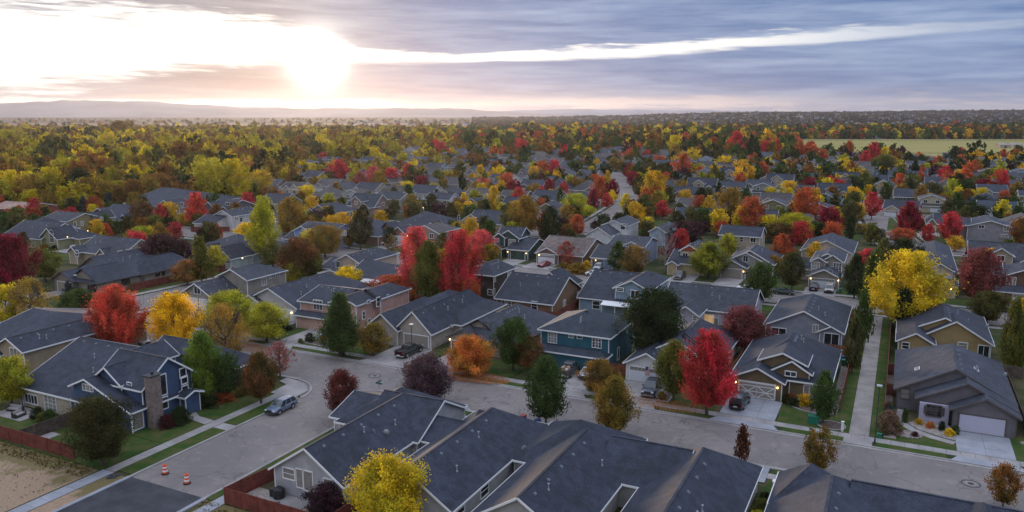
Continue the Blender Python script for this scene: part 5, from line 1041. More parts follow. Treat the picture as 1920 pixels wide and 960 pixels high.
ridge('hills', D2, [pt(700, 212, D2), pt(860, 209, D2), pt(960, 208, D2), pt(1040, 205, D2), pt(1200, 206, D2), pt(1320, 207, D2), pt(1500, 209, D2), pt(1900, 211, D2), pt(2300, 214, D2)], 1500, (.20, .22, .27))

def zoneflat(name, pts, z, m):
    mb = MB(); mb.poly([(x, y, z) for x, y in pts]); return structure(build(mb, name, m))
zoneflat('field', [at(735, .37), at(690, .80), at(1230, .80), at(1230, .36), at(1000, .335)], .03, M['field'])
zoneflat('tilled_land', [at(1900, -.85), at(1900, -.02), at(3200, .0), at(3200, -.85)], .04, M['farland'])
zoneflat('dirt_lot', [(-220, -20), (-79.3, -20), (-79.3, 54.6), (-220, 54.6)], .012, M['dirt'])
zoneflat('bare_yard', [(-62.2, 20), (-30, 20), (-30, 55), (-62.2, 55)], .012, M['dirt'])
zoneflat('dirt_yard', [(-470, 225), (-352, 205), (-345, 250), (-440, 300)], .02, M['farland'])

# ------------------------------------------------------------------ roads
def ribbon(pl, off0, off1, z0, z1=None, mb=None):
    """strip between two offsets of a polyline; z1 given = solid bar from z0 to z1"""
    mb = mb or MB(); P = []
    for i, p in enumerate(pl):
        a = Vector(pl[max(i - 1, 0)]); b = Vector(pl[min(i + 1, len(pl) - 1)]); d = (b - a).normalized(); nn = Vector((-d.y, d.x))
        p = Vector(p); P.append((p + nn * off0, p + nn * off1))
    for (a0, a1), (b0, b1) in zip(P, P[1:]):
        if z1 is None: mb.quad((a0.x, a0.y, z0), (b0.x, b0.y, z0), (b1.x, b1.y, z0), (a1.x, a1.y, z0))
        else:
            mb.quad((a0.x, a0.y, z1), (b0.x, b0.y, z1), (b1.x, b1.y, z1), (a1.x, a1.y, z1))
            mb.quad((a0.x, a0.y, z0), (b0.x, b0.y, z0), (b0.x, b0.y, z1), (a0.x, a0.y, z1))
            mb.quad((a1.x, a1.y, z0), (a1.x, a1.y, z1), (b1.x, b1.y, z1), (b1.x, b1.y, z0))
    return mb
for i, (pl, hw) in enumerate(ROADS):
    z = .020 + .004 * i
    if i == 1: pl = [(-68.9, 55.1), (-68.9, 90)]
    if len(pl) > 2:
        q = []
        for a, b in zip(pl, pl[1:]):
            q += [(a[0] + (b[0] - a[0]) * k / 4, a[1] + (b[1] - a[1]) * k / 4) for k in range(4)]
        q.append(pl[-1])
        for _ in range(3): q = [q[0]] + [((q[j - 1][0] + 2 * q[j][0] + q[j + 1][0]) / 4, (q[j - 1][1] + 2 * q[j][1] + q[j + 1][1]) / 4) for j in range(1, len(q) - 1)] + [q[-1]]
        pl = q
    structure(build(ribbon(pl, -hw, hw, z), 'road', M['road']))
    if i >= 2:      # sidewalks both sides as flat sheets
        for s in (-1, 1):
            w = ribbon(pl, s * (hw + .35), s * hw, .0, .13); structure(build(w, 'kerb', M['concrete']))
            w = ribbon(pl, s * (hw + 3.2), s * (hw + 1.75), .0, .10); structure(build(w, 'sidewalk', M['concrete']))
structure(build(ribbon([(-68.9, 10), (-68.9, 55.1)], -5.6, 5.6, .03), 'new_road', M['asphalt']))
# corner flare sheets
zoneflat('road_corner', [(-74.6, 83), (-80.5, 89.3), (-57.5, 89.3), (-63.2, 83)], .021, M['road'])

def kerb(pts, name='kerb', m='concrete', w=.32, h=.13, gut=True):
    mb = MB()
    for a, b in zip(pts, pts[1:]):
        mb.beam((*a, h / 2), (*b, h / 2), w, h)
    return structure(build(mb, name, M[m]))
def arc(cx, cy, r, a0, a1, n=7): return [(cx + r * math.cos(R(a0 + (a1 - a0) * i / n)), cy + r * math.sin(R(a0 + (a1 - a0) * i / n))) for i in range(n + 1)]
kerb([(-420, 100.35), (130, 100.35)])
kerb([(-420, 88.85), (-80, 88.85)]); kerb(arc(-80.3, 82.7, 6.1, 90, 0)); kerb([(-74.65, 82.7), (-74.65, 55)]); kerb([(-74.65, 55), (-74.65, 10)], m='newconcrete', w=.5)
kerb([(-63.15, 55), (-63.15, 82.7)]); kerb(arc(-57.5, 82.7, 6.1, 180, 90)); kerb([(-57.5, 88.85), (130, 88.85)]); kerb([(-63.15, 55), (-63.15, 10)], m='newconcrete', w=.5)
# gutter pans
for a, b, c, d in ((-420, 130, 99.7, 100.2), (-57.5, 130, 89.0, 89.5), (-420, -80, 89.0, 89.5)):
    zoneflat('gutter', [(a, c), (b, c), (b, d), (a, d)], .045 + (.004 if c < 95 else 0) + (.003 if b < 0 else 0), M['concrete'])

slab_cache = {}
def slabs(name, x0, x1, y0, y1, nx, ny, z1=.10, m='concrete', parent=None):
    """concrete laid in separate slabs with recessed joints"""
    mb = MB(); mb.box(x0, x1, y0, y1, 0, z1 - .03)
    o = build(mb, name, M['joint'], parent)
    if not parent: structure(o)
    w = (x1 - x0) / nx; h = (y1 - y0) / ny; key = (round(w, 2), round(h, 2), z1, m)
    if key not in slab_cache:
        q = MB(); e = .018; q.box(e, w - e, e, h - e, z1 - .06, z1); slab_cache[key] = q.mesh('slab', [M[m]])
    for i in range(nx):
        for j in range(ny): obj('slab', slab_cache[key], o, (x0 + w * i, y0 + h * j, random.uniform(-.004, .004)))
    return o
def walk(name, a, b, c, d, m='concrete'):
    """run of sidewalk slabs about 1.5 m long"""
    nx = max(1, round((b - a) / 1.5)); ny = max(1, round((d - c) / 1.5)); return slabs(name, a, b, c, d, nx, ny, m=m)
def strip(name, x0, x1, y0, y1, m='lawn', z=.115):
    mb = MB(); mb.box(x0, x1, y0, y1, 0, z); return structure(build(mb, name, M[m]))
# far side of the front street: verges and sidewalk interrupted by drives
walk('sidewalk', -131, 18, 101.95, 103.45)
for a, b in ((-100.5, -91.5), (-89.5, -79.6), (-67.5, -54), (-53, -46.2), (-37.8, -36), (-27.2, -20.6), (-11.2, -3.6), (-.2, 7.4), (15.4, 19)):
    strip('verge', a, b, 100.52, 101.94)
# near side
walk('sidewalk', -60, -47.5, 85.9, 87.3); walk('sidewalk', -35, 16, 85.9, 87.3)
for a, b in ((-57, -47), (-34.6, -27), (-24.6, -18.5), (-10.2, -4), (8.5, 16)): strip('verge', a, b, 87.32, 88.68)
# drives on the near side
for a, b in ((-46.8, -35.4), (-26.5, -24.8), (-17.8, -10.8), (-3.6, 8)): slabs('driveway', a, b, 84.6, 88.66, max(1, round((b - a) / 3)), 1, .14, 'newconcrete')
# side street walks
walk('sidewalk', -78.7, -77.2, 55, 82.5); walk('sidewalk', -78.9, -77.1, 20, 54.95, 'newconcrete'); walk('sidewalk', -61.9, -60.4, 20, 82, 'newconcrete' )
strip('verge', -77.15, -74.85, 55.5, 69.3); strip('verge', -77.15, -74.85, 71.2, 82.0); strip('verge', -62.9, -61.95, 55, 82.5); strip('verge', -77.05, -74.95, 20, 54.8, 'dirt', .06)
slabs('walkway', -77.1, -74.86, 69.4, 71.1, 1, 1)
zoneflat('corner_ramp', [(-79.6, 82.4), (-75.0, 82.4), (-75.3, 85.5), (-77.5, 87.6), (-79.8, 88.3), (-82, 88.6), (-82, 86.9), (-80.0, 86.2)], .125, M['concrete'])
strip('verge', -88.5, -83.5, 87.3, 88.6); walk('sidewalk', -118, -83.2, 85.6, 87.1)
# lawns
def lawn(x0, x1, y0, y1, m='lawn', name='lawn', z=.075): return strip(name, x0, x1, y0, y1, m, z)
lawn(-109, -79, 54.8, 62.9); lawn(-84.8, -78.8, 63, 85.3)
lawn(-99.5, -97.5, 103.6, 112); lawn(-92.3, -78.2, 103.5, 109.2); lawn(-69.3, -66.9, 103.5, 111); lawn(-60.2, -51.3, 103.5, 110.6); lawn(-38, -35.4, 103.5, 112); lawn(-27.6, -20.5, 103.5, 113)
lawn(-12.2, -4.93, 103.5, 110.2); lawn(-4.9, -3.45, 103.6, 169); lawn(-1.0, .4, 103.6, 169); lawn(.5, 8.6, 103.5, 111.2); lawn(14.6, 19, 103.5, 112)
lawn(-10.5, -9.7, 72, 86); lawn(-121, -117, 104, 113)
lawn(-97.5, -90, 186, 192); lawn(-80, -70, 184, 190.5); lawn(-52.5, -49, 185, 191); lawn(-42.8, -38.3, 186, 193.8); lawn(-28, -18.5, 186, 192); lawn(-11, -4.6, 185.5, 192); lawn(-32, -20.5, 164, 170)
lawn(-3.4 + 8, 16, 185.5, 193); lawn(-161, -152.6, 104, 112); lawn(-156, -150.5, 112, 150); lawn(-135, -131.5, 140, 168)
lawn(-222, -205, 120, 144); lawn(-88, -62, 252, 290); lawn(-140, -112, 262, 300); lawn(12.6, 19, 275, 300); lawn(-3, 4, 300, 344); lawn(-132, -113, 186, 196); lawn(-20, -11, 252, 300)
lawn(-97, -88.5, 300, 330)
# footpath between the fences
slabs('footpath', -3.4, -1.05, 103.5, 169, 1, 26, .09, 'path'); slabs('footpath', -3.9, -.6, 100.5, 101.93, 1, 1, .13, 'concrete')
# drives, far side
def drive(x0, x1, y1, y0=103.46, m='concrete', apron=True, yk=100.2):
    nx = max(1, round((x1 - x0) / 2.6)); ny = max(1, round((y1 - y0) / 2.6))
    slabs('driveway', x0, x1, y0, y1, nx, ny, .12, m)
    if apron:
        mb = MB(); e = .9; mb.v += [(x0 - e, yk, .0), (x1 + e, yk, 0), (x1, 101.93, 0), (x0, 101.93, 0), (x0 - e, yk, .14), (x1 + e, yk, .14), (x1, 101.93, .145), (x0, 101.93, .145)]
        for f in ((4, 5, 6, 7), (0, 1, 5, 4), (1, 2, 6, 5), (3, 0, 4, 7)): mb.f.append(f); mb.mi.append(0)
        structure(build(mb, 'apron', M[m]))
drive(-110.6, -102.6, 114.4); drive(-97.4, -92.6, 113.6); drive(-76.6, -69.5, 110.7); drive(-66.2, -60.4, 111); drive(-45.4, -38.6, 112.9); drive(-35.2, -28.4, 110.7, m='concrete')
drive(-19.6, -12.4, 111.2, m='newconcrete'); drive(8.6, 14.7, 110.6, m='newconcrete')
for a, b, y1 in ((-96.4, -90.6, 193.6), (-88, -80.4, 191.4), (-72, -66, 191.8), (-49, -43, 193.7), (-38.3, -32.4, 194.3), (-17.9, -11.2, 191.7), (22, 28, 192), (-141, -136, 202), (-155, -149, 182)):
    slabs('driveway', a, b, 183.6, y1, max(1, round((b - a) / 3)), 3, .12, 'concrete')
for a, b, c, d in ((-131.4, -124, 103, 112.8), (-171, -166, 100.5, 112), (-248, -238, 158, 163), (-222, -205, 145, 150), (7, 13, 292, 301), (-265, -258, 212, 220)):
    slabs('driveway', a, b, c, d, max(1, round((b - a) / 3)), 3, .12, 'concrete')
# gravel and mulch beds with pale concrete edging
def bed(pts, m, z=.11, edge=True, name='garden_bed'):
    mb = MB(); mb.poly([(x, y, z) for x, y in pts]); o = structure(build(mb, name, M[m]))
    if edge:
        e = MB(); q = pts + [pts[0]]
        for a, b in zip(q, q[1:]): e.beam((*a, z), (*b, z), .16, .14)
        build(e, 'edging', M['concrete'], o)
def blob(cx, cy, rx, ry, n=14, a=0): return [(cx + rx * math.cos(2 * math.pi * i / n + a), cy + ry * math.sin(2 * math.pi * i / n + a)) for i in range(n)]
bed(blob(-5.6, 105.3, 1.7, 1.5), 'bark_bed'); bed([(-12.0, 113.2), (-11.6, 110.6), (-9.8, 109.2), (-7.5, 108.6), (-5.4, 109.2), (-5.2, 113)], 'bark_bed')
bed(blob(3.2, 106.4, 1.6, 1.0), 'gravel'); bed([(4.6, 112.0), (3.4, 110.5), (4.6, 108.7), (7.2, 107.3), (8.5, 106.9), (8.6, 110), (8.0, 111.7)], 'gravel')
mb = MB(); wk = [(2.6, 115.5), (2.3, 112.5), (2.6, 110.4), (3.8, 108.4), (6.0, 106.8), (8.5, 105.9)]
structure(build(ribbon(wk, -.55, .55, 0, .125), 'walkway', M['concrete']))
bed([(.6, 104.2), (2.0, 104.2), (1.6, 115.4), (.6, 115.4)], 'gravel', .10, False); bed([(.5, 117), (1.4, 117), (1.4, 136), (.5, 136)], 'gravel', .02, False)
bed([(-6.2, 113), (-5.0, 113), (-4.95, 137), (-6.2, 137)], 'gravel', .03, False); bed([(-28.3, 104.2), (-26.9, 104.2), (-26.9, 110), (-28.3, 110)], 'bark_bed')
structure(build(ribbon([(-83.5, 71.5), (-81.8, 70.6), (-80.2, 70.5), (-78.7, 70.3)], -.7, .7, 0, .14), 'walkway', M['concrete']))
bed([(-86, 103.9), (-84.5, 105.6), (-86.2, 108.4), (-92, 108.6), (-92.2, 104.5)], 'bark_bed')
# back patios
mb = MB(); mb.box(-57, -52.4, 55.6, 59.4, 0, .12); structure(build(mb, 'patio', M['concrete'])); zoneflat('gravel_yard', [(-60.3, 55.2), (-47, 55.2), (-47, 59.5), (-60.3, 59.5)], .05, M['gravel'])
mb = MB(); mb.box(-107.5, -101.5, 59.6, 63.1, 0, .12); structure(build(mb, 'patio', M['concrete'])); mb = MB(); mb.box(-94.3, -92.6, 57.6, 59.2, 0, .14); structure(build(mb, 'patio_slab', M['concrete']))
# fallen leaves
def litter(name, cx, cy, rx, ry, n, z, m):
    rnd = random.Random(3); mb = MB()
    for _ in range(n):
        a = rnd.random() * 6.28; r = rnd.random() ** .6; x = cx + rx * r * math.cos(a); y = cy + ry * r * math.sin(a); s = rnd.uniform(.05, .11); t = rnd.random() * 6.28
        mb.quad(*[(x + s * math.cos(t + k * 1.57), y + s * math.sin(t + k * 1.57), z + rnd.uniform(.0, .03)) for k in range(4)])
    stuff(build(mb, name, m))
litter('fallen_leaves', -57.5, 101.6, 7, 2.6, 3800, .13, M['leaflitter']); litter('fallen_leaves', -100, 99.5, 10, 3.5, 2600, .06, M['leaflitter']); litter('fallen_leaves', -27, 103, 6, 2.2, 1200, .13, M['leaflitter'])
litter('fallen_leaves', -116, 99, 14, 4, 2200, .06, M['leaflitter'])
# manhole covers with dark sealed rings, lying in the roads
def manhole(x, y, label):
    t = thing('manhole_cover', label, 'manhole', (x, y, .0)); mb = MB()
    def ring(r0, r1, z, m):
        for i in range(28):
            a, b = 2 * math.pi * i / 28, 2 * math.pi * (i + 1) / 28
            mb.quad(*[(r * math.cos(q), r * math.sin(q), z) for r, q in ((r0, a), (r1, a), (r1, b), (r0, b))], m)
    ring(0.001, .33, .052, 0); build(mb, 'lid', M['asphalt'], t)
    mb = MB(); ring(.85, .97, .048, 0); build(mb, 'seal_ring', M['asphalt'], t)
    mb = MB(); ring(.33, .6, .048, 0); build(mb, 'collar', M['path'], t)
manhole(9.5, 94.6, 'round manhole cover with dark ring on the road near the lower right orange tree')
manhole(-70.6, 95.4, 'round manhole cover with dark ring on the road before the arched window house')

# ------------------------------------------------------------------ houses
ROOFC = [(.027, .033, .050), (.026, .038, .055), (.055, .049, .052), (.125, .095, .085)]
win_cache = {}
def window_meshes(w, h, k, trim):
    key = (round(w, 1), round(h, 1), k, trim)
    if key in win_cache: return win_cache[key]
    f = MB(); p = MB(); t = .11 if w > .9 else .08; T = .07
    f.box(-w / 2 - t, -w / 2, -T, .02, -h / 2 - t, h / 2 + t); f.box(w / 2, w / 2 + t, -T, .02, -h / 2 - t, h / 2 + t)
    f.box(-w / 2, w / 2, -T, .02, h / 2, h / 2 + t * 1.3); f.box(-w / 2 - t * .4, w / 2 + t * .4, -T - .04, .018, -h / 2 - t, -h / 2)
    n = {'2': 2, '3': 3, '4': 4}.get(k, 1)
    if k == 'a':   # arched head
        for i in range(10):
            a0, a1 = math.pi * i / 10, math.pi * (i + 1) / 10
            r0, r1 = w / 2, w / 2 + t
            P = [(r * math.cos(a), h / 2 + t * 1.3 + r * math.sin(a)) for r, a in ((r0, a0), (r1, a0), (r1, a1), (r0, a1))]
            f.poly([(x, -T, z) for x, z in P][::-1])
            p.poly([(0, -.02, h / 2 + t * 1.3), (P[0][0], -.02, P[0][1]), (P[3][0], -.02, P[3][1])])
    for i in range(1, n): x = -w / 2 + w * i / n; f.box(x - .035, x + .035, -.055, .01, -h / 2, h / 2)
    if k in 'd3a': f.box(-w / 2, w / 2, -.054, .01, -.03, .03)
    if k in '3aL':
        for i in range(1, 4): x = -w / 2 + w * i / 4; f.box(x - .012, x + .012, -.045, .01, -h / 2, h / 2)
        f.box(-w / 2, w / 2, -.046, .01, h / 4 - .012, h / 4 + .012); f.box(-w / 2, w / 2, -.047, .01, -h / 4 - .012, -h / 4 + .012)
    p.quad((-w / 2, -.015, -h / 2), (w / 2, -.015, -h / 2), (w / 2, -.015, h / 2), (-w / 2, -.015, h / 2))
    r = (f.mesh('frame', [M['dtrim'] if trim == 'd' else M['trim']]), p)
    win_cache[key] = r; return r
pane_cache = {}
def add_window(parent, side, x, y, z, w, h, k, trim='w'):
    fm, p = window_meshes(w, h, k, trim)
    rz = {'S': 0, 'E': R(90), 'W': R(-90), 'N': R(180)}[side]
    o = obj('window', fm, parent, (x, y, z), rz)
    r = random.random(); m = 'lit' if k == 'L' else ('blind' if r < .35 or k == 't' and r < .6 else 'glass')
    key = (id(p), m)
    if key not in pane_cache: pane_cache[key] = p.mesh('pane', [M[m]])
    obj('pane', pane_cache[key], o)
    return o
gar_cache = {}
def add_garage(parent, x, y, w, h, c, side='S', rz=0):
    key = (round(w, 1), h, c)
    if key not in gar_cache:
        f = MB(); d = MB(); rows = 4; cols = 8 if w > 3.5 else 4
        d.box(-w / 2, w / 2, -.01, .04, 0, h)
        if c == 'x':      # barn style cross braces over dark panels
            for q in range(2):
                a = -w / 2 + q * w / 2 + .05; b = a + w / 2 - .1
                for p0, p1 in (((a, 0.05), (b, 0.05)), ((a, h * .78), (b, h * .78)), ((a, h - .06), (b, h - .06)), ((a, 0), (a, h)), ((b, 0), (b, h)), ((a, .05), (b, h * .78)), ((a, h * .78), (b, .05)), ((a, h * .4), (b, h * .4))):
                    f.beam((p0[0], -.03, p0[1]), (p1[0], -.031, p1[1]), .03, .11, 0, up=(0, -1, 0) if p0[0] == p1[0] else (0, 0, 1))
        else:
            for i in range(cols):
                for j in range(rows):
                    x0 = -w / 2 + w * i / cols + .025; z0 = h * j / rows + .025
                    d.box(x0, x0 + w / cols - .05, -.02, -.005, z0, z0 + h / rows - .05, 1 if (j == rows - 1 and c == 'w' and w > 4) else 0)
        for s in (-1, 1): f.box(s * w / 2 - (.14 if s < 0 else 0), s * w / 2 + (.14 if s > 0 else 0), -.06, .03, 0, h + .14)
        f.box(-w / 2, w / 2, -.06, .03, h, h + .14)
        mm = {'w': 'garage_white', 'd': 'garage_dark', 't': 'garage_tan', 'g': 'garage_green', 'c': 'garage_cream', 'l': 'garage_lav', 'o': 'garage_tan', 'b': 'garage_cream', 'x': 'garage_tan'}[c]
        fr = M['trim'] if c not in 'lo' else M['dtrim']
        gar_cache[key] = (d.mesh('garage_door', [M[mm], M['blind']]), f.mesh('frame', [fr]))
    dm, fm = gar_cache[key]
    o = obj('garage_door', dm, parent, (x, y, .12), rz); obj('frame', fm, o); return o
vent_me = pipe_me = lamp_me = None
def small_meshes():
    global vent_me, pipe_me, lamp_me
    v = MB(); v.box(-.18, .18, -.16, .16, 0, .10); v.v[4:8] = [(-.13, -.1, .11), (.13, -.1, .11), (.13, .12, .11), (-.13, .12, .11)]; vent_me = v.mesh('roof_vent', [M['ventgrey']])
    v = MB(); v.tube([(0, 0, -.1), (0, 0, .55)], .05, 7); v.tube([(0, 0, -.05), (0, 0, .14)], [.15, .06], 7); v.tube([(0, 0, .55), (0, 0, .60), (0, 0, .68)], [.12, .13, .04], 8); pipe_me = v.mesh('vent_pipe', [M['pipegrey']])
    v = MB(); v.box(-.08, .08, -.17, -.02, -.10, .11); lamp_me = v.mesh('wall_lamp', [M['lamp']])
small_meshes()
# a wall lamp throws a little light on the wall it hangs on
OV = .47
def wing_roof(rm, fm, wm, w, base=.0, small=False, others=()):
    """one wing: roof slab into rm, fascia boards into fm, walls into wm; returns height function"""
    x0, x1, y0, y1, ze, zr, ax, ends = w[:8]
    T = .14
    if ax == 'x': L0, L1, S0, S1 = x0, x1, y0, y1
    else: L0, L1, S0, S1 = y0, y1, x0, x1
    mid = (S0 + S1) / 2; half = (S1 - S0) / 2; pitch = (zr - ze) / half; za = zb = ze
    if len(w) > 8: mid, za, zb = w[8:11]
    pa, pb = (zr - za) / (mid - S0), (zr - zb) / (S1 - mid)
    def P(l, s, z): return (l, s, z) if ax == 'x' else (s, l, z)
    r0 = L0 + (half if ends[0] == 'h' else 0); r1 = L1 - (half if ends[1] == 'h' else 0)
    if r0 > r1: r0 = r1 = (L0 + L1) / 2
    top = {'a': P(L0, S0, za), 'b': P(L1, S0, za), 'c': P(L1, S1, zb), 'd': P(L0, S1, zb), 'e': P(r0, mid, zr), 'f': P(r1, mid, zr)}
    def dn(p, k=T): return (p[0], p[1], p[2] - k)
    flip = ax == 'y'
    def face(pts):
        rm.poly(pts if not flip else pts[::-1])
    g = top
    if abs(r1 - r0) < 1e-3: face([g['a'], g['b'], g['e']]); face([g['c'], g['d'], g['e']])
    else: face([g['a'], g['b'], g['f'], g['e']]); face([g['c'], g['d'], g['e'], g['f']])
    if ends[0] == 'h': face([g['d'], g['a'], g['e']])
    if ends[1] == 'h': face([g['b'], g['c'], g['f']])
    # ridge cap
    if abs(r1 - r0) > .5: rm.beam(P(r0, mid, zr), P(r1, mid, zr), .26, .04)
    # underside
    u = {k: dn(p) for k, p in g.items()}
    if abs(r1 - r0) > 1e-3: face([u['e'], u['f'], u['b'], u['a']]); face([u['f'], u['e'], u['d'], u['c']])
    # fascia boards
    e = .03; fh = .22; fz = -.07
    def board(p, q, off):
        p = (p[0] + off[0], p[1] + off[1], p[2] + fz); q = (q[0] + off[0], q[1] + off[1], q[2] + fz); fm.beam(p, q, .05, fh)
    ox = (lambda s: (0, s * e)) if ax == 'x' else (lambda s: (s * e, 0)); ol = (lambda s: (s * e, 0)) if ax == 'x' else (lambda s: (0, s * e))
    board(g['a'], g['b'], ox(-1)); board(g['d'], g['c'], ox(1))
    def buried(l):
        x, y = (l, mid) if ax == 'x' else (mid, l)
        for a, b, c, d, e2, r2, ax2, en2 in [o[:8] for o in others]:
            if a + .3 < x < b - .3 and c + .3 < y < d - .3:
                hf = (d - c if ax2 == 'x' else b - a) / 2; sp_ = abs((y - (c + d) / 2) if ax2 == 'x' else (x - (a + b) / 2)); z2 = r2 - (r2 - e2) / hf * sp_
                if z2 > zr - .75: return True
        return False
    if ends[0] == 'g' and buried(L0): pass
    elif ends[0] == 'g': board(g['a'], g['e'], ol(-1)); board(g['d'], g['e'], ol(-1))
    else: board(g['a'], g['d'], ol(-1))
    if ends[1] == 'g' and buried(L1): pass
    elif ends[1] == 'g': board(g['b'], g['f'], ol(1)); board(g['c'], g['f'], ol(1))
    else: board(g['b'], g['c'], ol(1))
    # walls
    ov = OV if half > 1.2 else .15
    l0, l1, s0, s1 = L0 + ov, L1 - ov, S0 + ov, S1 - ov; zt = za + pa * ov - T; zt1 = zb + pb * ov - T
    if small: base = ze - .7
    pts = [(s0, base), (s1, base), (s1, zt)]
    def wall(pp): wm.poly(pp)
    wall([P(l0, s0, base), P(l1, s0, base), P(l1, s0, zt), P(l0, s0, zt)]); wall([P(l0, s1, base), P(l1, s1, base), P(l1, s1, zt1), P(l0, s1, zt1)])
    zp = zr - T
    for l, en in ((l0, ends[0]), (l1, ends[1])):
        q = [P(l, s0, base), P(l, s1, base), P(l, s1, zt1)]
        if en == 'g': q.append(P(l, mid, zp))
        q.append(P(l, s0, zt)); wall(q)
    # corner boards
    if not small:
        for l, sl in ((l0, -1), (l1, 1)):
            for s, ss in ((s0, -1), (s1, 1)):
                p = P(l + sl * .006, s + ss * .006, 0); fm.box(p[0] - .06, p[0] + .06, p[1] - .06, p[1] + .06, base, min(zt, zt1) - .05)
    def hz(x, y):
        l, s = (x, y) if ax == 'x' else (y, x)
        return zr - (pa if s < mid else pb) * abs(s - mid)
    return hz, (L0, L1, mid, half, pitch, ax, r0, r1)

HOUSE_TALL = [0]
def build_house(h, idx):
    ws = h['wings']; cx = (ws[0][0] + ws[0][1]) / 2; cy = (ws[0][2] + ws[0][3]) / 2
    root = thing('house', h['label'], 'house', (cx, cy, 0))
    def off(o): o.location = (o.location.x - cx, o.location.y - cy, o.location.z); return o
    rm, fm, wm = MB(), MB(), MB(); info = []
    eps = 0
    for k, w in enumerate(ws):
        w = list(w); j = .007 * k            # keep neighbouring planes from coinciding
        w[0] += j; w[1] -= j; w[2] += j; w[3] -= j; w[4] += j; w[5] += j
        info.append(wing_roof(rm, fm, wm, w, others=[o for q, o in enumerate(ws) if q != k]))
    rc = ROOFC[h['roof']]; v = random.uniform(.88, 1.12)
    if h['roof'] == 0 and random.random() < .3: rc = (.038, .043, .058)
    off(build(wm, 'wall', M['batten' if h['style'] == 'batten' else 'siding'], root, col=h['col']))
    off(build(rm, 'roof', M['roof'], root, col=tuple(c * v for c in rc)))
    off(build(fm, 'fascia', M['dtrim' if h['trim'] == 'd' else 'trim'], root))
    def snap(s, x, y):
        best = None
        for a, b, c, d in [o[:4] for o in ws]:
            if s == 'S' and a - .3 < x < b + .3 and abs(c + OV - y) < .95: q = c + OV; best = q if best is None else min(best, q)
            if s == 'E' and c - .3 < y < d + .3 and abs(b - OV - x) < .95: q = b - OV; best = q if best is None else max(best, q)
        if best is None: return x, y
        return (x, best - .03) if s == 'S' else (best + .03, y)
    for s, x, y, z, w, hh, k in h['win']:
        x, y = snap(s, x, y) if not (h['extra'] and h['extra'][0][0] == 'panelwall' and y < 113) else (x, y - .08); off(add_window(root, s, x, y, z, w, hh, k, h['trim']))
    for s, x, y, w, hh, c in h['gar']:
        x, y = snap(s, x, y); off(add_garage(root, x, y, w, hh, c))
    for s, x, y, z in h['lamp']:
        off(obj('wall_lamp', lamp_me, root, (x, y if s == 'S' else y, max(1.9, z)), 0 if s == 'S' else R(90)))
    # vents near the main ridge, on the slope we look at
    rnd = random.Random(idx); hz, (L0, L1, mid, half, pitch, ax, r0, r1) = info[0]
    n = 5
    for i in range(n):
        l = r0 + (r1 - r0) * (i + .7) / (n + .6); s = mid + (.75 if ax == 'y' else -.75)
        x, y = (l, s) if ax == 'x' else (s, l)
        o = off(obj('roof_vent', vent_me, root, (x, y, hz(x, y) - .01))); o.rotation_euler = (0, math.atan(pitch), 0) if ax == 'y' else (math.atan(pitch), 0, 0)
    for i in range(2):
        l = r0 + (r1 - r0) * rnd.uniform(.2, .8); s = mid + (1 if ax == 'y' else -1) * half * rnd.uniform(.2, .6) 
        x, y = (l, s) if ax == 'x' else (s, l); off(obj('vent_pipe', pipe_me, root, (x, y, hz(x, y))))
    for e in h['extra']:
        if e[0] == 'chimney':
            _, x, y, zt = e; rnd = random.Random(4); st = MB(); st.box(-.55, .55, -.75, .75, 0, zt)
            for j in range(int(zt / .24)):
                z0 = j * .24
                for (sx, L, t) in (('E', 1.5, .55), ('S', 1.1, .75), ('W', 1.5, .55)):
                    p = -L / 2
                    while p < L / 2 - .05:
                        ww = min(rnd.uniform(.22, .45), L / 2 - p); dd = rnd.uniform(.02, .10)
                        if sx == 'S': st.box(p + .01, p + ww - .01, -.75 - dd, -.74, z0 + .01, z0 + .23)
                        elif sx == 'E': st.box(.54, .55 + dd, p + .01, p + ww - .01, z0 + .012, z0 + .228)
                        else: st.box(-.55 - dd, -.54, p + .01, p + ww - .01, z0 + .012, z0 + .228)
                        p += ww
            c = off(build(st, 'chimney', M['stone'], root, loc=(x, y, 0)))
            cp = MB(); cp.box(-.75, .75, -.95, .95, zt, zt + .14); cp.tube([(0, 0, zt + .14), (0, 0, zt + .5)], .2, 8); build(cp, 'cap', M['darkmetal'], c)
        elif e[0] == 'awning':
            _, a, b, c, d, z = e; m = MB(); m.v += [(a, c, z - .25), (b, c, z - .25), (b, d, z + .25), (a, d, z + .25), (a, c, z - .17), (b, c, z - .17), (b, d, z + .33), (a, d, z + .33)]
            for f in ((3, 2, 1, 0), (4, 5, 6, 7), (0, 1, 5, 4), (1, 2, 6, 5), (3, 0, 4, 7)): m.f.append(f); m.mi.append(0)
            off(build(m, 'awning', M['trim'], root))
            for xx in (a + .2, (a + b) / 2, b - .2): m = MB(); m.box(xx - .06, xx + .06, c + .1, c + .22, 0, z - .2); off(build(m, 'awning_post', M['trim'], root))
        elif e[0] == 'panelwall':
            _, a, b, y, z = e; m = MB(); m.box(a, b, y - .06, y + .4, 0, z); off(build(m, 'front_wall', M['siding'], root, col=(.44, .42, .52)))
            for sx in (-1.05, 1.05):
                m = MB(); m.box(6.27 + sx - .16, 6.27 + sx + .16, y - .12, y - .05, 1.15, 2.3); off(build(m, 'shutter', M['dtrim'], root))
        elif e[0] == 'gablepanel':
            _, a, b, y, z0, z1 = e; m = MB(); m.poly([(a + .2, y, z0), (b - .2, y, z0), ((a + b) / 2, y, z1)]); off(build(m, 'shingled_gable', mat('rust_shingle', fn=noisy((.33, .07, .03), 2, .7, 1.3)), root))
    return root
for i, h in enumerate(HOUSES): build_house(h, i)

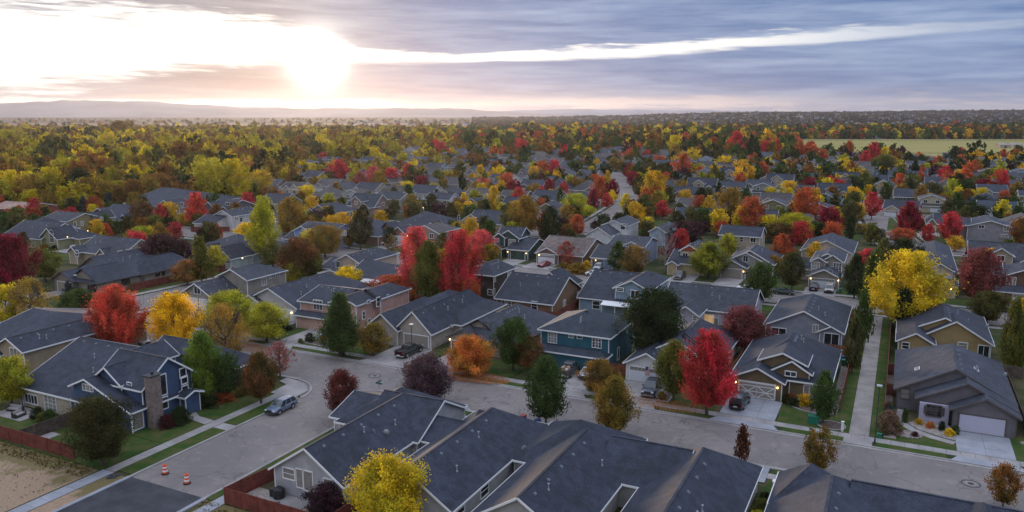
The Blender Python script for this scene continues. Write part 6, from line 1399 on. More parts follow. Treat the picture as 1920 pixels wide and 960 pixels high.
# ---- templates for the houses farther out
def template(t):
    """wings about the origin: near face at y=-d/2; windows and garage"""
    if t == 'A': return [(-6.5, 6.5, -6, 7.5, 2.8, 6.3, 'x', 'gg'), (-6, 0, -7.5, 0, 2.8, 4.7, 'y', 'gg')], [('S', 3.4, -5.6, 1.6, 1.8, 1.3, '2'), ('E', 6.1, 0, 1.6, 1.2, 1.2, 'd')], [(-3, -7.1, 4.6)]
    if t == 'B': return [(-6, 6, -8.5, 8.5, 2.8, 6.3, 'y', 'gh'), (-6, -.5, -9.4, -2, 2.8, 4.8, 'y', 'gg')], [('S', 3.2, -8.1, 1.6, 1.6, 1.3, '2'), ('E', 5.6, -2, 1.6, 1.3, 1.2, 'd'), ('E', 5.6, 4, 1.6, .9, 1, 'd')], [(-3.2, -9, 4.4)]
    if t == 'C': return [(-6, 6, -5, 5, 5.5, 7.8, 'x', 'gg'), (-6, 0, -6.5, 0, 2.8, 4.2, 'y', 'gg')], [('S', -3.2, -4.6, 4.5, 1.2, 1.2, '2'), ('S', .6, -4.6, 4.5, .8, 1.2, 'd'), ('S', 3.8, -4.6, 4.5, 1.4, 1.2, '2'), ('S', 3.2, -4.6, 1.6, 2.0, 1.6, '3'), ('E', 5.6, 0, 4.4, 1, 1.2, 'd')], [(-3, -6.1, 4.2)]
    if t == 'D': return [(-7.5, 7.5, -4, 7, 2.8, 7.4, 'x', 'gg'), (-3.5, 2.5, -6, 2, 4.9, 6.9, 'y', 'gg'), (2, 7.5, -7, 0, 2.8, 4.6, 'y', 'gg')], [('S', -.5, -5.6, 4.3, 1.5, 1.3, '2'), ('S', -5, -3.6, 1.6, 1.4, 1.3, 'd'), ('E', 7.1, 2, 3.6, 1.2, 1.1, 'd')], [(4.8, -6.6, 4.2)]
    if t == 'E': return [(-5, 5, -6.5, 6.5, 5.3, 7.3, 'y', 'gh'), (-5, 5, -7.8, -5, 2.7, 3.5, 'x', 'gg')], [('S', -2.2, -6.1, 4.4, 1.3, 1.3, '2'), ('S', 2.2, -6.1, 4.4, 1.3, 1.3, '2'), ('E', 4.6, -2, 4.4, .9, 1.2, 'd'), ('E', 4.6, 2, 1.6, 1.2, 1.2, 'd')], [(2, -7.4, 4.2)]
    if t == 'G': return [(-7, 7, -7, 7, 2.8, 6.0, 'x', 'gg'), (-7, -1, -8, 0, 2.8, 4.4, 'x', 'gg')], [('S', 4, -6.6, 1.6, 1.8, 1.4, 'L')], [(-4, -7.6, 4.8)]
    if t == 'H': return [(-7, 7, -8.5, 8.5, 2.8, 7.2, 'y', 'hh'), (1, 6.8, -9.3, -2, 2.8, 4.6, 'y', 'gg')], [('S', -3.4, -8.1, 1.6, 2, 1.4, '3'), ('E', 6.6, -1, 1.6, 1.4, 1.3, 'd'), ('E', 6.6, 4, 1.6, 1, 1, 'd')], [(3.9, -8.9, 4.4)]
    if t == 'T': return [(-6, 6, -5, 7, 5.3, 8, 'x', 'gg'), (-5.6, -2.2, -6.4, 0, 5, 6.4, 'y', 'gg'), (-3, .8, -5.8, 0, 5.2, 7, 'y', 'gg'), (0, 5.6, -5.5, 0, 5.2, 7.6, 'y', 'gg'), (-6, 2, -7.4, -4, 2.7, 3.6, 'x', 'gg')], [('S', -3.9, -6, 4.2, 1, 1.2, 'd'), ('S', -.9, -5.4, 4.3, 1, 1.2, 'd'), ('S', 2.8, -5.1, 4.2, 1.5, 1.3, '2'), ('S', -2, -7, 1.4, 2.6, 1.8, '4')], []
    if t == 'W': return [(-6.5, 6.5, -4.5, 4.5, 2.6, 4.4, 'x', 'gg')], [('S', -4, -4.1, 1.5, 1.2, 1, 'd'), ('S', 0, -4.1, 1.2, 1, 2, 'd'), ('S', 3.5, -4.1, 1.5, 1.2, 1, 'd')], []
    return [(-10, 10, -8, 8, 3.6, 5.6, 'x', 'gg')], [('S', -5, -7.6, 1.6, 1.5, 1, 'd')], [(3, -7.6, 4.6)]
tmpl = {}
def tmesh(t):
    if t in tmpl: return tmpl[t]
    ws, wi, ga = template(t); rm, fm, wm = MB(), MB(), MB()
    for k, w in enumerate(ws):
        w = list(w); j = .01 * k; w[0] += j; w[1] -= j; w[2] += j; w[3] -= j; w[4] += j; w[5] += j; wing_roof(rm, fm, wm, w, others=[o for q, o in enumerate(ws) if q != k])
    tmpl[t] = (wm.mesh('wall', [M['siding']]), rm.mesh('roof', [M['roof']]), fm.mesh('fascia', [M['trim']]), wi, ga); return tmpl[t]
for i, (x, y, back, t, c, label) in enumerate(AUTO):
    wmsh, rmsh, fmsh, wi, ga = tmesh(t); far = dist_of(x, y) > 430
    root = thing('house', label, 'house', (x, y, 0), random.choice((0, 0, R(4), R(-5))) if not back else 0)
    v = random.uniform(.85, 1.1); root.scale = (random.choice((1, -1)) if False else 1, 1, random.uniform(.94, 1.06))
    wc = WALLC.get(c, (.3, .28, .25)); obj('wall', wmsh, root, col=tuple(q * v for q in wc))
    rc = random.choice([ROOFC[0], ROOFC[0], ROOFC[1], (.045, .048, .06), (.055, .05, .053), (.07, .062, .062)])
    if t == 'S': rc = (.45, .44, .44) if c == 'white' else (.30, .19, .15)
    obj('roof', rmsh, root, col=rc); obj('fascia', fmsh, root)
    for s, a, b, z, w, hh, k in wi:
        if back and s == 'S' and k in '4L': k = '3'
        add_window(root, s, a, b, z, w, hh, k)
    if not back:
        for a, b, w in ga:
            add_garage(root, a, b, w, 2.2, random.choice('wwtdw'))
            if random.random() < .12: obj('wall_lamp', lamp_me, root, (a - w / 2 - .35, b - .02, 2.1))
    else:
        for a, b, w in ga: add_window(root, 'S', a, b, 1.7, 1.8, 1.4, '2')
    
# ------------------------------------------------------------------ trees
def prof(s, t):
    if s == 'round': return math.sqrt(max(0, 1 - (2 * t - 1) ** 2)) ** .85
    if s == 'oval': return max(0, math.sin(math.pi * min(1, t ** .85))) ** .7
    if s == 'maple': return max(0, math.sin(math.pi * (t * .93 + .04) ** .75)) ** .75
    if s == 'cone': return (1 - t) ** .75 * min(1, t * 7 + .35)
    if s == 'column': return min(1, t * 5 + .3) * min(1, ((1 - t) * 2.4) ** .6)
    if s == 'spread': return math.sqrt(max(0, 1 - (1.5 * t - .5) ** 2)) * min(1, t * 6 + .3)
    if s == 'shrub': return math.sqrt(max(0, 1 - t ** 2.2))
    if s == 'heart': return math.sqrt(max(0, 1 - (2 * t - 1) ** 2)) ** .6
    return max(0, math.sin(math.pi * (t * .9 + .06) ** .95)) ** .8
CROWN = {}
def crown_mesh(shape, lod, seed):
    """leaf clumps spread through the crown; unit width and height, base at z=0"""
    key = (shape, lod, seed)
    if key in CROWN: return CROWN[key]
    rs = np.random.RandomState(seed * 31 + len(shape) + lod * 7)
    nc, nl, ls = {4: (420, 60, .017), 3: (300, 52, .021), 2: (200, 30, .030), 1: (110, 14, .055), 0: (55, 8, .10)}[lod]
    if shape in ('sparse',): nc = int(nc * .8); nl = max(3, int(nl * .34))
    if shape == 'bare': nc = 10; nl = 4
    ph = rs.rand(6) * 6.28
    cs = []
    while len(cs) < nc:
        t = rs.rand(); a = rs.rand() * 6.283
        lump = 1 + .22 * math.sin(3 * a + ph[0] + 5 * t) + .18 * math.sin(5 * a + ph[1] - 9 * t) + .13 * math.sin(13 * t + ph[2] + 2 * a)
        r = prof(shape, t) * .5 * lump * (.30 + .70 * rs.rand() ** .5)
        if shape == 'heart' and t > .62 and r * abs(math.cos(a)) < .10: continue
        zt = t
        if shape == 'heart': zt = t * (.8 + .4 * min(1, r * abs(math.cos(a)) * 3))
        cs.append((r * math.cos(a), r * math.sin(a), zt, a, t))
    cs = np.array(cs)
    spread = .075 if lod >= 2 else .095
    if shape == 'maple': up, sx = .085, .032
    elif shape in ('column', 'cone'): up, sx = .05, .045
    else: up, sx = .05, .05
    k = spread / .075
    C = np.repeat(cs, nl, axis=0); n = len(C)
    # clumps are drawn out along an up-and-outward axis, like twigs
    ax = np.stack([np.cos(C[:, 3]) * .55, np.sin(C[:, 3]) * .55, np.full(n, .85)], 1)
    p = C[:, :3] + ax * (rs.randn(n, 1) * up * k) + rs.randn(n, 3) * sx * k
    if shape in ('sparse', 'bare'): p = C[:, :3] + rs.randn(n, 3) * .04
    p[:, 2] = np.clip(p[:, 2], .0, 1.08)
    u = rs.randn(n, 3); u /= np.linalg.norm(u, axis=1)[:, None]; w = rs.randn(n, 3); w -= (w * u).sum(1)[:, None] * u; w /= np.linalg.norm(w, axis=1)[:, None]
    s = (ls * (.6 + .8 * rs.rand(n)))[:, None]
    V = np.concatenate([(p - u * s), (p - w * s * .6), (p + u * s), (p + w * s * .6)], 1).reshape(-1, 3)
    me = bpy.data.meshes.new('crown'); me.vertices.add(len(V)); me.vertices.foreach_set('co', V.astype(np.float32).ravel())
    me.loops.add(n * 4); me.loops.foreach_set('vertex_index', np.arange(n * 4, dtype=np.int32)); me.polygons.add(n)
    me.polygons.foreach_set('loop_start', np.arange(0, n * 4, 4, dtype=np.int32)); me.update(calc_edges=True)
    at_ = me.attributes.new('tone', 'FLOAT_VECTOR', 'FACE')
    ch = np.clip(.5 + .32 * np.sin(cs[:, 3] * 2 + ph[3] + cs[:, 2] * 5) + rs.randn(nc) * .28 - (cs[:, 2] - .5) * .2, 0, 1); cv = np.clip(.5 + .33 * np.sin(cs[:, 3] * 3 + ph[4] + cs[:, 2] * 7) + .22 * np.sin(cs[:, 2] * 17 + cs[:, 3] * 2 + ph[5]) + rs.randn(nc) * .22, 0, 1)
    T = np.stack([np.clip(np.repeat(ch, nl) + rs.randn(n) * .15, 0, 1), np.clip(np.repeat(cv, nl) * .8 + rs.rand(n) * .2, 0, 1), np.zeros(n)], 1)
    at_.data.foreach_set('vector', T.astype(np.float32).ravel()); me.materials.append(M['leaf'])
    CROWN[key] = me; return me
TRUNK = {}
def trunk_mesh(shape, lod, seed):
    """tapered trunk with limbs; unit total height, width 1; crown from z=.2 to 1"""
    key = (shape, lod, seed)
    if key in TRUNK: return TRUNK[key]
    rnd = random.Random(seed * 17 + len(shape)); mb = MB(); b = .19; k = 6 if lod > 1 else 4
    multi = shape in ('sparse', 'bare') or shape == 'shrub'
    lean = rnd.uniform(-.03, .03); P = [(lean * t * t, .02 * math.sin(t * 4), t) for t in (0, .1, .22, .4, .6, .8)]
    mb.tube([(0, 0, -.02)] + P[1:], [.034, .026, .022, .016, .010, .003], k)
    nb = (16 if multi else 9) if lod > 1 else (5 if lod else 0)
    for i in range(nb):
        t0 = rnd.uniform(.16, .62); a = i * 2.4 + rnd.uniform(-.4, .4); t1 = min(.97, t0 + rnd.uniform(.18, .4))
        r = prof(shape if shape in ('cone', 'column', 'maple', 'round', 'oval', 'spread') else 'x', max(0, (t1 - b) / (1 - b))) * .5 * .85
        p0 = Vector((lean * t0 * t0, 0, t0)); p1 = Vector((r * math.cos(a), r * math.sin(a), t1)); m = p0.lerp(p1, .5) + Vector((0, 0, -.03))
        mb.tube([p0, m, p1], [.012, .008, .002], 4, cap=False)
        if multi:
            for q in range(7):
                s0 = p0.lerp(p1, rnd.uniform(.3, .95)); a2 = a + rnd.uniform(-1.2, 1.2); L = rnd.uniform(.06, .2)
                s1 = s0 + Vector((math.cos(a2) * L * .7, math.sin(a2) * L * .7, L))
                mb.tube([s0, s1], [.0045, .001], 3, cap=False)
                for z in range(2):
                    a3 = a2 + rnd.uniform(-1, 1); s2 = s0.lerp(s1, rnd.uniform(.3, .9)); mb.tube([s2, s2 + Vector((math.cos(a3) * L * .35, math.sin(a3) * L * .35, L * .5))], [.003, .001], 3, cap=False)
    TRUNK[key] = mb.mesh('trunk', [M['palebark' if shape == 'bare' else 'bark']], True); return TRUNK[key]
def add_tree(x, y, H, W, c, shape, label, i):
    d = dist_of(x, y); px = W * 1480 / d; lod = 4 if px > 100 else (3 if px > 70 else (2 if px > 42 else (1 if px > 20 else 0))); seed = i % 4
    bush = shape == 'shrub'
    o = thing('bush' if bush else 'tree', label, 'bush' if bush else 'tree', (x, y, 0), rz=(i * 2.4) % 6.28)
    if shape == 'heart': o.rotation_euler.z = YAW
    cb = 0.02 if bush else (.13 if shape in ('column', 'cone') else .17)
    c1, c2 = COL[c]; j = lambda q: tuple(max(0, v * random.uniform(.9, 1.1)) for v in q)
    cr = obj('crown', crown_mesh(shape, lod, seed), o, (0, 0, H * cb), scale=(W / 1.2, W / 1.2, H * (1 - cb) / 1.05), col=j(c1)); cr['tint2'] = list(j(c2))
    if not bush: obj('trunk', trunk_mesh(shape, lod, seed), o, scale=(W if shape not in ('column',) else W * 1.3, W if shape not in ('column',) else W * 1.3, H))
    return o
for i, (x, y, H, W, c, s, lab) in enumerate(TREES): add_tree(x, y, H, W, c, s, lab, i)

# ---- the far woods and street trees that nobody can count
def far_trees():
    rnd = random.Random(21); occ = []
    for h in HOUSES:
        for w in h['wings']: occ.append(w[:4])
    for x, y, b, t, c, l in AUTO: occ.append((x - 7, x + 7, y - 8, y + 8))
    for x, y, t, c in FAR_H: occ.append((x - 7, x + 7, y - 8, y + 8))
    grid = {}
    for a, b, c, d in occ:
        for gx in range(int((a - 3) // 10), int((b + 3) // 10) + 1):
            for gy in range(int((c - 3) // 10), int((d + 3) // 10) + 1): grid.setdefault((gx, gy), []).append((a, b, c, d))
    def free(x, y, m=1.6): return all(not (a - m < x < b + m and c - m < y < d + m) for a, b, c, d in grid.get((int(x // 10), int(y // 10)), ()))
    def onroad(x, y):
        for pl, hw in ROADS:
            for (ax, ay), (bx, by) in zip(pl, pl[1:]):
                L = (bx - ax) ** 2 + (by - ay) ** 2; t = max(0, min(1, ((x - ax) * (bx - ax) + (y - ay) * (by - ay)) / L))
                if math.hypot(x - ax - t * (bx - ax), y - ay - t * (by - ay)) < hw + 1.5: return True
        return False
    used = set((int(t[0] // 5), int(t[1] // 5)) for t in TREES)
    from mathutils import noise as mn
    PR = ['crim', 'dgreen', 'redor', 'oliveg', 'green', 'oliveo', 'dolive', 'yel2', 'olive2', 'green', 'dgreen', 'orbr', 'green', 'yelor', 'olive2', 'redor', 'dolive', 'purp', 'oliveg', 'lime', 'dgreen', 'oliveo']
    PL = ['oliveo', 'olive2', 'oliveg', 'orbr', 'oliveo', 'limey', 'oliveo', 'dolive', 'yel2', 'oliveo', 'orbr', 'yel2', 'limey', 'olive2', 'limey', 'oliveo', 'dgreen', 'sporange']
    def grove(x, y, pal):
        v = mn.noise(Vector((x / 75, y / 75, 3.1))) * .9 + .5; return pal[int((v * len(pal) + rnd.gauss(0, 2.2))) % len(pal)]
    out = []
    def try_(x, y, d, t):
        """woods thicken on the left of the valley, gardens on the right"""
        px = 960 + 1504 * t; wood = t < -.35 and d > 330 or t < -.27 and d > 430 or t < -.17 and d > 600
        q = 5 if d < 400 else 6.5
        cell = (int(x // q), int(y // q), q)
        if cell in used or (int(x // 5), int(y // 5)) in used or not free(x, y) or onroad(x, y): return
        if t > .355 and 690 < d < 1240: return
        if t < -.04 and d > 1850 and rnd.random() < .93: return
        if t >= -.04 and d > 1800: return
        if t < -.33 and 240 < d < 330: 
            if rnd.random() < .45: return
        elif not wood and d < 640 and rnd.random() < (.68 if d < 400 else .60): return
        if not wood and d < 240: return
        used.add(cell)
        pal = PL if t < -.07 and d > 380 or wood else PR
        c = grove(x, y, pal); hs = (1.5 + .9 * mn.noise(Vector((x / 40, y / 40, 9)))) if (wood or d > 640) else (.95 if d < 400 else 1.05)
        W = rnd.uniform(4.0, 8.0) * hs * (.78 if d < 400 and not wood else 1); H = W * rnd.uniform(.95, 1.5); s = rnd.choice(['round', 'oval', 'round', 'maple', 'spread'])
        if c in ('green', 'oliveg', 'limey', 'dgreen') and rnd.random() < .25: s = 'column'; W *= .55; H *= 1.15
        if d > 1250 and t < 0: H *= .8
        out.append((x, y, H, W, c, s, d))
    for _ in range(9000):
        d = rnd.uniform(170, 640); t = rnd.uniform(-.68, .68); x, y = at(d, t); try_(x, y, d, t)
    for _ in range(17000):
        d = 600 + (rnd.random() ** .7) * 1500; t = rnd.uniform(-.68, .68); x, y = at(d, t); try_(x, y, d, t)
    for _ in range(420):
        d = rnd.uniform(2050, 5200); t = rnd.uniform(-.7, .05); x, y = at(d, t); W = rnd.uniform(8, 15); out.append((x, y, W * .8, W, rnd.choice(['orbr', 'dolive', 'oliveo', 'olive2']), 'round', d))
    rs = np.random.RandomState(9); VV = []; CC = []
    TM = {}
    for s in ('round', 'oval', 'maple', 'column', 'spread'):
        for lod, key in ((1, 'n'), (0, 'm'), (-1, 'f')):
            if lod >= 0:
                me = crown_mesh(s, lod, 1); co = np.zeros(len(me.vertices) * 3, np.float32); me.vertices.foreach_get('co', co); co = co.reshape(-1, 3)
                tn = np.zeros(len(me.polygons) * 3, np.float32); me.attributes['tone'].data.foreach_get('vector', tn); tn = tn.reshape(-1, 3)
            else:
                me = crown_mesh(s, 0, 2); co = np.zeros(len(me.vertices) * 3, np.float32); me.vertices.foreach_get('co', co); co = co.reshape(-1, 4, 3)[::5]; c0 = co.mean(1, keepdims=True); co = (c0 + (co - c0) * 1.9).reshape(-1, 3)
                tn = np.zeros(len(me.polygons) * 3, np.float32); me.attributes['tone'].data.foreach_get('vector', tn); tn = tn.reshape(-1, 3)[::5]
            TM[(s, key)] = (co, tn)
    for x, y, H, W, c, s, d in out:
        co, tn = TM[(s if s in ('round', 'oval', 'maple', 'column', 'spread') else 'round', 'n' if d < 380 else ('m' if d < 900 else 'f'))]
        a = rs.rand() * 6.28; ca, sa = math.cos(a), math.sin(a)
        z0 = max(0, rise(d, (x * RGT[0] + y * RGT[1]) / d)) if d > 1850 else 0
        V = np.stack([(co[:, 0] * ca - co[:, 1] * sa) * W + x, (co[:, 0] * sa + co[:, 1] * ca) * W + y, (co[:, 2] * .88 + .10) * H + z0], 1); VV.append(V)
        c1, c2 = COL[c]; j = rs.uniform(.85, 1.15)
        col = (np.array(c1)[None] * (1 - tn[:, :1]) + np.array(c2)[None] * tn[:, :1]) * (.6 + .7 * tn[:, 1:2]) * j; CC.append(col)
    V = np.concatenate(VV); Cc = np.concatenate(CC); n = len(Cc)
    me = bpy.data.meshes.new('woods'); me.vertices.add(len(V)); me.vertices.foreach_set('co', V.astype(np.float32).ravel())
    me.loops.add(n * 4); me.loops.foreach_set('vertex_index', np.arange(n * 4, dtype=np.int32)); me.polygons.add(n)
    me.polygons.foreach_set('loop_start', np.arange(0, n * 4, 4, dtype=np.int32)); me.update(calc_edges=True)
    at_ = me.attributes.new('hue', 'FLOAT_COLOR', 'FACE'); at_.data.foreach_set('color', np.concatenate([Cc, np.ones((n, 1))], 1).astype(np.float32).ravel())
    me.materials.append(M['leafv']); stuff(obj('woods', me)); print('far trees', len(out), 'faces', n)
far_trees()

# ---- suburbs beyond: too many and too small to pick apart
def far_town():
    rnd = random.Random(8); V = []; F = []; C = []
    def hbox(x, y, z, w, d, h, r, wc, rc):
        n = len(V); ca, sa = math.cos(r), math.sin(r)
        def q(a, b, c): V.append((x + a * ca - b * sa, y + a * sa + b * ca, z + c))
        for a, b in ((-w, -d), (w, -d), (w, d), (-w, d)): q(a, b, 0)
        for a, b in ((-w, -d), (w, -d), (w, d), (-w, d)): q(a, b, h)
        q(-w, 0, h + d * .55); q(w, 0, h + d * .55)
        for f, c in (((0, 1, 5, 4), wc), ((1, 2, 6, 5), wc), ((3, 0, 4, 7), wc), ((4, 5, 9, 8), rc), ((7, 8, 9, 6), rc), ((5, 6, 9), wc), ((7, 4, 8), wc)): F.append(tuple(n + i for i in f)); C.append(c)
    def place_far(d, t, big=1):
        x, y = at(d, t); z = max(0, rise(d, t)) if d > 1850 else 0
        wc = rnd.choice([(.30, .28, .25), (.34, .34, .36), (.2, .19, .17), (.22, .25, .3), (.42, .42, .42)]); rc = rnd.choice([(.06, .065, .08), (.08, .075, .08), (.10, .09, .09), (.05, .06, .08)])
        hbox(x, y, z - .3, rnd.uniform(5, 8) * big, rnd.uniform(4.5, 7), rnd.choice([3, 3, 5.5]), rnd.uniform(-.4, .4) + (1.57 if rnd.random() < .4 else 0), wc, rc)
    for x, y, t, c in FAR_H: d = dist_of(x, y); place_far(d, (x * RGT[0] + y * RGT[1]) / d)
    for _ in range(2600):
        d = rnd.uniform(1900, 5400); t = rnd.uniform(.02, .68)
        if rnd.random() > .35 + .65 * min(1, (t + .05) * 3): continue
        place_far(d, t)
    for _ in range(260):
        d_, t_ = rnd.uniform(640, 1850), rnd.uniform(-.68, .68)
        if not (t_ > .32 and 740 < d_ < 1260): place_far(d_, t_)
    for _ in range(70): place_far(rnd.uniform(1290, 1500), rnd.uniform(.2, .68))
    for _ in range(60): place_far(rnd.uniform(1900, 4200), rnd.uniform(-.2, .1), 1.4)
    me = bpy.data.meshes.new('far_town'); me.from_pydata(V, [], F); a = me.attributes.new('hue', 'FLOAT_COLOR', 'FACE')
    a.data.foreach_set('color', [q for c in C for q in (*c, 1)]); me.materials.append(M['facev']); stuff(obj('far_town', me))
    # trees between them
    rs = np.random.RandomState(4); me0 = crown_mesh('round', 0, 2); co = np.zeros(len(me0.vertices) * 3, np.float32); me0.vertices.foreach_get('co', co); co = co.reshape(-1, 4, 3)[::16]; c0 = co.mean(1, keepdims=True); co = (c0 + (co - c0) * 3).reshape(-1, 3)
    VV = []; CC = []
    for _ in range(7200):
        d = rs.uniform(1900, 5500); t = rs.uniform(-.05, .68); x, y = at(d, t); z = max(0, rise(d, t)); W = rs.uniform(6, 12) * (rs.uniform(1, 1.7) if d > 4300 else 1)
        VV.append(np.stack([co[:, 0] * W + x, co[:, 1] * W + y, co[:, 2] * W * .9 + z], 1)); c = np.array([(.05, .06, .04), (.09, .06, .04), (.04, .055, .045), (.12, .10, .04)][rs.randint(4)]); CC.append(np.repeat(c[None] * rs.uniform(.7, 1.3), len(co) // 4, 0))
    V = np.concatenate(VV); Cc = np.concatenate(CC); n = len(Cc)
    me = bpy.data.meshes.new('far_trees'); me.vertices.add(len(V)); me.vertices.foreach_set('co', V.astype(np.float32).ravel())
    me.loops.add(n * 4); me.loops.foreach_set('vertex_index', np.arange(n * 4, dtype=np.int32)); me.polygons.add(n)
    me.polygons.foreach_set('loop_start', np.arange(0, n * 4, 4, dtype=np.int32)); me.update(calc_edges=True)
    a = me.attributes.new('hue', 'FLOAT_COLOR', 'FACE'); a.data.foreach_set('color', np.concatenate([Cc, np.ones((n, 1))], 1).astype(np.float32).ravel())
    me.materials.append(M['leafv']); stuff(obj('far_trees', me))
far_town()

# ------------------------------------------------------------------ vehicles
def loft(mb, sections, m=0, caps=True):
    """sections: list of rings of equal length"""
    n = len(sections[0]); base = len(mb.v)
    for s in sections: mb.v += s
    for i in range(len(sections) - 1):
        for j in range(n - 1):
            a = base + i * n + j; mb.f.append((a, a + 1, a + n + 1, a + n)); mb.mi.append(m)
    if caps:
        mb.f.append(tuple(base + j for j in range(n))); mb.mi.append(m)
        mb.f.append(tuple(base + (len(sections) - 1) * n + j for j in reversed(range(n)))); mb.mi.append(m)
def interp(pts, x):
    for (a, b), (c, d) in zip(pts, pts[1:]):
        if a <= x <= c: return b + (d - b) * (x - a) / (c - a)
    return pts[-1][1]
CARS = {}
def car_meshes(kind):
    """front towards -y; returns dict of part meshes"""
    if kind in CARS: return CARS[kind]
    L, W, HB, HT = {'suv': (4.65, 1.86, 1.02, 1.68), 'sedan': (4.75, 1.82, .92, 1.44), 'pickup': (5.85, 2.0, 1.16, 1.88), 'van': (5.0, 1.96, 1.05, 1.76)}[kind]
    h = L / 2
    hood = {'suv': [(-h, .62), (-h + .12, .86), (-h + 1.15, HB), (h - .1, HB + .03), (h, .8)], 'sedan': [(-h, .55), (-h + .15, .74), (-h + 1.2, .9), (h - 1.0, .98), (h - .08, .96), (h, .7)],
            'pickup': [(-h, .75), (-h + .08, 1.05), (-h + 1.35, HB), (h - .03, HB), (h, 1.0)], 'van': [(-h, .6), (-h + .15, .85), (-h + .95, HB), (h - .06, HB + .04), (h, .8)]}[kind]
    body = MB(); secs = []
    N = 16
    for i in range(N + 1):
        y = -h + L * i / N; zt = interp(hood, y); e = min(1, (min(y + h, h - y)) / .45); w = W / 2 * (.86 + .14 * e ** .5); zb = .28 if .3 < (y + h) < L - .3 else .38
        secs.append([(-w * .93, y, zb), (-w, y, zb + .2), (-w, y, zt - .22), (-w * .965, y, zt - .06), (-w * .8, y, zt), (0, y, zt + .015), (w * .8, y, zt), (w * .965, y, zt - .06), (w, y, zt - .22), (w, y, zb + .2), (w * .93, y, zb), (-w * .93, y, zb)])
    loft(body, secs)
    # cabin: base line at the belt, roof narrower
    c0, c1, c2, c3 = {'suv': (-h + 1.1, -h + 1.95, h - .55, h - .08), 'sedan': (-h + 1.25, -h + 2.15, h - 1.6, h - .75), 'pickup': (-h + 1.45, -h + 2.15, h - 2.05, h - 1.85), 'van': (-h + .75, -h + 1.75, h - .4, h - .06)}[kind]
    wb, wt = W / 2 * .93, W / 2 * .72; zb = HB - .05
    roof = MB(); g = MB()
    B = [(-wb, c0, zb), (wb, c0, zb), (wb, c3, zb), (-wb, c3, zb)]; T = [(-wt, c1, HT - .05), (wt, c1, HT - .05), (wt, c2, HT - .05), (-wt, c2, HT - .05)]
    roof.poly([B[0], B[1], T[1], T[0]]); roof.poly([B[1], B[2], T[2], T[1]]); roof.poly([B[2], B[3], T[3], T[2]]); roof.poly([B[3], B[0], T[0], T[3]])
    Tm = [(-wt * .85, c1 + .15, HT), (wt * .85, c1 + .15, HT), (wt * .85, c2 - .12, HT), (-wt * .85, c2 - .12, HT)]
    for i in range(4): j = (i + 1) % 4; roof.poly([T[i], T[j], Tm[j], Tm[i]])
    roof.poly(Tm)
    def pane(mb, a, b, c, d, k=.07, off=.012):
        P = [Vector(q) for q in (a, b, c, d)]; cc = sum(P, Vector()) / 4; nrm = (P[1] - P[0]).cross(P[3] - P[0]).normalized()
        if nrm.dot(cc - Vector((0, (c0 + c3) / 2, HB))) < 0: nrm = -nrm
        mb.poly([tuple(p.lerp(cc, k) + nrm * off) for p in P])
    ws = MB(); pane(ws, B[0], B[1], T[1], T[0], .08); rw = MB(); pane(rw, B[2], B[3], T[3], T[2], .12)
    sg = {}
    for s, (b0, b1, t0, t1) in ((-1, (B[0], B[3], T[0], T[3])), (1, (B[1], B[2], T[1], T[2]))):
        m = MB(); b0, b1, t0, t1 = map(Vector, (b0, b1, t0, t1)); nn = 3 if kind in ('suv', 'van') else 2
        for i in range(nn):
            a, b = i / nn + .02, (i + 1) / nn - .02; pane(m, b0.lerp(b1, a), b0.lerp(b1, b), t0.lerp(t1, b), t0.lerp(t1, a), .09)
        sg[s] = m
    wh = MB(); r = {'suv': .36, 'sedan': .33, 'pickup': .41, 'van': .35}[kind]
    wh.tube([(-.12, 0, 0), (-.10, 0, 0), (.10, 0, 0), (.12, 0, 0)], [r * .88, r, r, r * .88], 18); rim = MB(); rim.tube([(-.13, 0, 0), (-.125, 0, 0), (.125, 0, 0), (.13, 0, 0)], [r * .5, r * .62, r * .62, r * .5], 12)
    hl = MB(); hl.box(-.2, .2, -.05, .05, -.08, .08); tl = MB(); tl.box(-.09, .09, -.04, .04, -.17, .17)
    gr = MB(); gr.box(-W * .28, W * .28, -.03, .03, -.12, .12); bp = MB(); bp.box(-W * .46, W * .46, -.09, .07, -.11, .11)
    mr = MB(); mr.box(-.12, .12, -.05, .05, -.09, .09); pl = MB(); pl.box(-.26, .26, -.012, .012, -.08, .08)
    dk = MB()
    for s in (-1, 1):
        for y in (-h + .95, h - 1.05): dk.tube([(s * W / 2 * .90, y, .40), (s * (W / 2 + .012), y, .40)], r + .07, 16)
    parts = dict(body=body.mesh('body', [M['paint']], True), roof=roof.mesh('roof', [M['paint']]), windscreen=ws.mesh('windscreen', [M['carglass']]), rear_window=rw.mesh('rear_window', [M['carglass']]),
                 sl=sg[-1].mesh('side_window', [M['carglass']]), sr=sg[1].mesh('side_window', [M['carglass']]), tyre=wh.mesh('wheel', [M['rubber']]), rim=rim.mesh('rim', [M['chrome']]), hl=hl.mesh('headlight', [M['headl']]),
                 tl=tl.mesh('tail_light', [M['tail']]), gr=gr.mesh('grille', [M['darkmetal']]), bp=bp.mesh('bumper', [M['chrome' if kind == 'pickup' else 'darkmetal']]), mr=mr.mesh('mirror', [M['darkmetal']]), pl=pl.mesh('number_plate', [M['white_refl']]), arch=dk.mesh('wheel_arch', [M['rubber']]))
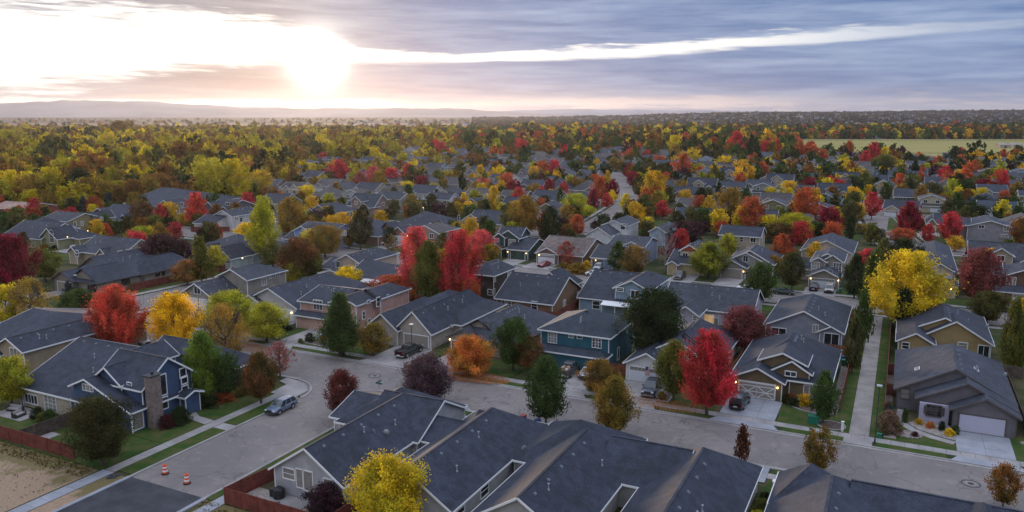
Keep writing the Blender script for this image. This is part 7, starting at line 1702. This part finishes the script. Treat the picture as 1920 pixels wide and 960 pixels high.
    if kind == 'pickup':   # open bed: dark recess with raised walls
        bd = MB(); y0, y1 = h - 1.78, h - .08; w = W / 2 * .84; bd.quad((-w, y0, HB + .03), (w, y0, HB + .03), (w, y1, HB + .03), (-w, y1, HB + .03)); parts['bed'] = bd.mesh('bed_floor', [M['rubber']])
        rl = MB(); rl.box(-W / 2 * .95, -w, y0, y1, HB - .06, HB + .13); rl.box(w, W / 2 * .95, y0, y1, HB - .06, HB + .13); rl.box(-W / 2 * .95, W / 2 * .95, y1, y1 + .07, HB - .06, HB + .13); parts['rails'] = rl.mesh('bed_side', [M['paint']])
    parts['dim'] = (L, W, HB, HT, h, r); CARS[kind] = parts; return parts
def car(kind, label, cat, x, y, deg, col, z=.02, name='parked_car'):
    p = car_meshes(kind); L, W, HB, HT, h, r = p['dim']; t = thing(name, label, cat, (x, y, z), R(deg))
    for k, n in (('body', 'body'), ('roof', 'roof'), ('rails', 'bed_side')):
        if k in p: obj(n, p[k], t, col=col)
    for k, n in (('windscreen', 'windscreen'), ('rear_window', 'rear_window'), ('sl', 'side_window'), ('sr', 'side_window'), ('bed', 'bed_floor'), ('arch', 'wheel_arch')):
        if k in p: obj(n, p[k], t)
    for s in (-1, 1):
        for yy in (-h + .95, h - 1.05):
            w = obj('wheel', p['tyre'], t, (s * (W / 2 - .09), yy, r)); obj('rim', p['rim'], w)
        zz = {'suv': .78, 'sedan': .66, 'pickup': .92, 'van': .76}[kind]
        obj('headlight', p['hl'], t, (s * (W / 2 - .32), -h + .04, zz)); obj('tail_light', p['tl'], t, (s * (W / 2 - .2), h - .03, zz + .06)); obj('mirror', p['mr'], t, (s * (W / 2 + .06), -h + 1.75 + (.2 if kind == 'pickup' else 0), HB + .05))
    obj('grille', p['gr'], t, (0, -h + .02, zz - .04)); obj('bumper', p['bp'], t, (0, -h + .02, .45)); obj('bumper', p['bp'], t, (0, h - .02, .48)); obj('number_plate', p['pl'], t, (0, h + .075, .62))
    return t
DG = (.055, .06, .07)
car('suv', 'slate blue crossover parked at the kerb of the side street', 'car', -73.4, 77.9, 1, (.12, .155, .23))
car('pickup', 'navy black pickup facing out on the white flag house drive', 'pickup', -30.1, 107.1, 4, (.015, .022, .04), .14)
car('pickup', 'black pickup with its tailgate to the road by the street lamp', 'pickup', -71.8, 106.8, 178, (.012, .012, .013), .14)
tk = car('pickup', 'dark pickup with boxes heaped in its bed on the teal house drive', 'pickup', -43.9, 109.6, 180, (.05, .055, .065), .14)
for i, (a, b, s) in enumerate(((-.4, 1.6, .5), (.35, 1.9, .42), (.1, 2.4, .55), (-.45, 2.45, .4), (.45, 1.25, .4))):
    mb = MB(); mb.box(-s / 2, s / 2, -s / 2, s / 2, 0, s * .8); q = build(mb, 'cargo_box', mat('cardboard_%s' % 'abcde'[i], ((.42, .27, .15), (.55, .5, .42), (.36, .22, .13), (.6, .55, .5), (.3, .2, .14))[i]), loc=(-43.9 - a, 109.6 - b, 1.33), rz=a * 2)
    tag(q, ('brown', 'pale', 'dark tan', 'white', 'small brown')[i] + ' cardboard box lying in the bed of the dark pickup', 'box', 'boxes in the pickup bed')
car('sedan', 'white sedan beside the loaded pickup on the teal house drive', 'car', -40.9, 109.6, 0, (.55, .56, .58), .14)
car('van', 'dark grey minivan on the drive before the crossbraced garage door', 'minivan', -17.6, 107.3, 176, (.03, .035, .045), .14)
car('suv', 'grey car with dark windows parked between the scarlet and yellow trees', 'car', -117.5, 90.6, 92, (.28, .30, .33))
car('suv', 'white truck like car parked beside the green trees of the navy house', 'car', -90.3, 85.4, 96, (.6, .6, .6), .1)
car('sedan', 'white car in the gap between the patio house garages', 'car', -44.6, 84.9, 3, (.66, .66, .66), .15)
car('sedan', 'small red car on the drive of the brown roofed house', 'car', -83.0, 187.9, -8, (.36, .02, .025), .13)
car('suv', 'pale silver car facing out beside the orange and green trees', 'car', -68.5, 189.9, 4, (.42, .43, .44), .13)
car('sedan', 'white car parked on the street below the pale silver car', 'car', -66.6, 182.0, 90, (.62, .62, .62))
car('pickup', 'grey brown pickup on the rust gable house drive', 'pickup', -46.8, 188.4, 2, (.055, .05, .045), .13)
car('sedan', 'white car parked on the street behind the long lavender house', 'car', -29.6, 181.8, 90, (.62, .62, .62))
car('sedan', 'dark green sedan parked on the street left of the triple gable house', 'car', -21.6, 181.9, 90, (.02, .04, .035))
car('suv', 'black car on the left of the triple gable house drive', 'car', -15.9, 189.4, 180, (.015, .015, .018), .13)
car('van', 'beige minivan on the right of the triple gable house drive', 'minivan', -12.6, 188.8, 2, (.42, .37, .31), .13)
car('suv', 'dark red car beside the side yard of the golden tree house', 'car', 14.6, 222, 20, (.12, .015, .015))
car('sedan', 'dark car by the arched gable olive house', 'car', -219.5, 150.5, 60, (.03, .035, .06))
car('van', 'long white van beside the arched gable olive house', 'van', -214.8, 147.0, 60, (.66, .67, .70))
car('pickup', 'dark blue pickup parked near the deep red trees of the right side street', 'pickup', 4.6, 300, 8, (.02, .035, .07))
car('suv', 'black car under the tall crimson tree at the side street corner', 'car', 3.4, 324, 15, (.02, .03, .03))
for i, (x, y, c, l) in enumerate(((-116, 296, (.5, .5, .5), 'silver car at the bend of the curving road'), (-20, 255, (.1, .1, .12), 'dark car behind the wide beige gable house'), (-262, 222, (.35, .36, .4), 'grey car outside the large grey roofed house'),
        (-139, 197, (.6, .6, .6), 'white car outside the steep brick gables house'), (-168, 104.5, (.3, .3, .32), 'grey car on the drive of the brown gabled long house'), (-250, 300, (.6, .6, .58), 'white car far left near the woods edge'))):
    car('sedan', l, 'car', x, y, 30 * i, c, .13)

# ------------------------------------------------------------------ fences
FP = {}
def fence(label, pts, m='wood', h=1.8, gap=None):
    t = thing('fence', label, 'fence', (pts[0][0], pts[0][1], 0)); o0 = Vector((*pts[0], 0))
    if m not in FP:
        mb = MB(); n = 16
        for i in range(n):
            x = 2.4 * i / n; mb.box(x + .006, x + .144, -.012, .012, .04, h + random.uniform(-.02, .02))
        mb.box(0, 2.4, .012, .05, .35, .44); mb.box(0, 2.4, .012, .05, 1.35, 1.44); mb.box(0, 2.4, -.03, .04, h, h + .035)
        ps = MB(); ps.box(-.06, .06, -.06, .06, 0, h + .06); FP[m] = (mb.mesh('fence_panel', [M[m]]), ps.mesh('post', [M[m]]))
    pm, ps = FP[m]
    for a, b in zip(pts, pts[1:]):
        a = Vector((*a, 0)); b = Vector((*b, 0)); L = (b - a).length; n = max(1, round(L / 2.4)); ang = math.atan2(b.y - a.y, b.x - a.x)
        for i in range(n):
            p = a.lerp(b, i / n) - o0; obj('fence_panel', pm, t, p, ang, scale=(L / n / 2.4, 1, 1)); obj('post', ps, t, p)
        obj('post', ps, t, b - o0)
    return t
fence('red brown fence between the dirt lot and the navy house lawn', [(-140, 54.7), (-84.2, 55.2)], 'fencered')
fence('old grey board fence running to the navy house wall', [(-94.45, 55.4), (-94.45, 63.4)], 'fenceold')
fence('red brown fence enclosing the gravel patio of the patio house', [(-59.3, 64), (-60.4, 55.2), (-46.9, 55.0), (-46.7, 60)], 'fencered')
fence('low brown fence along the left edge of the footpath lawn', [(-4.98, 111), (-4.98, 168)], 'wood')
fence('brown fence along the right edge of the footpath lawn', [(.46, 112.5), (.46, 168)], 'wood')
fence('short brown fence between the plum grey house and the footpath', [(.5, 121), (1.7, 121)], 'fencered'); fence('reddish fence stub behind the gravel side yard of the plum grey house', [(.5, 131), (1.7, 131)], 'fencered')
fence('short wooden gate fence between the teal and white flag houses', [(-38.5, 112.4), (-35.3, 112.3)], 'wood')
fence('tan fence along the left side of the crossbraced garage house', [(-20.8, 112), (-21.2, 137)], 'wood')
fence('dark fence right of the plum grey house', [(16.6, 112), (16.6, 138), (19, 138)], 'fenceold')
fence('reddish fence right of the bay window house', [(-58.4, 138.6), (-58.4, 156)], 'fencered')
fence('red fence between the black two-storey and bay window houses', [(-74.9, 138), (-74.6, 154)], 'fencered')
fence('long brown back fence between the two rows of houses', [(-104, 138.2), (-75, 137.9), (-45, 137.9), (-21.3, 137.9), (-6, 138.2)], 'wood')
fence('dark red fence along the sidewalk of the brown gabled long house', [(-155, 119), (-154, 146)], 'fencered')
fence('brown fence beside the salmon pink house entry', [(-102.2, 117), (-99.6, 117)], 'wood')
fence('brown back fence beyond the triple gable house', [(-105, 219.5), (-60, 219), (-24, 219.2)], 'wood')
fence('red fence before the white shuttered house', [(-216, 191), (-204.5, 197)], 'fencered')
fence('brown fence behind the wide rear gable house', [(-21, 165.6), (-5.2, 166)], 'wood')
fence('red fence behind the sky blue house', [(-160, 214), (-150, 222)], 'fencered')
fence('brown fence between tall hipped and cream gabled houses', [(-133.5, 216), (-133.5, 224)], 'fencered')

# ------------------------------------------------------------------ street furniture
def lamp_post(label, x, y, h):
    t = thing('street_lamp', label, 'street lamp', (x, y, .1)); mb = MB(); mb.tube([(0, 0, 0), (0, 0, .5), (0, 0, .55), (0, 0, h)], [.11, .11, .065, .05], 8); build(mb, 'pole', M['darkmetal'], t)
    mb = MB(); mb.box(-.30, .30, -.28, .28, h, h + .16); build(mb, 'lamp_head', M['metal'], t)
lamp_post('tall black street lamp beside the concrete footpath', -.35, 101.6, 7.3); lamp_post('tall black street lamp beside the black pickup drive', -67.7, 101.5, 6.9)
lamp_post('distant street lamp at the bend of the curving road', -92.5, 262, 7); lamp_post('street lamp at the right side street corner', 8.6, 268, 7); lamp_post('street lamp left of the taupe two-storey house', -150.8, 103, 7)
def sign():
    t = thing('street_sign', 'green crossed street name signs at the corner of the patio house', 'street sign', (-63.4, 86.6, .05)); mb = MB(); mb.tube([(0, 0, 0), (0, 0, 2.9)], .035, 6); build(mb, 'pole', M['metal'], t)
    mb = MB(); mb.box(-.55, .55, -.015, .015, 2.55, 2.78); build(mb, 'sign_blade', M['plastic_green'], t); mb = MB(); mb.box(-.015, .015, -.55, .55, 2.82, 3.05); build(mb, 'sign_blade', M['plastic_green'], t)
sign()
def drum(x, y, label):
    t = thing('traffic_drum', label, 'traffic drum', (x, y, .06), group='orange traffic drums on the side street')
    for i in range(5):
        z0 = .08 + i * .2; mb = MB(); r = .30 - i * .018; mb.tube([(0, 0, z0), (0, 0, z0 + .19), (0, 0, z0 + .2)], [r, r - .01, r - .03], 16); build(mb, 'band', M['orange_pl' if i % 2 == 0 else 'white_refl'], t)
    mb = MB(); mb.tube([(0, 0, 0), (0, 0, .1)], [.42, .38], 14); build(mb, 'rubber_base', M['rubber'], t); mb = MB(); mb.box(-.12, .12, -.03, .03, 1.08, 1.16); build(mb, 'handle', M['orange_pl'], t)
drum(-71.7, 57.3, 'orange and white traffic drum nearer the left kerb'); drum(-67.6, 56.7, 'orange and white traffic drum nearer the middle of the new asphalt edge')
def bin_(x, y, m, label, rz=0):
    t = thing('wheeled_bin', label, 'bin', (x, y, .06), R(rz)); mb = MB(); mb.v += [(-.24, -.28, .1), (.24, -.28, .1), (.24, .26, .1), (-.24, .26, .1), (-.31, -.36, 1.0), (.31, -.36, 1.0), (.31, .34, 1.0), (-.31, .34, 1.0)]
    for f in ((0, 3, 2, 1), (4, 5, 6, 7), (0, 1, 5, 4), (1, 2, 6, 5), (2, 3, 7, 6), (3, 0, 4, 7)): mb.f.append(f); mb.mi.append(0)
    build(mb, 'body', M[m], t); mb = MB(); mb.box(-.33, .33, -.38, .36, 1.0, 1.07); build(mb, 'lid', M[m], t)
    for s in (-1, 1): mb = MB(); mb.tube([(s * .25, .3, .12), (s * .31, .3, .12)], .12, 10); build(mb, 'wheel', M['rubber'], t)
bin_(-60.6, 99.7, 'plastic_blue', 'blue bin at the kerb left of the orange tree'); bin_(-61.6, 99.9, 'plastic_blue', 'blue bin half hidden by the plum purple tree')
bin_(-41.7, 88.2, 'plastic_blue', 'blue bin with red lid side by the near kerb', 8); bin_(-39.6, 88.0, 'plastic_blue', 'blue bin under the green tree on the near kerb', -5)
mb = MB(); mb.box(-.3, .3, -.35, .35, 0, .12); q = build(mb, 'bin_bag', M['plastic_red'], loc=(-41.75, 88.2, 1.14)); tag(q, 'red bag on top of the blue bin by the near kerb', 'bag')
bin_(-6.1, 134.5, 'plastic_blue', 'blue bin in the side yard of the crossbraced garage house'); bin_(-5.9, 132.6, 'plastic_green', 'dark green bin in the side yard behind the blue bin')
bin_(-10.3, 188.6, 'plastic_green', 'green bin beside the triple gable house drive')
def utility(x, y, w, d, h, m, label, name='utility_box'):
    t = thing(name, label, 'utility box', (x, y, .07)); mb = MB(); mb.box(-w / 2, w / 2, -d / 2, d / 2, 0, h); build(mb, 'cabinet', M[m], t); mb = MB(); mb.box(-w / 2 - .05, w / 2 + .05, -d / 2 - .05, d / 2 + .05, h, h + .07); build(mb, 'lid', M[m], t)
utility(-66.2, 104.9, 1.3, 1.0, .7, 'plastic_green', 'green utility box on the grass right of the black pickup'); utility(-66.9, 102.2, 1.1, .5, .3, 'plastic_green', 'low pale green utility lid near the street lamp')
utility(-4.2, 103.9, .28, .28, 1.25, 'white_refl', 'slim white utility post left of the footpath entrance', 'utility_post'); utility(.1, 103.6, .5, .4, .55, 'plastic_green', 'small green utility box right of the footpath entrance')
utility(-7.8, 105.4, 1.3, 1.2, .9, 'plastic_green', 'green transformer box in the round mulch bed'); utility(-8.0, 188.3, 1.3, 1.0, .7, 'plastic_green', 'green transformer box right of the triple gable house drive')
utility(-9.6, 84.9, .7, .6, .35, 'white_refl', 'white utility lid in the small garden by the heart-tree house')
def mailbox():
    t = thing('mailbox_cluster', 'pair of dark mailbox pedestals on the verge before the green tree', 'mailbox', (-81.5, 101.2, .1))
    for s in (-.45, .45):
        mb = MB(); mb.box(s - .15, s + .15, -.15, .15, 0, .7); build(mb, 'pedestal', M['darkmetal'], t); mb = MB(); mb.box(s - .36, s + .36, -.26, .26, .7, 1.6); build(mb, 'mail_cabinet', M['bark'], t)
mailbox()
# barbecue under its cover, patio chairs, wicker seats
t = thing('covered_grill', 'black covered barbecue grill by the patio post', 'grill', (-56.2, 58.6, .12)); mb = MB(); mb.tube([(0, 0, 0), (0, 0, .5), (0, 0, .95), (0, 0, 1.2)], [.62, .66, .58, .30], 10); build(mb, 'cover', M['cover'], t); mb = MB(); mb.box(-1.05, -.5, -.3, .3, 0, .85); build(mb, 'side_shelf_cover', M['cover'], t)
for x in (-57.3, -54.9): pass
mb = MB(); mb.box(-57.45, -57.3, 59.5, 59.65, 0, 2.7); q = build(mb, 'porch_post', M['trim']); tag(q, 'white porch post at the corner of the open patio', 'post')
def chair(x, y, a, label):
    t = thing('patio_chair', label, 'chair', (x, y, .12), R(a), 'wire patio chairs on the patio house slab'); mb = MB(); mb.box(-.25, .25, -.25, .25, .42, .46); build(mb, 'seat', M['darkmetal'], t)
    mb = MB(); mb.beam((-.25, .25, .46), (-.25, .33, .95), .03, .03); mb.beam((.25, .25, .46), (.25, .33, .95), .03, .03)
    for k in range(5): mb.beam((-.25 + .125 * k, .26, .5), (-.25 + .125 * k, .33, .92), .02, .02)
    mb.beam((-.25, .33, .95), (.25, .33, .95), .03, .03); build(mb, 'backrest', M['darkmetal'], t)
    for sx in (-.23, .23):
        for sy in (-.23, .23): mb = MB(); mb.beam((sx, sy, 0), (sx, sy, .42), .03, .03); build(mb, 'leg', M['darkmetal'], t)
chair(-54.9, 56.9, 30, 'dark wire patio chair nearer the covered grill'); chair(-54.2, 56.2, 200, 'dark wire patio chair nearer the purple bush')
def sofa(x, y, w, a, label):
    t = thing('wicker_sofa', label, 'sofa', (x, y, .1), R(a)); mb = MB(); mb.box(-w / 2, w / 2, -.4, .4, 0, .34); mb.box(-w / 2, w / 2, .3, .42, .34, .8); mb.box(-w / 2, -w / 2 + .12, -.4, .3, .34, .6); mb.box(w / 2 - .12, w / 2, -.4, .3, .34, .6); build(mb, 'frame', M['darkmetal'], t)
    mb = MB(); mb.box(-w / 2 + .14, w / 2 - .14, -.38, .28, .345, .5); build(mb, 'seat_cushion', M['concrete'], t); mb = MB(); mb.box(-w / 2 + .14, w / 2 - .14, .14, .29, .51, .86); build(mb, 'back_cushion', M['concrete'], t)
sofa(-105.6, 61.6, 2.3, 10, 'long grey cushioned wicker sofa on the navy house patio'); sofa(-103.2, 60.6, 1.6, 100, 'short grey cushioned wicker sofa at the patio corner')
def dish(x, y, z, label, a=0):
    t = thing('satellite_dish', label, 'satellite dish', (x, y, z), R(a)); mb = MB(); n = 14
    for i in range(n):
        p, q = 2 * math.pi * i / n, 2 * math.pi * (i + 1) / n; A = lambda r, u: (r * math.cos(u), -.25 + r * r * .5, .55 + r * math.sin(u)); mb.poly([A(0, p), A(.19, p), A(.19, q)]); mb.poly([A(.19, p), A(.36, p), A(.36, q), A(.19, q)])
    build(mb, 'reflector', M['metal'], t); mb = MB(); mb.beam((0, .02, 0), (0, -.2, .5), .05, .05); mb.beam((0, -.2, .3), (0, -.7, .5), .03, .03); build(mb, 'arm', M['darkmetal'], t)
dish(15.2, 126, 3.3, 'satellite dish on the right eave of the plum grey house', 40); dish(15.3, 155, 3.3, 'satellite dish on the right eave of the mustard tan house', 40); dish(-34.6, 120.6, 5.2, 'satellite dish on the white flag house dormer', 30)
dish(-50.9, 68.5, 4.2, 'satellite dish on the roof above the court of the patio house', -20); dish(-50.1, 69.6, 3.9, 'second tilted dish beside the dish above the patio house court', 25); dish(-35.3, 74.5, 2.9, 'aerial dish on the right eave of the warm-ridged grey house', 60); dish(-67.4, 113.6, 3.3, 'satellite dish at the left corner of the porch lamp house', 0)
# skylights lie flush in the roof
def skylight(x, y, z, ry, label):
    t = thing('skylight', label, 'skylight', (x, y, z)); t.rotation_euler = (0, ry, 0); mb = MB(); mb.box(-.35, .35, -.65, .65, 0, .1); build(mb, 'frame', M['trim'], t); mb = MB(); mb.box(-.27, .27, -.55, .55, .1, .115); build(mb, 'pane', M['blind'], t)
skylight(4.2, 121.5, 4.35, -R(28), 'white framed skylight on the left slope of the plum grey house'); skylight(11.4, 122.2, 5.1, R(28), 'white framed skylight on the right slope of the plum grey house')
# flag on the white garage
t = thing('flag', 'striped flag on a slanting pole above the white garage door', 'flag', (-31.6, 110.7, 2.45)); mb = MB(); mb.beam((0, 0, 0), (0, -1.1, .75), .03, .03); build(mb, 'pole', M['trim'], t)
mb = MB(); RW = [mat('flag_red', (.45, .03, .04), .8), mat('flag_white', (.6, .6, .6), .8), mat('flag_blue', (.02, .03, .14), .8)]
for i in range(7):
    x0, x1 = -.28 + .08 * i, -.28 + .08 * (i + 1)
    for j in range(5):
        z0 = .45 - .28 * j; w = .04 * math.sin(j * 1.3 + i * .5); mb.quad((x0, -.85 + w, z0 - .28), (x1, -.85 + w, z0 - .28), (x1, -.85 + w, z0), (x0, -.85 + w, z0), 2 if (j < 2 and i < 4) else (i % 2))
build(mb, 'cloth', RW, t)
# low shrubs, stones and planting
SH = {}
def shrub(x, y, w, h, c, label):
    o = thing('shrub', label, 'shrub', (x, y, 0), random.uniform(0, 6)); c1, c2 = COL[c]; cr = obj('crown', crown_mesh('shrub', 2, random.randint(0, 3)), o, scale=(w, w, h), col=c1); cr['tint2'] = list(c2)
SHR = [(-12.0, 111.6, 1.5, 1.2, 'dolive', 'dark shrub right of the crossbraced garage'), (-10.9, 110.6, 1.5, 1.1, 'dgreen', 'round dark shrub in the mulch bed'), (-9.6, 111.5, 2.0, 1.6, 'yelor', 'amber shrub in the mulch bed'), (-11.6, 113.0, 1.1, .9, 'redor', 'red orange shrub by the entry of the crossbraced garage house'),
 (4.6, 110.9, 1.0, .8, 'yelor', 'yellow flowers under the lavender wall'), (5.9, 110.2, 1.1, .8, 'orange', 'orange flowers under the lavender window'), (7.2, 109.9, .9, 1.2, 'dgreen', 'small dark green shrub under the lavender window'), (8.0, 108.5, 1.2, .9, 'yel', 'yellow flowering shrub at the garage corner of the plum grey house'), (8.7, 109.3, .9, 1.2, 'green', 'potted green shrub beside the pale garage door'),
 (2.9, 110.6, .7, 2.0, 'green', 'narrow tall shrub by the curved walkway'), (1.2, 112.0, 1.3, 1.5, 'spruce', 'pale blue green shrub by the footpath fence'), (1.0, 114.4, 1.1, 1.3, 'rose', 'pink flowering shrub near the gravel strip'), (4.1, 106.1, .9, .7, 'purpr', 'wine red shrub in the stone ring'),
 (-28.0, 104.9, 1.2, 1.2, 'oliveo', 'small amber shrub at the edge of the navy pickup drive'), (-92.0, 105.6, 1.7, 1.5, 'dgreen', 'clipped round dark shrub at the salmon pink house drive'), (-92.9, 104.2, .9, .8, 'oliveg', 'small olive shrub beside the clipped round shrub'), (-90.3, 107.2, 1.2, .9, 'redor', 'red shrub in the bed of the salmon pink house'),
 (-82.6, 109.2, 1.4, 1.0, 'dolive', 'dark shrub under the arched window'), (-81.3, 108.8, 1.4, 1.0, 'orgreen', 'brown green shrub under the arched window'), (-79.4, 108.6, 1.3, .9, 'dolive', 'dark shrub by the arched window house entry'), (-82.4, 66.8, 1.8, 1.7, 'purpr', 'wine red shrub at the foot of the stone chimney'), (-82.2, 68.6, 2.6, 2.2, 'dgreen', 'dark green shrub beside the stone chimney'),
 (-100.6, 61.5, 1.8, 1.5, 'dgreen', 'round dark shrub left on the navy house back wall'), (-98.9, 61.0, 1.5, 1.2, 'oliveg', 'low olive shrub in the middle of the navy house back wall'), (-97.3, 61.0, 1.9, 1.9, 'green', 'spiky green shrub at the navy house back corner'), (-83.4, 74.6, 2.6, 1.6, 'dgreen', 'dark shrub bed right of the navy house entry'), (-83.2, 77.2, 2.6, 1.4, 'redor', 'reddish shrub bed under the fresh green tree'), (-82.6, 80.2, 2.0, 1.3, 'oliveo', 'amber shrub beside the reddish shrub bed'),
 (-101.6, 109.3, 3.4, 1.3, 'dgreen', 'dark hedge shrub left of the salmon pink house drive'), (-103.6, 108.2, 2.6, 1.1, 'dolive', 'dark low hedge at the bracketed gable house drive'), (-9.9, 80.0, 1.4, 1.2, 'dgreen', 'dark shrub in the narrow garden near the kerb'), (-9.8, 77.4, 1.9, 1.7, 'oliveg', 'olive shrub in the middle of the narrow garden'), (-9.9, 74.6, 2.1, 1.7, 'lime', 'lime shrub at the near end of the narrow garden'),
 (-77, 187.5, 3, 1.6, 'oliveo', 'amber shrub on the lawn of the brown roofed house'), (-73.8, 188.6, 2.6, 1.5, 'dolive', 'dark shrub on the lawn of the brown roofed house'), (-71.6, 189.3, 2.4, 2.2, 'yelor', 'round amber shrub left of the pale silver car'), (-161, 110.6, 2.4, 1.7, 'dgreen', 'dark shrub at the window of the brown gabled long house'), (-156.4, 121, 2.4, 1.6, 'oliveg', 'olive shrub along the brown gabled long house'), (-227, 146.2, 2.6, 1.6, 'oliveo', 'amber shrub below the tall arched window'), (-223.5, 147.2, 2.4, 1.4, 'dgreen', 'dark shrub right of the tall arched window'),
 (-147.8, 203.2, 2.6, 1.3, 'green', 'green shrub before the steep brick gables'), (-247, 186.6, 2.6, 2.2, 'spruce', 'blue green shrub before the red clapboard house')]
for s in SHR: shrub(*s)
def rocks(label, pts, smin, smax, m='stone'):
    t = thing('stone_ring', label, 'stones', (pts[0][0], pts[0][1], 0)); rnd = random.Random(2)
    for x, y in pts:
        s = rnd.uniform(smin, smax); mb = MB(); mb.tube([(0, 0, 0), (0, 0, s * .5), (0, 0, s * .8)], [s, s * .85, s * .3], 7); q = build(mb, 'stone', M[m], t, loc=(x - pts[0][0], y - pts[0][1], .08)); q.scale = (1.2, .8, 1); q.rotation_euler = (0, 0, rnd.random() * 6)
rocks('ring of pale garden stones around the wine red shrub', blob(3.2, 106.4, 1.6, 1.0, 16), .14, .24, 'gravel'); rocks('scattered pale stones in the gravel bed by the curved walkway', [(4.0, 109.6), (5.0, 108.7), (6.2, 108.0), (7.0, 107.9), (1.0, 110), (1.4, 108.5), (.9, 107), (1.6, 112.9)], .16, .3, 'gravel')
rocks('pale boulders right of the plum grey house drive', [(16, 109.5), (16.8, 109), (17.6, 109.3), (17, 110.2)], .2, .35, 'gravel'); rocks('row of rough stones at the end of the verge by the new road', [(-62.4, 54.6), (-62.1, 54.2), (-62.5, 53.8), (-61.7, 54.4), (-62.7, 54.4)], .12, .2, 'dirt'); rocks('dark earth clods beside the new kerb', [(-76.2, 54.3), (-75.9, 54.0), (-76.5, 54.1), (-76.0, 54.6), (-76.3, 53.7)], .2, .34, 'asphalt')
rocks('line of rubble stones at the patio edge', [(-57.8 + .42 * k + .1 * math.sin(k * 3), 55.5 + .12 * math.cos(k * 5)) for k in range(12)], .1, .2, 'gravel')
# rubble and weeds of the dirt lot
def scatter(name, n, box, smin, smax, m, seed, leaf=False):
    rnd = random.Random(seed); mb = MB(); x0, x1, y0, y1 = box
    for _ in range(n):
        x, y = rnd.uniform(x0, x1), rnd.uniform(y0, y1); s = rnd.uniform(smin, smax)
        if leaf:
            for k in range(3):
                a = rnd.random() * 6.28; mb.poly([(x + .25 * s * math.cos(a + 1.57), y + .25 * s * math.sin(a + 1.57), 0), (x - .25 * s * math.cos(a + 1.57), y - .25 * s * math.sin(a + 1.57), 0), (x + s * .7 * math.cos(a), y + s * .7 * math.sin(a), s * rnd.uniform(.6, 1.2))])
        else: mb.tube([(x, y, -.02), (x, y, s * .5), (x, y, s * .7)], [s, s * .8, s * .2], 5)
    stuff(build(mb, name, M[m]))
scatter('rubble', 500, (-125, -79.6, 33, 54), .03, .16, 'gravel', 1); scatter('weeds', 1500, (-125, -79.6, 52.5, 54.6), .12, .34, 'dryweed', 2, True); scatter('weeds', 350, (-125, -79.6, 42, 54.6), .10, .26, 'dryweed', 3, True); scatter('weeds', 900, (-62.0, -46, 46, 54.8), .12, .35, 'dryweed', 4, True)
# sheds on the field and two transmission poles
def shed(x, y, w, label, col=(.42, .34, .26)):
    t = thing('field_shed', label, 'shed', (x, y, 0), YAW); rm, fm, wm = MB(), MB(), MB(); wing_roof(rm, fm, wm, (-w / 2, w / 2, -5, 5, 4, 6, 'x', 'gg')); build(wm, 'wall', M['siding'], t, col=col); build(rm, 'roof', M['roof'], t, col=(.3, .26, .22)); build(fm, 'fascia', M['trim'], t)
    mb = MB(); mb.box(-1.5, 1.5, -4.65, -4.5, 0, 3); build(mb, 'door', M['garage_dark'], t)
x, y = at(925, .617); shed(x, y, 14, 'tan shed at the right end of the open field'); x, y = at(930, .632); shed(x, y, 12, 'second tan shed at the right end of the open field', (.48, .42, .33))
def ffence(label, pts, h=1.5):
    t = thing('field_fence', label, 'fence', (*pts[0], 0)); o0 = Vector((*pts[0], 0)); ps = MB(); ps.box(-.14, .14, -.14, .14, 0, h); pm = ps.mesh('post', [M['bark']])
    for a, b in zip(pts, pts[1:]):
        a = Vector((*a, 0)); b = Vector((*b, 0)); n = max(1, int((b - a).length / 8))
        for i in range(n): obj('post', pm, t, a.lerp(b, i / n) - o0)
        for z in (.6, 1.2): mb = MB(); mb.beam(a - o0 + Vector((0, 0, z)), b - o0 + Vector((0, 0, z)), .06, .14); build(mb, 'rail', M['bark'], t)
ffence('long rail fence across the near side of the open field', [at(800, .30), at(790, .45), at(780, .68)]); ffence('rail fence along the far side of the open field', [at(1150, .31), at(1150, .66)])

# ------------------------------------------------------------------ air
def haze():
    mb = MB(); mb.box(-HZ, HZ, -HZ, HZ, -1.0, 225.0); m = bpy.data.materials.new('air'); m.use_nodes = True; t = m.node_tree; t.nodes.clear()
    o = t.nodes.new('ShaderNodeOutputMaterial'); v = t.nodes.new('ShaderNodeVolumePrincipled'); v.inputs['Color'].default_value = (.88, .88, .94, 1); v.inputs['Density'].default_value = HD; v.inputs['Anisotropy'].default_value = .62
    t.links.new(v.outputs[0], o.inputs['Volume']); h = build(mb, 'haze', m); stuff(h)
HZ, HD = 16000, 4e-5
haze()
